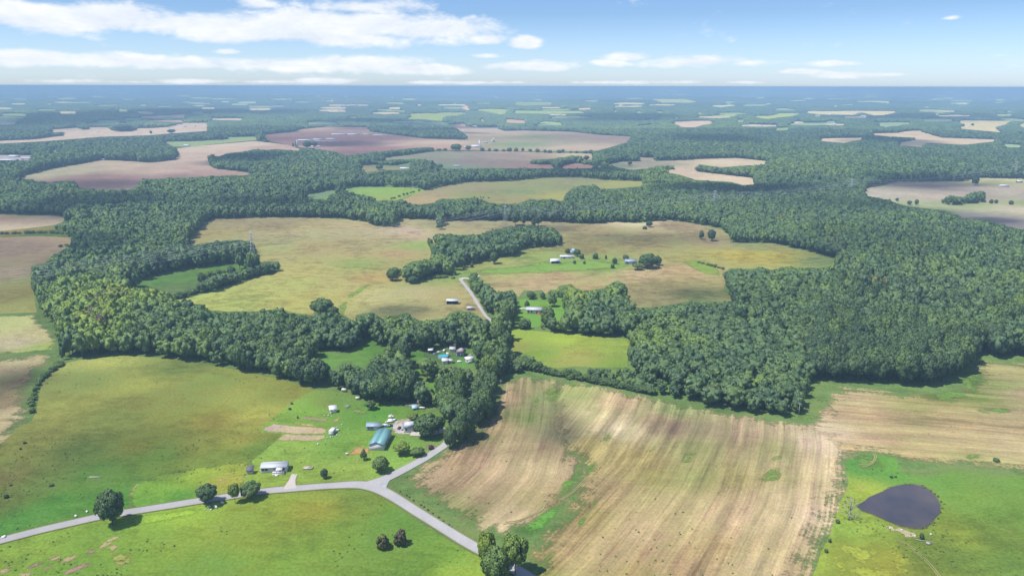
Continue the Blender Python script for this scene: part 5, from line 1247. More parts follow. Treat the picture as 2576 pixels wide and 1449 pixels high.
fence_row([(0, 590), (60, 588), (120, 586), (180, 590)], 12, (5, 9), .3, 'low shrub of the upper left hedge', 'shrubs of the upper left hedge', (12, 24))
fence_row([(150, 622), (182, 620)], 3, (6, 10), .3, 'shrub jutting into the brown field', 'shrubs at the brown field edge', (12, 18))
fence_row([(440, 756), (500, 735), (545, 722), (600, 706), (650, 695), (700, 680)], 16, (10, 22), .28, 'grey-green shrub on the diagonal hedge', 'shrubs of the diagonal hedge', (20, 38))
fence_row([(505, 712), (545, 700), (585, 694)], 5, (18, 30), .34, 'taller bush above the diagonal hedge', 'bushes of the thicket above the diagonal hedge', (26, 40))
fence_row([(978, 504), (1005, 496), (1030, 488), (1060, 480)], 8, (4, 8), .26, 'low bush behind the light green field', 'bushes of the fence behind the light green field', (6, 13))
fence_row([(1180, 497), (1240, 500)], 4, (2, 5), .2, 'tiny bush in the rolling green field', 'bushes in the rolling field', (5, 9))
fence_row([(1206, 381), (1260, 382), (1300, 382), (1350, 384), (1400, 386), (1450, 386), (1495, 387)], 17, (6, 12), .24, 'rounded tree between the brown fields', 'trees between the two brown fields', (9, 19))
fence_row([(1385, 421), (1400, 418), (1425, 413), (1458, 409), (1480, 405)], 8, (10, 18), .12, 'dark tree of the short belt', 'trees of the short dark belt', (16, 26))
fence_row([(1755, 660), (1785, 668), (1820, 680)], 7, (5, 10), .6, 'yellow-green shrub along the wet hollow', 'shrubs of the wet hollow', (10, 18))
fence_row([(1000, 1234), (1028, 1252), (1065, 1276), (1100, 1300), (1145, 1332)], 12, (3, 6), .3, 'weed clump on the road verge', 'weed clumps on the road verge', (5, 10))
fence_row([(2270, 1219), (2320, 1222), (2355, 1245), (2370, 1270), (2364, 1295), (2345, 1322), (2310, 1333)], 16, (3, 6), .24, 'low reed clump on the pond margin', 'reed clumps round the pond', (5, 9))
fence_row([(1075, 704), (1100, 700), (1130, 698), (1140, 702)], 6, (4, 8), .5, 'light green scrub in the hollow below the copse', 'scrub below the copse', (12, 22))

fence_row([(1368, 940), (1400, 946), (1500, 965), (1585, 982), (1640, 994)], 34, (15, 27), .30, 'bush of the hedge above the stubble', 'bushes of the hedge above the stubble', (20, 34))
fence_row([(1270, 920), (1300, 925), (1335, 932), (1365, 938)], 9, (22, 40), .32, 'bushy tree below the square field', 'bushy trees below the square field', (28, 44))
# dead white tree by the pond
def dead_tree():
    g = G(2135, 1308); k = ppm(2135, 1308); h = 8.8
    e = empty('dead_tree', g, 0, 'bare white dead tree on the left shore of the pond', 'dead tree')
    rr = random.Random(5); tr = MB(); tr.tube((0, 0, -.2), (.1, 0, h * .45), .28, .18, 7); tr.tube((.1, 0, h * .45), (0, .1, h * .98), .18, .04, 6)
    tr.build('trunk', DEADWOOD, e)
    for i in range(20):
        b = MB(); z = h * (.12 + .8 * i / 20); a = i * 2.4; ln = (h * .52) * (1 - .62 * i / 20) ; up = .25 + .6 * i / 20
        p = Vector((0.05, 0, z)); d = Vector((math.cos(a), math.sin(a), up)).normalized(); q = p + d * ln
        b.tube(p, q, .10, .03, 4)
        for j in range(4):
            s0 = p + d * ln * (.35 + .17 * j); d2 = (d + Vector((rr.uniform(-.7, .7), rr.uniform(-.7, .7), rr.uniform(.0, .6)))).normalized()
            b.tube(s0, s0 + d2 * ln * .35, .05, .015, 3)
        b.build('branch', DEADWOOD, e)
dead_tree()
# ------------------------------------------------------------------ building materials
def metal_roof(name, c, ribs=True, rough=.45, spec=.4):
    m, t = newmat(name)
    pos = nd(t, 'ShaderNodeTexCoord').outputs['Object']
    f = mt(t, 'MULTIPLY_ADD', noisen(t, pos, .8, 5, .65), .24, .88)
    f = mt(t, 'MULTIPLY', f, mt(t, 'MULTIPLY_ADD', noisen(t, pos, 4.0, 3, .6), .16, .92))
    c2 = nd(t, 'ShaderNodeVectorMath', {0: (*c,), 'Scale': f}, operation='SCALE').outputs[0]
    b = nd(t, 'ShaderNodeBsdfPrincipled', {'Base Color': c2, 'Roughness': rough, 'Specular IOR Level': spec})
    outp(t, b.outputs[0]); return m
BM = dict(
 white=flat_mat('white_siding', (.62, .61, .60), .6, .10), offwhite=flat_mat('offwhite_siding', (.60, .58, .56), .6, .14), grey=flat_mat('grey_siding', (.34, .36, .40), .6, .15), bluegrey=flat_mat('bluegrey_siding', (.30, .36, .44), .6, .15),
 lilac=flat_mat('pale_lilac_siding', (.62, .58, .63), .6, .10), dark=flat_mat('dark_interior', (.035, .035, .04), .8, .2), brown=flat_mat('brown_boards', (.17, .12, .09), .8, .25), brick=flat_mat('red_brick', (.28, .13, .10), .8, .25, 4), wood=flat_mat('weathered_wood', (.42, .37, .31), .85, .3, 3),
 red=flat_mat('red_deck', (.42, .16, .10), .7, .2), tan=flat_mat('tan_boards', (.48, .42, .34), .8, .2), glass=flat_mat('window_glass', (.05, .06, .075), .12, .05, 1, 0, .6), concrete=flat_mat('concrete', (.48, .46, .43), .9, .15, 2), pool=flat_mat('pool_water', (.05, .38, .46), .1, .1, 1, 0, .5),
 steel=flat_mat('galvanised_steel', (.52, .54, .56), .5, .1, 1, .4), tyre=flat_mat('tyre_rubber', (.03, .03, .03), .85, .1), blue=flat_mat('blue_paint', (.05, .12, .24), .3, .05, 1, 0, .6), maroon=flat_mat('maroon_paint', (.09, .03, .03), .3, .05, 1, 0, .6), black=flat_mat('black_paint', (.03, .03, .035), .3, .05, 1, 0, .6), carwhite=flat_mat('white_car_paint', (.76, .76, .76), .25, .04, 1, 0, .6), rock=flat_mat('pale_rock', (.66, .64, .60), .9, .2, 3), wire=flat_mat('wire_aluminium', (.62, .64, .66), .5, .05, 1, .2), wire_dark=flat_mat('pole_wood', (.36, .32, .28), .9, .2, 2), flag=flat_mat('flag_cloth', (.55, .25, .28), .8, .3, 2))
RM = dict(teal=metal_roof('teal_metal_roof', (.15, .32, .33)), white=metal_roof('white_metal_roof', (.62, .62, .64)), greywhite=metal_roof('dull_white_roof', (.46, .48, .52)), steel=metal_roof('blue_steel_roof', (.27, .34, .42)), purple=metal_roof('grey_shingle_roof', (.24, .22, .24), rough=.9, spec=.1), pinkgrey=metal_roof('pinkish_shingle_roof', (.36, .30, .31), rough=.9, spec=.1), darkgrey=metal_roof('dark_shingle_roof', (.13, .13, .15), rough=.9, spec=.1), brown=metal_roof('brown_rust_roof', (.22, .15, .12), rough=.9, spec=.1), palegreen=metal_roof('pale_blue_roof', (.32, .46, .52)), red=metal_roof('red_metal_roof', (.42, .14, .10)), greygreen=metal_roof('weathered_tin_roof', (.52, .58, .55)))

def house(loc, rz, L, W, wh, rh, wall, roof, label, cat='building', name='building', kind_='gable', over=.35, windows=(), doors=(), group=None, open_side=None, ribs=0):
    """long side along local x; windows and doors: (side, position 0..1, width, height, sill)"""
    e = empty(name, loc, rz, label, cat, group)
    hx, hy = L / 2, W / 2
    mb = MB()
    if open_side is None:
        if kind_ == 'gable':
            mb.prism([(-hy, -.5), (hy, -.5), (hy, wh), (0, wh + rh - .03), (-hy, wh)], -hx, hx)
        elif kind_ == 'shed':
            mb.prism([(-hy, -.5), (hy, -.5), (hy, wh + rh - .03), (-hy, wh - .03)], -hx, hx)
        else:
            mb.box(-hx, hx, -hy, hy, -.5, wh)
        mb.build('wall', wall, e)
    else:
        # three walls and posts on the open side (-y)
        top = wh + (rh if kind_ == 'shed' else 0)
        mb.box(-hx, hx, hy - .15, hy, -.3, top - .05); mb.box(-hx, -hx + .15, -hy, hy - .15, -.3, wh - .05); mb.box(hx - .15, hx, -hy, hy - .15, -.3, wh - .05)
        mb.build('wall', wall, e)
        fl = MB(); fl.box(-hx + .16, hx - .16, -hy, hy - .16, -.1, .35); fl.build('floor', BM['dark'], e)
        n = max(2, int(L / 3.5) + 1); pm = None
        for i in range(n):
            if pm is None:
                p = MB(); p.box(-.1, .1, -.1, .1, -.3, wh - .04); pm = p.mesh('post', wall)
            o = link('post', pm, e); o.location = (-hx + .3 + (L - .6) * i / (n - 1), -hy + .12, 0)
    r = MB(); th = .12; ox = hx + over; oy = hy + over
    if kind_ == 'gable':
        sl = rh / hy; ez = wh - over * sl
        for s in (-1, 1):
            r.prism([(0, wh + rh), (s * oy, ez), (s * oy, ez + th), (0, wh + rh + th)], -ox, ox)
        ro = r.build('roof', roof, e)
        c = MB(); c.box(-ox - .01, ox + .01, -.14, .14, wh + rh + th - .03, wh + rh + th + .05); c.build('ridge_cap', roof, ro)
        if ribs:
            rib = None
            for s in (-1, 1):
                for i in range(ribs):
                    if rib is None:
                        ln = math.hypot(oy, rh + over * sl); q = MB(); q.box(-.03, .03, 0, ln, 0, .05); rib = q.mesh('rib', roof)
                    o = link('rib', rib, ro); o.location = (-ox + .3 + (2 * ox - .6) * i / (ribs - 1), 0, wh + rh + th)
                    o.rotation_euler = (-math.atan(sl), 0, 0 if s == 1 else math.pi) if s == 1 else (-math.atan(sl), 0, math.pi)
    elif kind_ == 'hip':
        k = min(hx, hy) * .98
        r.add([(-ox, -oy, wh), (ox, -oy, wh), (ox, oy, wh), (-ox, oy, wh), (-ox + k, 0, wh + rh), (ox - k, 0, wh + rh)], [(0, 1, 5, 4), (1, 2, 5), (2, 3, 4, 5), (3, 0, 4), (3, 2, 1, 0)])
        r.build('roof', roof, e)
    elif kind_ == 'shed':
        sl = rh / W; r.prism([(-oy, wh - over * sl), (oy, wh + rh + over * sl), (oy, wh + rh + over * sl + th), (-oy, wh - over * sl + th)], -ox, ox); r.build('roof', roof, e)
    elif kind_ == 'arch':
        n = 8; pr = [(-oy * math.cos(math.pi * i / n), wh + rh * math.sin(math.pi * i / n)) for i in range(n + 1)]
        r.prism(pr, -ox, ox); r.build('roof', roof, e)
    sides = {'s': (lambda u: (-hx + u * L, -hy), 0), 'n': (lambda u: (hx - u * L, hy), math.pi), 'e': (lambda u: (hx, -hy + u * W), math.pi / 2), 'w': (lambda u: (-hx, hy - u * W), -math.pi / 2)}
    for sd, u, w, h, z in windows:
        f, a = sides[sd]; x, y = f(u)
        q = MB(); q.box(-w / 2 - .08, w / 2 + .08, -.05, .02, z - .08, z + h + .08); fr = q.build('window', BM['white'], e); fr.location = (x, y, 0); fr.rotation_euler = (0, 0, a)
        q = MB(); q.box(-w / 2, w / 2, -.07, -.045, z, z + h); q.build('pane', BM['glass'], fr)
    for sd, u, w, h, *mm in doors:
        f, a = sides[sd]; x, y = f(u)
        q = MB(); q.box(-w / 2, w / 2, -.06, .02, 0, h); o = q.build('door', mm[0] if mm else BM['brown'], e); o.location = (x, y, 0); o.rotation_euler = (0, 0, a)
    return e

def heading(a, b):
    return math.atan2(b[1] - a[1], b[0] - a[0])

# --- homestead: long building with the teal roof, its gable end to the road
fl, fr_ = at(929, 1133), at(966, 1133)
bk = at(967, 1074.6, 4.2); fm_ = (fl + fr_) / 2
ax_ = Vector((bk[0] - fm_[0], bk[1] - fm_[1], 0)); Ln = ax_.length; rz = math.atan2(ax_.y, ax_.x); Wd = (fr_ - fl).length * math.cos(rz - math.pi / 2)
c_ = fm_ + ax_ / 2
house((c_[0], c_[1], .1), rz, Ln, Wd, 2.7, 1.2, BM['lilac'], RM['teal'], 'long homestead building with teal metal roof and pale gable end', ribs=14, windows=[('s', .2, 1, .9, 1.1), ('s', .5, 1, .9, 1.1), ('s', .8, 1, .9, 1.1), ('n', .3, 1, .9, 1.1), ('n', .7, 1, .9, 1.1)], doors=[('s', .35, 1.0, 2.0), ('s', .65, 1.0, 2.0)], over=.3)
def hpx(px, py, wpx, dratio, wh, rh, rzdeg, wall, roof, label, depth=None, **k):
    """house standing at picture point (middle of its near foot), wpx wide in the picture"""
    g = G(px, py); s = ppm(px, py); L = wpx / s; W = depth or L * dratio; a = math.radians(rzdeg)
    f = max(.5, abs(math.cos(a)) + abs(math.sin(a)) * (W / L))
    L = L / f
    W = depth or L * dratio
    off = (W * abs(math.cos(a)) + L * abs(math.sin(a))) / 2
    return house((g[0], g[1] + off, g[2]), a, L, W, wh, rh, wall, roof, label, **k)
hpx(939, 1083, 34, .62, 2.2, .7, 2, BM['bluegrey'], RM['steel'], 'low blue-grey shed behind the teal-roofed building', kind_='gable', windows=[('s', .15, .7, .8, .9), ('s', .4, .7, .8, .9)], doors=[('s', .7, 1.8, 1.9, BM['white'])])
hpx(1029, 1089, 36, .8, 2.8, 1.6, 12, BM['offwhite'], RM['greywhite'], 'small pale house half hidden under the huge yard tree', kind_='hip', windows=[('s', .2, .9, 1.0, 1.0), ('s', .75, .9, 1.0, 1.0), ('w', .5, .9, 1.0, 1.0)], doors=[('s', .48, .95, 2.0, BM['white'])])
hpx(1042, 1032, 15, .9, 1.3, 1.1, 20, BM['bluegrey'], RM['palegreen'], 'small blue tarp-covered shed beside the flagpole', doors=[('s', .5, .8, 1.2, BM['dark'])])
hpx(836, 1040, 19, .8, 2.0, .7, 18, BM['offwhite'], RM['white'], 'small shed with tilted white roof above the garden plots', kind_='shed', doors=[('s', .35, .9, 1.7, BM['white'])])
fl = at(826, 1096); fr_ = at(836.5, 1096); bk = at(840.5, 1073.5, 2.2); ax_ = Vector((bk[0] - (fl[0] + fr_[0]) / 2, bk[1] - (fl[1] + fr_[1]) / 2, 0)); c_ = (fl + fr_) / 2 + ax_ / 2
house((c_[0], c_[1], .1), math.atan2(ax_.y, ax_.x), ax_.length * .8, (fr_ - fl).length, 1.9, .25, BM['white'], RM['white'], 'narrow white trailer at the end of the tilled plots', kind_='arch', over=.1, windows=[('s', .3, .6, .5, 1.0), ('s', .7, .6, .5, 1.0)], doors=[('s', .5, .6, 1.6, BM['grey'])])
# long white mobile home by the road
a0 = at(657, 1190); a1 = at(722, 1187)
rz = math.atan2(a1[1] - a0[1], a1[0] - a0[0]); Lh = (a1 - a0).length
nrm = Vector((-math.sin(rz), math.cos(rz), 0)); c_ = (a0 + a1) / 2 + nrm * 2.2
e = house((c_[0], c_[1], .1), rz, Lh, 4.6, 2.3, .7, BM['white'], RM['greywhite'], 'long white trailer home above the left road with a front porch', windows=[('s', .08, 1.1, .9, 1.0), ('s', .22, 1.1, .9, 1.0), ('s', .88, .9, .9, 1.0), ('e', .5, .8, .8, 1.1)], doors=[('s', .52, .9, 2.0, BM['grey'])], over=.25)
p = MB(); p.box(-.3, Lh * .42, -4.2, -2.36, -.3, .5); p.box(-.3, Lh * .42, -4.2, -4.1, .5, 1.3); p.box(Lh * .1, Lh * .1 + 1.0, -5.2, -4.22, -.2, .25); p.build('porch', BM['white'], e)
r_ = MB(); r_.prism([(-4.3, 2.0), (-2.4, 2.15), (-2.4, 2.22), (-4.3, 2.07)], 1.2, Lh * .36); r_.build('porch_roof', BM['white'], e)
for q in (1.3, Lh * .35): 
    r_ = MB(); r_.box(q - .05, q + .05, -4.25, -4.15, 0, 2.0); r_.build('post', BM['white'], e)
hpx(628, 1193, 15, .8, 1.8, .6, 4, BM['tan'], RM['darkgrey'], 'small shed with dark brown roof left of the long white trailer home', kind_='shed')
# pasture buildings
hpx(1138, 766, 29, .38, 2.6, .5, -2, BM['brown'], RM['greygreen'], 'open-fronted dark shed with tin roof in the dry pasture', kind_='shed', open_side='s')
hpx(1183, 781, 17, .6, 1.9, .5, 4, BM['wood'], RM['greywhite'], 'small stone-coloured hut beside the gravel lane')
hpx(1396, 664, 25, .55, 2.6, 1.5, 12, BM['offwhite'], RM['white'], 'white-roofed open barn nearest the farm lawn', open_side='s')
hpx(1426, 651, 33, .30, 2.0, .4, 0, BM['white'], RM['white'], 'long low white-roofed shed in the central farm', kind_='shed', doors=[('s', .3, 1.5, 1.8, BM['dark'])])
hpx(1440, 641, 19, 1.5, 3.0, 2.4, 60, BM['grey'], RM['palegreen'], 'tall barn with pale teal roof in the central farm')
hpx(1587, 665, 28, .5, 2.6, 1.4, 0, BM['bluegrey'], RM['steel'], 'blue-grey farm building beside the big dark tree', windows=[('s', .15, 1, 1, 1), ('s', .85, 1, 1, 1)], doors=[('s', .5, 2.4, 2.4, BM['offwhite'])])
e = hpx(1346, 790, 43, .36, 3.0, 1.2, -3, BM['white'], RM['greywhite'], 'white house with grey gabled roof on the bright lawn', windows=[('s', .12, 1.1, 1.1, 1.0), ('s', .3, 1.1, 1.1, 1.0), ('s', .88, 1.1, 1.1, 1.0)], doors=[('s', .62, 1, 2.0, BM['glass'])])
q = MB(); q.box(1.6, 4.4, -3.6, -2.4, -.2, .7); q.box(1.6, 4.4, -3.6, -3.5, .7, 1.3); q.build('deck', BM['red'], e)
q = MB(); q.prism([(-3.2, 2.5), (-.2, 2.5), (-.2, 4.0), (-3.2, 4.0)], .9, 4.2); 
# pool house group in the woods
hpx(1159, 898, 23, 1.0, 2.8, 1.8, 78, BM['bluegrey'], RM['pinkgrey'], 'house with large pinkish-grey shingle roof among the trees', kind_='hip', windows=[('w', .3, 1.6, 1.2, .9), ('w', .75, 1.2, 1.2, .9), ('s', .5, 1, 1, 1)])
hpx(1138, 886, 13, .7, 2.0, .5, 0, BM['offwhite'], RM['greywhite'], 'grey shed left of the pinkish-roofed house', kind_='shed')
hpx(1083, 889, 10, .8, 2.0, .5, 0, BM['dark'], RM['white'], 'tiny white-roofed shed at the left of the pool yard', kind_='shed')
hpx(1119, 917, 15, .9, 2.2, .4, 8, BM['white'], RM['white'], 'white carport roof in front of the pool', kind_='shed')
hpx(1133, 915, 13, .8, 1.9, .5, -12, BM['tan'], RM['greywhite'], 'tan-grey canopy right of the white carport')
hpx(1180, 915, 22, .8, 2.0, 1.5, 25, BM['offwhite'], RM['white'], 'rounded white shelter roof below the pinkish-roofed house', kind_='arch')
g = G(1115, 900); e = empty('swimming_pool', g, 0, 'turquoise above-ground pool in the wooded yard', 'pool')
q = MB(); n = 16; w_, d_ = 3.0, 2.4
q.prism([(0, 0), (0, 0)], 0, 0) if False else None
for i in range(n):
    a = 2 * math.pi * i / n; b = 2 * math.pi * (i + 1) / n
    q.add([(w_ * math.cos(a), d_ * math.sin(a), 0), (w_ * math.cos(b), d_ * math.sin(b), 0), (w_ * math.cos(b), d_ * math.sin(b), 1.3), (w_ * math.cos(a), d_ * math.sin(a), 1.3)], [(0, 1, 2, 3)])
q.build('pool_wall', BM['steel'], e)
q = MB(); q.add([(w_ * .99 * math.cos(2 * math.pi * i / n), d_ * .99 * math.sin(2 * math.pi * i / n), 1.15) for i in range(n)], [tuple(range(n))]); q.build('water', BM['pool'], e)
hpx(1126, 897, 3.5, 1, 1.8, .2, 0, BM['white'], RM['white'], 'narrow white cabinet at the right end of the pool', kind_='shed')

# far buildings: x, y of the foot, width, wall height m, roof height, wall, roof, label
FB = [(766, 356, 36, .4, 4, 3, 'offwhite', 'greywhite', 'long dairy barn with pale roof, leftmost of the row'), (798, 354, 24, .45, 4, 2.5, 'offwhite', 'greywhite', 'second long dairy barn in the purple field'), (832, 352, 25, .4, 3.5, 2, 'white', 'greywhite', 'third dairy barn of the row in the purple field'), (822, 357, 62, .08, 2, .8, 'white', 'greywhite', 'very long low white shed below the dairy barns'),
 (852, 341, 38, .35, 4, 3, 'grey', 'greywhite', 'grey barn of the upper dairy row, left'), (887, 341, 28, .4, 4, 3, 'grey', 'greywhite', 'grey barn of the upper dairy row, middle'), (922, 339, 20, .3, 3, 2, 'tan', 'greywhite', 'low barn of the upper dairy row, right of the middle'), (955, 342, 34, .2, 3, 1.5, 'white', 'greywhite', 'long low barn at the right end of the upper dairy row'),
 (787, 371, 8, .7, 3, 2, 'white', 'white', 'white farmhouse in front of the dairy barns, left'), (802, 371, 8, .7, 3, 1.5, 'offwhite', 'white', 'white farm shed in front of the dairy barns, right'), (664, 356, 12, .4, 2.5, 1, 'dark', 'darkgrey', 'dark shed by the farm track left of the dairy barns'),
 (1197, 372, 22, .6, 5, 4, 'white', 'white', 'white barn beside the tall silo'), (1170, 373, 6, .8, 4, 2, 'white', 'white', 'white house half behind the trees left of the silo barn'), (1221, 361, 14, .4, 3, 1.5, 'brown', 'greywhite', 'low brown barn right of the silo'), (1243, 358, 12, .5, 3, 2, 'offwhite', 'white', 'small white farm group right of the brown barn'),
 (1150, 420, 19, .3, 3, .6, 'white', 'white', 'long white trailer in the brown field'), (990, 416, 13, .7, 3, 2, 'white', 'steel', 'white farmhouse with blue roof among dark trees'), (1018, 427, 24, .5, 3, 2, 'offwhite', 'white', 'pale farm barns beside the white farmhouse'), (1033, 414, 9, .5, 3, 1.5, 'grey', 'steel', 'blue-grey shed right of the white farmhouse'), (958, 406, 4, 1, 4, 1, 'white', 'white', 'tiny white shed above the dark trees of the small farm'),
 (1013, 471, 16, .6, 3, 2, 'offwhite', 'red', 'red-roofed shed at the end of the light green field'), (1029, 472, 15, .6, 3, 2, 'white', 'red', 'white and red farm building in the middle of the group'), (1044, 473, 14, .6, 3, 2, 'white', 'white', 'white farm building at the right of the red-roofed group'),
 (79, 340, 15, .7, 3.5, 2, 'white', 'white', 'white farmhouse among trees at the far upper left'), (98, 337, 5, 1, 3, 1, 'white', 'white', 'small white shed right of the far upper left farmhouse'), (240, 335, 13, .5, 3, 1.5, 'white', 'white', 'white shed in the middle of the long pale field'), (32, 397, 21, .7, 4, 3, 'offwhite', 'white', 'white barn of the far left farmyard'), (18, 406, 40, .35, 3, 2, 'brown', 'white', 'long low white roof in front of the far left farmyard'), (67, 402, 30, .4, 3, 2, 'brown', 'greywhite', 'brown barn with pale roof at the far left farmyard'),
 (94, 434, 17, .4, 3, 1.8, 'brown', 'brown', 'rusty brown shed at the left tip of the red-brown field'), (257, 404, 10, .5, 3, 1.5, 'white', 'greywhite', 'small house at the wood edge above the red-brown field'), (425, 375, 10, .5, 3, 1.5, 'white', 'palegreen', 'pale green-roofed shed by the small tree farm'), (468, 368, 15, .6, 3, 2, 'white', 'white', 'white farm group on the pale green strip'), (432, 341, 22, .2, 3, 1, 'white', 'white', 'white shed under the tree clump in the long pale field'), (456, 321, 18, .5, 3, 2, 'brown', 'white', 'farm buildings at the pale field corner'),
 (1509, 408, 9, .5, 3, 1.5, 'tan', 'red', 'small tan house in front of the round grove'), (1623, 446, 14, .4, 3, 1.5, 'white', 'white', 'white trailer in the green gap of the far belt'), (1599, 399, 4, 1, 3, 1, 'white', 'white', 'tiny white shed at the corner of the pale tan field'), (1670, 497 - 2, 9, .5, 3, 1, 'white', 'steel', 'blue-roofed shed lost in the woods below the pale tan field'),
 (2528, 471, 22, .4, 3.2, 1.6, 'offwhite', 'white', 'long white-roofed barn behind the plowed field at the right'), (2566, 460, 14, .4, 3, 2, 'brown', 'greygreen', 'dark barn with tin roof at the right edge'),
 (2240, 348, 11, .6, 3, 2.5, 'white', 'white', 'white house on the crest of the upper right fields'), (2342, 336, 11, .5, 4, 2, 'white', 'white', 'white barn at the wood edge of the upper right fields'), (2358, 341, 12, .4, 3, 2, 'white', 'greywhite', 'white shed right of the upper right barn'), (2050, 282, 9, .5, 5, 3, 'white', 'white', 'white far barn at the top of the long pale strip'), (1998, 288, 10, .4, 5, 3, 'white', 'white', 'white far barn left on the long pale strip'), (2144, 292, 11, .4, 5, 3, 'white', 'white', 'white far barn below the long pale strip'), (2095, 289, 7, .5, 5, 3, 'white', 'white', 'white far shed in the middle of the long pale strip'), (2444, 306, 8, .5, 4, 2, 'white', 'white', 'white far shed on top of the right-hand pale field'), (2434, 322, 14, .3, 3, 2, 'white', 'white', 'white far sheds under the two trees of the right-hand pale field'),
 (2294, 310, 6, .5, 4, 2, 'white', 'white', 'white far house alone in the upper right forest'), (2397, 285, 5, .5, 5, 2, 'white', 'white', 'tiny white far house in the upper right forest'), (2477, 292, 7, .5, 5, 2, 'white', 'white', 'white far house right of the tiny one in the forest'), (2541, 290, 7, .5, 5, 2, 'white', 'white', 'white far house near the right edge in the forest'), (2359, 259, 7, .4, 8, 2, 'white', 'white', 'tiny white far building under the thin pale fields'),
 (1944, 266, 13, .3, 10, 3, 'white', 'white', 'far white works on the right, first of two'), (1962, 264, 16, .2, 10, 3, 'white', 'white', 'far white works on the right, second of two'), (1967, 279, 9, .5, 7, 3, 'white', 'white', 'far white church-like house below the white works'),
 (866, 267, 16, .2, 12, 4, 'white', 'white', 'leftmost far white works of the central row'), (890, 268, 22, .2, 12, 4, 'white', 'white', 'widest far white works of the central row'), (920, 267, 16, .2, 12, 4, 'white', 'white', 'right far white works of the central row'), (1025, 266, 40, .12, 10, 4, 'white', 'white', 'long far white works in the middle distance'), (1072, 268, 12, .3, 10, 4, 'white', 'white', 'far white works right of the long one'),
 (620, 263, 40, .1, 12, 4, 'white', 'white', 'far white works left of the middle'), (670, 265, 8, .4, 10, 3, 'white', 'white', 'small far white building left of the works row'), (683, 266, 6, .4, 10, 3, 'white', 'white', 'smaller far white building left of the works row'), (350, 258, 10, .3, 12, 4, 'white', 'white', 'tiny far white building in the left blue forest'), (530, 261, 9, .3, 12, 4, 'white', 'white', 'tiny far white building right of that in the left blue forest'),
 (1388, 264, 14, .3, 10, 4, 'white', 'white', 'far white building at the right end of the far green strip'), (1400, 250, 6, .4, 15, 4, 'white', 'white', 'tiny far white building above the far green strip'), (1425, 255, 8, .3, 14, 4, 'white', 'white', 'tiny far white building right above the far green strip'), (1385, 286, 14, .4, 5, 2, 'white', 'white', 'far white sheds on the pale green strip'), (1028, 289, 12, .3, 5, 3, 'white', 'white', 'far white barn on the central green pasture, left'), (1056, 293, 10, .4, 5, 3, 'white', 'white', 'far white barn on the central green pasture, middle'), (1100, 285, 12, .3, 5, 2, 'white', 'white', 'far white barn above the central green pasture'), (1275, 285, 8, .4, 5, 3, 'white', 'white', 'far white barn on the round green pasture'), (1229, 316, 10, .5, 4, 2, 'white', 'white', 'white farm house in the grove right of the purple field'), (1228, 301, 7, .5, 4, 2, 'white', 'white', 'white far house above the grove right of the purple field'),
 (1450, 332, 12, .5, 3, 2, 'tan', 'white', 'white farm house behind the far wood edge'), (1477, 333, 8, .6, 4, 2, 'tan', 'greywhite', 'tan house behind the far wood edge'), (1165, 328 + 2, 6, .5, 3, 2, 'white', 'white', 'tiny white house in the dark wood left of the farm road'), (1810, 300, 8, .5, 5, 2, 'white', 'white', 'tiny white far house in the right of the middle forest'), (1733, 303, 3, 1, 14, 3, 'white', 'white', 'tiny white tower house in the middle forest')]
for px, py, w, dr_, wh, rh, wm, rm, lb in FB:
    hpx(px, py, w, dr_, wh * .7, rh * .7, (px * 13 % 17) - 8, BM[wm], RM[rm], lb, over=.3)

for x, y in DOTS:
    hpx(x, y, random.uniform(2.6, 5.5), .5, 5, 2.5, random.uniform(-20, 20), BM['white'], RM['white'], 'tiny white farmhouse speck %s, %s' % ('right under the horizon' if y < 250 else 'in a hazy far clearing' if y < 280 else 'in a clearing of the distant woods', 'far left' if x < 520 else 'left of centre' if x < 1050 else 'in the centre' if x < 1550 else 'right of centre' if x < 2080 else 'far right'), name='farmhouse', group='far white farmhouse specks', over=.3)

def silo(px, py, top, wpx, label, mat=None):
    g = G(px, py); vv = direction(px, top); tt = math.hypot(g[0], g[1]) / math.hypot(vv[0], vv[1]); h = CAM_H + vv[2] * tt - g[2]; r = wpx / ppm(px, py) / 2
    e = empty('silo', g, 0, label, 'silo'); q = MB(); q.tube((0, 0, -.5), (0, 0, h - r), r, r, 14); q.build('wall', mat or BM['offwhite'], e)
    q = MB(); q.blob((0, 0, h - r), (r, r, r), 1, 12, 6, 0); q.build('dome', BM['steel'], e)
silo(1206.5, 370, 353, 4.5, 'tall pale silo beside the white barn'); silo(1241.5, 358, 347, 4, 'brown-topped small silo right of the white barn', BM['tan']); silo(1238, 359, 352, 3, 'short silo next to the brown-topped one')
silo(748, 373, 352, 3.5, 'dark slim silo in front of the long dairy barn', BM['grey'])
g = G(1702, 306); e = empty('water_tower', g, 0, 'white ball-topped water tower above the far woods', 'water tower')
hh = 8 / ppm(1702, 306) * 1.0; q = MB(); q.tube((0, 0, 0), (0, 0, hh), 1.4, 1.0, 8); q.build('column', BM['white'], e); q = MB(); q.blob((0, 0, hh), (4.2, 4.2, 3.4), 1, 14, 8, 0); q.build('tank', BM['white'], e)

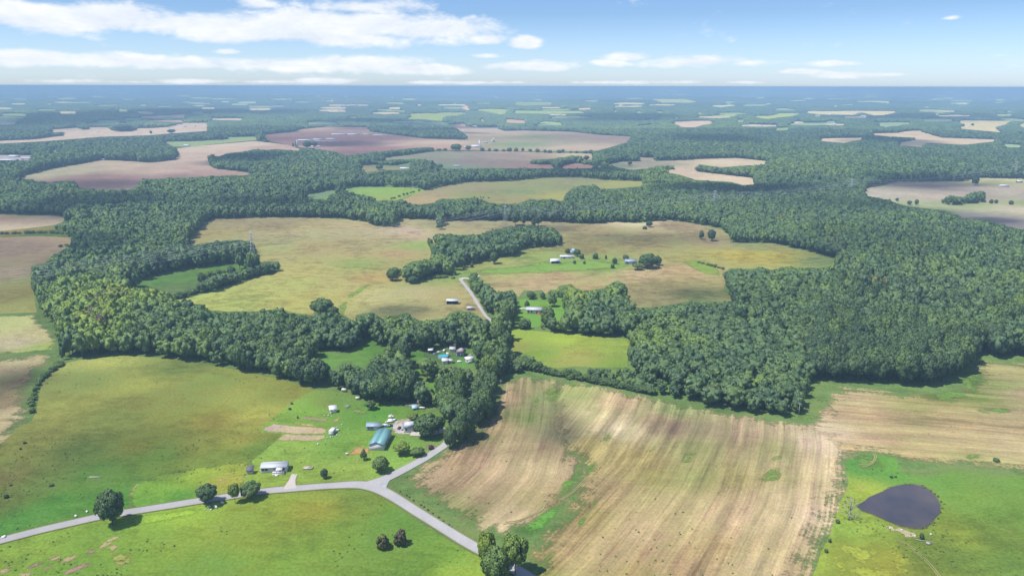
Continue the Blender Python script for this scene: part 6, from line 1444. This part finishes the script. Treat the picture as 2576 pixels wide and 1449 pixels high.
# ------------------------------------------------------------------ vehicles and yard things
def car(px, py, rzdeg, paint, label, kind_='car', L=4.6, z=.19):
    g = G(px, py); e = empty('parked_' + kind_, (g[0], g[1], z), math.radians(rzdeg), label, kind_); e.scale = (.55, .55, .55)
    W = 1.8; q = MB(); h = .62
    if kind_ == 'van': prof = [(-L/2, .35), (L/2, .35), (L/2, .95), (L/2 - .7, 1.15), (L/2 - 1.3, 2.0), (-L/2 + .1, 2.05), (-L/2, 1.2)]
    elif kind_ == 'truck': prof = [(-L/2, .45), (L/2, .45), (L/2, .95), (L/2 - 1.1, 1.08), (L/2 - 1.6, 1.7), (L/2 - 2.7, 1.72), (L/2 - 2.9, 1.1), (-L/2, 1.1)]
    else: prof = [(-L/2, .3), (L/2, .3), (L/2, .75), (L/2 - 1.1, .92), (L/2 - 1.8, 1.42), (-L/2 + 1.2, 1.45), (-L/2 + .3, .98), (-L/2, .9)]
    n = len(prof)
    V = [(x, -W/2 + (.12 if zz > 1.1 else 0), zz) for x, zz in prof] + [(x, W/2 - (.12 if zz > 1.1 else 0), zz) for x, zz in prof]
    q.add(V, [tuple(range(n)), tuple(range(n, 2*n))[::-1]] + [(i, n + i, n + (i+1) % n, (i+1) % n) for i in range(n)]); q.build('body', paint, e)
    zt = 1.95 if kind_ == 'van' else 1.62 if kind_ == 'truck' else 1.36; zb = zt - .48
    fx = L/2 - (1.3 if kind_ == 'van' else 1.5)
    q = MB(); q.box(fx - (2.2 if kind_ != 'truck' else 1.2), fx - .4, -W/2 + .07, W/2 - .07, zb, zt - .05); q.build('window', BM['glass'], e)
    wm = None
    for sx in (-1, 1):
        for sy in (-1, 1):
            if wm is None: q = MB(); q.tube((0, -.11, 0), (0, .11, 0), .33, .33, 12); wm = q.mesh('wheel', BM['tyre'])
            o = link('wheel', wm, e); o.location = (sx * L * .31, sy * (W/2 - .1), .33)
    return e
car(984.5, 1051, 10, BM['carwhite'], 'white van topmost in the cluster by the blue-grey shed', 'van', 4.6)
car(983, 1058, 14, BM['carwhite'], 'white car second in the cluster by the blue-grey shed'); car(992, 1058, 60, BM['carwhite'], 'white small car turned away at the right of the cluster', L=3.9)
car(981, 1062, 12, BM['carwhite'], 'white pickup lowest in the cluster on the grass', 'truck', 5.0)
car(969, 1071, 20, BM['carwhite'], 'white car between the blue-grey shed and the gravel yard'); car(975, 1073.5, 8, BM['blue'], 'dark blue truck behind the teal-roofed building', 'truck', 5.2); car(982, 1072, -6, BM['black'], 'black car at the corner of the teal-roofed building', L=4.2)
car(1004.5, 1078, 75, BM['maroon'], 'dark maroon car on the pale gravel yard'); car(1013, 1080, 80, BM['grey'], 'grey car beside the small pale house', L=4.2)
car(1095, 892, 5, BM['blue'], 'blue car at the back of the pool yard'); car(1104, 887, 20, BM['offwhite'], 'pale car at the back of the pool yard', L=4.2); car(1118, 884, 70, BM['carwhite'], 'white van at the back of the pool yard', 'van'); car(1156, 911, 4, BM['carwhite'], 'white car below the pinkish-roofed house')
car(1184, 895, 30, BM['grey'], 'grey car at the lane side of the pinkish-roofed house', L=4.2)
def junk(px, py, label, name, cat, parts, rz=0.0, z=.17, group=None):
    g = G(px, py); e = empty(name, (g[0], g[1], z), rz, label, cat, group); e.scale = (.62, .62, .62)
    for nm, mat, f in parts:
        q = MB(); f(q); q.build(nm, mat, e)
junk(866, 985, 'long white camper trailer against the grove behind the lawn', 'camper_trailer', 'trailer', [('body', BM['white'], lambda q: q.prism([(-1, .5), (1, .5), (1, 2.2), (.7, 2.5), (-.7, 2.5), (-1, 2.2)], -1.9, 1.9)), ('wheel', BM['tyre'], lambda q: q.tube((0, -1.02, .35), (0, -.8, .35), .35, .35, 10)), ('hitch', BM['steel'], lambda q: q.box(-2.9, -1.9, -.1, .1, .5, .65))], -.3)
junk(900, 1005, 'rounded white camper standing near the grey-green bush', 'camper_trailer', 'trailer', [('body', BM['white'], lambda q: q.prism([(-.9, .4), (.9, .4), (.9, 1.7), (.5, 2.1), (-.5, 2.1), (-.9, 1.7)], -1.6, 1.6)), ('wheel', BM['tyre'], lambda q: q.tube((0, -.95, .35), (0, -.75, .35), .35, .35, 10))], .2)
junk(873, 1144, 'white propane tank by the orange dirt', 'propane_tank', 'tank', [('tank', BM['white'], lambda q: q.blob((0, 0, .8), (1.2, .55, .55), 2, 12, 8, 0)), ('leg', BM['steel'], lambda q: q.box(-.8, -.6, -.3, .3, 0, .5)), ('leg', BM['steel'], lambda q: q.box(.6, .8, -.3, .3, 0, .5))], .05)
junk(1056, 1027, 'white covered boat right of the flagpole', 'covered_boat', 'boat', [('hull', BM['offwhite'], lambda q: q.add([(-2, -.8, .5), (1.3, -.8, .5), (2.4, 0, .8), (1.3, .8, .5), (-2, .8, .5), (-1.8, -.4, 0), (1, -.4, 0), (1, .4, 0), (-1.8, .4, 0)], [(0, 5, 6, 1), (1, 6, 2), (2, 6, 7), (3, 2, 7), (4, 3, 7, 8), (0, 4, 8, 5), (5, 8, 7, 6)])), ('cover', BM['white'], lambda q: q.add([(-2, -.8, .5), (1.3, -.8, .5), (2.4, 0, .8), (1.3, .8, .5), (-2, .8, .5), (0, 0, 1.2)], [(0, 1, 5), (1, 2, 5), (2, 3, 5), (3, 4, 5), (4, 0, 5)]))], .4)
junk(1064, 1028, 'white tarp-covered trailer right of the covered boat', 'covered_trailer', 'trailer', [('bed', BM['steel'], lambda q: q.box(-1.6, 1.6, -.8, .8, .35, .6)), ('cover', BM['white'], lambda q: q.prism([(-.85, .6), (.85, .6), (.5, 1.2), (-.5, 1.2)], -1.6, 1.6))], -.3)
rocks = [(525, 1276, 1.1, 'grey-white boulder under the dense dark roadside tree'), (543, 1277, 1.4, 'largest white boulder in the pasture near the road'), (559, 1266, 1.2, 'white boulder farthest right near the road'), (531, 1282, .6, 'small white stone below the two boulders'), (516, 1282, .4, 'tiny white stone left of the boulders'), (191, 1299, 1.0, 'pale white rock on the verge of the left road'), (219, 1288, .9, 'pale white rock nearer the big round tree'), (10, 1352, 1.3, 'white rock heap beside the road at the left edge'), (2341, 1345, .8, 'pale stone on the bank right of the dark pond bush'),
         (2238, 1329, .7, 'small pale rock at the left of the sandy bank'), (2268, 1334, .7, 'small pale rock in the middle of the sandy bank'), (2301, 1349, .8, 'pale rock at the right of the sandy bank')]
for x, y, r, lb in rocks:
    g = G(x, y); q = MB(); r *= .62; q.blob((0, 0, r * .35), (r, r * .7, r * .6), int(x), 9, 6, .25); o = q.build('boulder', BM['rock']); o.location = (g[0], g[1], .12); o.rotation_euler = (0, 0, x); tag(o, lb, 'boulder')
# clutter beside the trailer and the shed
for i, (x, y, lb, s, mt_) in enumerate([(850, 1083, 'white tarp over gear right of the narrow white trailer', 1.0, 'white'), (848, 1077, 'grey crate behind the narrow white trailer', .6, 'grey'), (832, 1100, 'white drum in front of the narrow white trailer', .55, 'white'), (837, 1099, 'grey drum in front of the narrow white trailer', .45, 'grey'), (848, 1095, 'pale tub on the grass right of the trailer', .5, 'offwhite'), (854, 1095, 'small pale tub farther right of the trailer', .4, 'offwhite'), (860, 1069, 'small white barrel alone on the lawn above the trailer', .5, 'white'), (816, 1046, 'white beehive box near the tilted-roof shed', .45, 'white'), (826, 1045, 'pale plank box near the tilted-roof shed', .5, 'offwhite'), (834, 1048, 'pale pail below the tilted-roof shed', .35, 'offwhite'), (832, 1040, 'white bin against the tilted-roof shed', .5, 'white'), (800, 1118, 'white box at the end of the lower garden plot', .7, 'white'), (728, 1105, 'yellowish box lying in the lower garden plot', .4, 'tan'), (985, 1043, 'pale clutter box above the parked cars', .5, 'tan'), (971, 1063, 'white sheet of siding on the grass by the cars', .6, 'white'), (823, 1102, 'white bucket below the trailer', .4, 'white'), (820, 1110, 'small white bag below the trailer', .35, 'white'), (1009, 1107, 'orange-tan crate between yard tree and bright tree', .4, 'tan'), (1012, 1100, 'upper tan crate between yard tree and bright tree', .4, 'tan')]):
    s *= .6; g = G(x, y); q = MB(); q.box(-s, s, -s * .7, s * .7, -.1, s * .8); q.box(-s * 1.04, s * 1.04, -s * .74, s * .74, s * .8, s * .92)
    o = q.build('box' if i else 'tarp_heap', BM[mt_]); o.location = (g[0], g[1], .17); o.rotation_euler = (0, 0, i * .7); tag(o, lb, 'box')
# raised wooden frame on the lawn, log pieces at the pond
g = G(775, 1178); e = empty('raised_bed', (g[0], g[1], .17), .05, 'raised timber bed on the lawn right of the long white trailer home', 'raised bed')
for a, b in (((-1.8, -.9), (1.8, -.9)), ((-1.8, .9), (1.8, .9)), ((-1.8, -.9), (-1.8, .9)), ((1.8, -.9), (1.8, .9)), ((-.6, -.9), (1.2, .7))):
    q = MB(); q.tube((a[0], a[1], .25), (b[0], b[1], .25), .16, .16, 6); q.build('plank', BM['wood'], e)
q = MB(); q.box(-1.7, 1.7, -.8, .8, .0, .2); q.build('soil', BM['tan'], e)
g = G(2330, 1364); e = empty('log', (g[0], g[1], .2), -.1, 'grey fallen log lying on the dam below the pond', 'log'); q = MB(); q.tube((-3, .8, .2), (1.5, 0, .2), .14, .10, 7); q.build('trunk', DEADWOOD, e); q = MB(); q.tube((1.0, 0, .2), (3.4, -.3, .15), .09, .04, 6); q.build('branch', DEADWOOD, e)
g = G(2335, 1368); q = MB(); q.tube((0, 0, 0), (0, 0, .4), .7, .74, 16); o = q.build('water_trough', BM['wood']); o.location = (g[0], g[1], .2); tag(o, 'round pale water trough on the dam below the pond', 'trough')
g = G(45, 1207); g = G(240, 1201); q = MB(); q.box(-2.5, 2.5, -.2, .2, -.1, .2); q.box(-2.4, 2.5, -.15, .15, .2, .3); o = q.build('timber_beam', BM['wood']); o.location = (g[0], g[1], .17); tag(o, 'long weathered beam lying in the dark green meadow', 'beam')
# brush pile and lumber heap at the wood edge
def heap(px, py, n, r, label, mat, name='brush_pile'):
    g = G(px, py); e = empty(name, (g[0], g[1], .17), 0, label, 'pile'); rr = random.Random(int(px))
    for i in range(n):
        q = MB(); a = rr.uniform(0, 3.14); x, y = rr.uniform(-r, r) * .6, rr.uniform(-r, r) * .4; l = rr.uniform(.5, 1) * r
        q.tube((x - l * math.cos(a), y - l * math.sin(a) * .7, rr.uniform(0, .3)), (x + l * math.cos(a), y + l * math.sin(a) * .7, rr.uniform(.2, .9)), .12, .08, 4); q.build('branch', mat, e)
heap(874, 1023, 10, 1.6, 'grey brush pile on the upper homestead lawn', DEADWOOD); heap(1030, 1021, 12, 2.2, 'reddish lumber heap at the grove edge by the flagpole', BM['wood'], 'lumber_pile')

# poles
def pole(px, py, top, label, arm=True, r=.13, mat=None):
    g = G(px, py); vv = direction(px, top); tt = math.hypot(g[0], g[1]) / math.hypot(vv[0], vv[1]); h = CAM_H + vv[2] * tt
    e = empty('utility_pole', (g[0], g[1], 0), 0, label, 'utility pole'); q = MB(); q.tube((0, 0, -.3), (0, 0, h), r, r * .8, 6); q.build('shaft', mat or BM['wire_dark'], e)
    if arm: q = MB(); q.box(-1.0, 1.0, -.08, .08, h - .7, h - .55); q.build('crossarm', mat or BM['wire_dark'], e)
    return e, h
pole(2009, 1046, 1012, 'pale utility pole at the pointed corner of the wood spur'); pole(1145, 884, 864, 'utility pole left of the pinkish-roofed house'); pole(1459, 762, 742, 'wooden pole among the saplings by the white house'); pole(1276, 783, 758, 'utility pole beside the lane near the white house'); pole(1260, 968, 955, 'short pole top at the lane corner of the stubble field'); pole(1142, 699, 686, 'small pole beside the scrub below the copse', False)
g = G(1053, 1037); e = empty('flagpole', (g[0], g[1], 0), 0, 'white flagpole with a drooping flag behind the lawn', 'flagpole'); q = MB(); q.tube((0, 0, 0), (0, 0, 6.5), .09, .06, 6); q.build('pole', BM['white'], e); q = MB(); q.add([(0, 0, 6.3), (-.5, .1, 6.0), (-.7, 0, 5.2), (0, 0, 5.1), (0, .06, 6.3), (-.5, .16, 6.0), (-.7, .06, 5.2), (0, .06, 5.1)], [(0, 1, 2, 3), (7, 6, 5, 4)]); q.build('flag', BM['flag'], e)

# ------------------------------------------------------------------ lattice pylons and their wires
def pylon_mesh(h):
    mb = MB(); r = .10
    def wdt(z): return 3.4 * (1 - z / h) ** 1.0 * .5 + .55 if z < h * .62 else .55
    lv = [0, .14, .27, .39, .50, .60, .70, .80, .90, 1.0]; zs = [q * h for q in lv]
    for a, b in zip(zs, zs[1:]):
        wa, wb = wdt(a), wdt(b)
        ca = [(-wa, -wa), (wa, -wa), (wa, wa), (-wa, wa)]; cb = [(-wb, -wb), (wb, -wb), (wb, wb), (-wb, wb)]
        for i in range(4):
            j = (i + 1) % 4
            mb.tube((*ca[i], a), (*cb[i], b), r, r, 4); mb.tube((*ca[i], a), (*cb[j], b), r * .6, r * .6, 3); mb.tube((*ca[j], a), (*cb[i], b), r * .6, r * .6, 3); mb.tube((*cb[i], b), (*cb[j], b), r * .6, r * .6, 3)
    return mb
ARMS = [(.68, 4.6), (.82, 5.4), (.95, 3.8)]
def pylon(x, y, h, az_, label):
    e = empty('pylon', (x, y, float(H(x, y))), az_, label, 'pylon', 'lattice pylons of the power line')
    pylon_mesh(h).build('tower_frame', BM['steel'], e)
    for f, w in ARMS:
        q = MB()
        for s in (-1, 1):
            q.tube((s * .5, -.5, f * h), (s * w, 0, f * h + .2), .10, .07, 4); q.tube((s * .5, .5, f * h), (s * w, 0, f * h + .2), .10, .07, 4); q.tube((s * .5, 0, f * h + 1.4), (s * w, 0, f * h + .25), .08, .06, 4)
        q.build('crossarm', BM['steel'], e)
    return e
def base_from(px, py): g = G(px, py); return np.array([g[0], g[1]])
p1 = base_from(638, 662); p2 = base_from(1271, 573); p3 = base_from(1796, 530); p4 = base_from(2552, 448); p5 = p3 + (p4 - p3) * .38; p0 = p1 - (p2 - p1) * 1.02
PY = [(p0, 27, None), (p1, 28, 'left pylon standing at the tip of the wood above the weedy strip'), (p2, 24, 'middle pylon on the upper edge of the dry pasture'), (p3, 25, 'pylon rising from the dark wood right of the middle one'), (p5, 24, 'faint pylon among the treetops beyond the big wood'), (p4, 28, 'pylon near the upper right edge before the forest')]
az_l = [math.atan2(*(PY[min(i + 1, 5)][0] - PY[max(i - 1, 0)][0])[::-1]) + math.pi / 2 for i in range(6)]
for (p, h, lb), a in zip(PY, az_l):
    if lb: pylon(p[0], p[1], h, a, lb)
SPAN = ['span of wires from the left pylon running off over the left wood', 'span of wires between the left and middle pylons', 'span of wires between the middle pylon and the one in the dark wood', 'span of wires past the dark wood to the faint pylon', 'last span of wires to the upper right pylon']
for i in range(5):
    (a, ha, _), (b, hb, _) = PY[i], PY[i + 1]
    e = empty('power_line', (a[0], a[1], 0), 0, SPAN[i], 'power line', 'power line spans')
    for f, w in ARMS:
        for s in (-1, 1):
            A = Vector((a[0] + s * w * math.cos(az_l[i]), a[1] + s * w * math.sin(az_l[i]), float(H(*a)) + f * ha - .8)); B = Vector((b[0] + s * w * math.cos(az_l[i + 1]), b[1] + s * w * math.sin(az_l[i + 1]), float(H(*b)) + f * hb - .8))
            q = MB(); n = 16; sag = (B - A).length * .022; prev = None
            for k in range(n + 1):
                t = k / n; p = A.lerp(B, t) - Vector((a[0], a[1], 0)); p.z -= 4 * sag * t * (1 - t)
                if prev is not None: q.tube(prev, p, .08, .08, 3)
                prev = p
            q.build('wire', BM['wire'], e)

# ------------------------------------------------------------------ fair-weather clouds overhead, whose shadows drift over the land
def clouds():
    m, t = newmat('cloud_vapour')
    rad = nd(t, 'ShaderNodeAttribute', attribute_name='rad').outputs['Fac']; dn = nd(t, 'ShaderNodeAttribute', attribute_name='dens').outputs['Fac']
    pos = nd(t, 'ShaderNodeNewGeometry').outputs['Position']
    k = mt(t, 'ADD', rad, mt(t, 'MULTIPLY_ADD', noisen(t, pos, .012, 5, .6), .9, -.45))
    al = mt(t, 'MULTIPLY', maprange(t, k, 1.0, .35, 0, 1, True), dn)
    d = nd(t, 'ShaderNodeBsdfTranslucent', {'Color': (.9, .9, .9, 1)}).outputs[0]; d2 = nd(t, 'ShaderNodeBsdfDiffuse', {'Color': (.9, .9, .9, 1)}).outputs[0]
    w = nd(t, 'ShaderNodeMixShader', {0: .5, 1: d, 2: d2}).outputs[0]
    outp(t, nd(t, 'ShaderNodeMixShader', {0: al, 1: nd(t, 'ShaderNodeBsdfTransparent').outputs[0], 2: w}).outputs[0])
    ALT = 1400.0; sh = ALT / math.tan(math.radians(SUN_EL))
    V = []; F = []; R = []; D = []; nv = 0
    # shaded stretch of ground in the picture: x, y, half width in px, depth in m (half), density
    for px, py, wx, dy, dn_ in CLOUDS:
        g = G(px, py); k = ppm(px, py); rx = wx / k
        c = np.array([g[0] - SUN_H[0] * sh, g[1] - SUN_H[1] * sh, ALT])
        na, nr_ = 28, 9
        for side in (0, 1):
            base = nv
            for j in range(nr_ + 1):
                q = j / nr_
                for i in range(na):
                    a = 2 * math.pi * i / na; x, y = math.cos(a) * q * rx, math.sin(a) * q * dy
                    hgt = (min(rx, dy) * .28 * math.sqrt(max(0, 1 - q * q)) * (.7 + .6 * vnoise(c[0] + x, c[1] + y, 60, 3))) if side else -8.0 * (1 - q * q)
                    V.append((c[0] + x, c[1] + y, c[2] + hgt)); R.append(q); D.append(dn_)
            for j in range(nr_):
                for i in range(na):
                    a_, b_ = base + j * na + i, base + j * na + (i + 1) % na
                    F.append((a_, b_, b_ + na, a_ + na))
            nv = len(V)
    me = mesh_np('clouds', np.array(V), F, [m])
    for n_, dd in (('rad', R), ('dens', D)):
        at_ = me.attributes.new(n_, 'FLOAT', 'POINT'); at_.data.foreach_set('value', np.array(dd, np.float32))
    o = link('clouds', me); tag(o, 'thin fair-weather clouds high over the fields', kind='stuff')
CLOUDS = [(250, 296, 330, 1100, .75), (560, 285, 260, 900, .6), (950, 312, 210, 380, .75), (1100, 335, 170, 120, .5), (620, 408, 150, 120, .6), (1450, 437, 230, 80, .6), (1850, 490, 260, 70, .65), (1800, 358, 140, 260, .5), (2250, 360, 170, 200, .5), (1550, 300, 220, 500, .55), (2300, 300, 300, 500, .4), (250, 530, 260, 90, .5), (700, 530, 220, 50, .45),
          (250, 640, 150, 70, .40), (560, 640, 110, 30, .45), (1000, 785, 95, 22, .36), (2200, 640, 330, 110, .15), (1430, 1095, 60, 22, .18), (1720, 1075, 130, 14, .12), (350, 1120, 260, 30, .14), (1850, 780, 260, 30, .15), (1650, 600, 260, 45, .20), (1750, 735, 110, 22, .25), (30, 960, 90, 20, .35), (2400, 1340, 220, 20, .12), (2330, 463, 220, 60, .40), (2480, 555, 110, 30, .45), (200, 465, 240, 90, .35), (860, 362, 170, 150, .40), (1350, 575, 150, 30, .3), (2200, 530, 300, 60, .25), (450, 390, 150, 90, .0)]
clouds()

# ------------------------------------------------------------------ the air
q = MB(); q.box(-66000, 66000, -66000, 66000, -130, 151)
hz = q.build('haze', [])
m, t = newmat('hazy_air')
pv = nd(t, 'ShaderNodeVolumePrincipled', {'Color': HAZE_COL, 'Density': HAZE_SIGMA, 'Anisotropy': 0.0})
o_ = t.nodes.new('ShaderNodeOutputMaterial'); t.links.new(pv.outputs[0], o_.inputs['Volume'])
hz.data.materials.append(m)
tag(hz, 'thin blue summer haze over the whole land', kind='stuff')
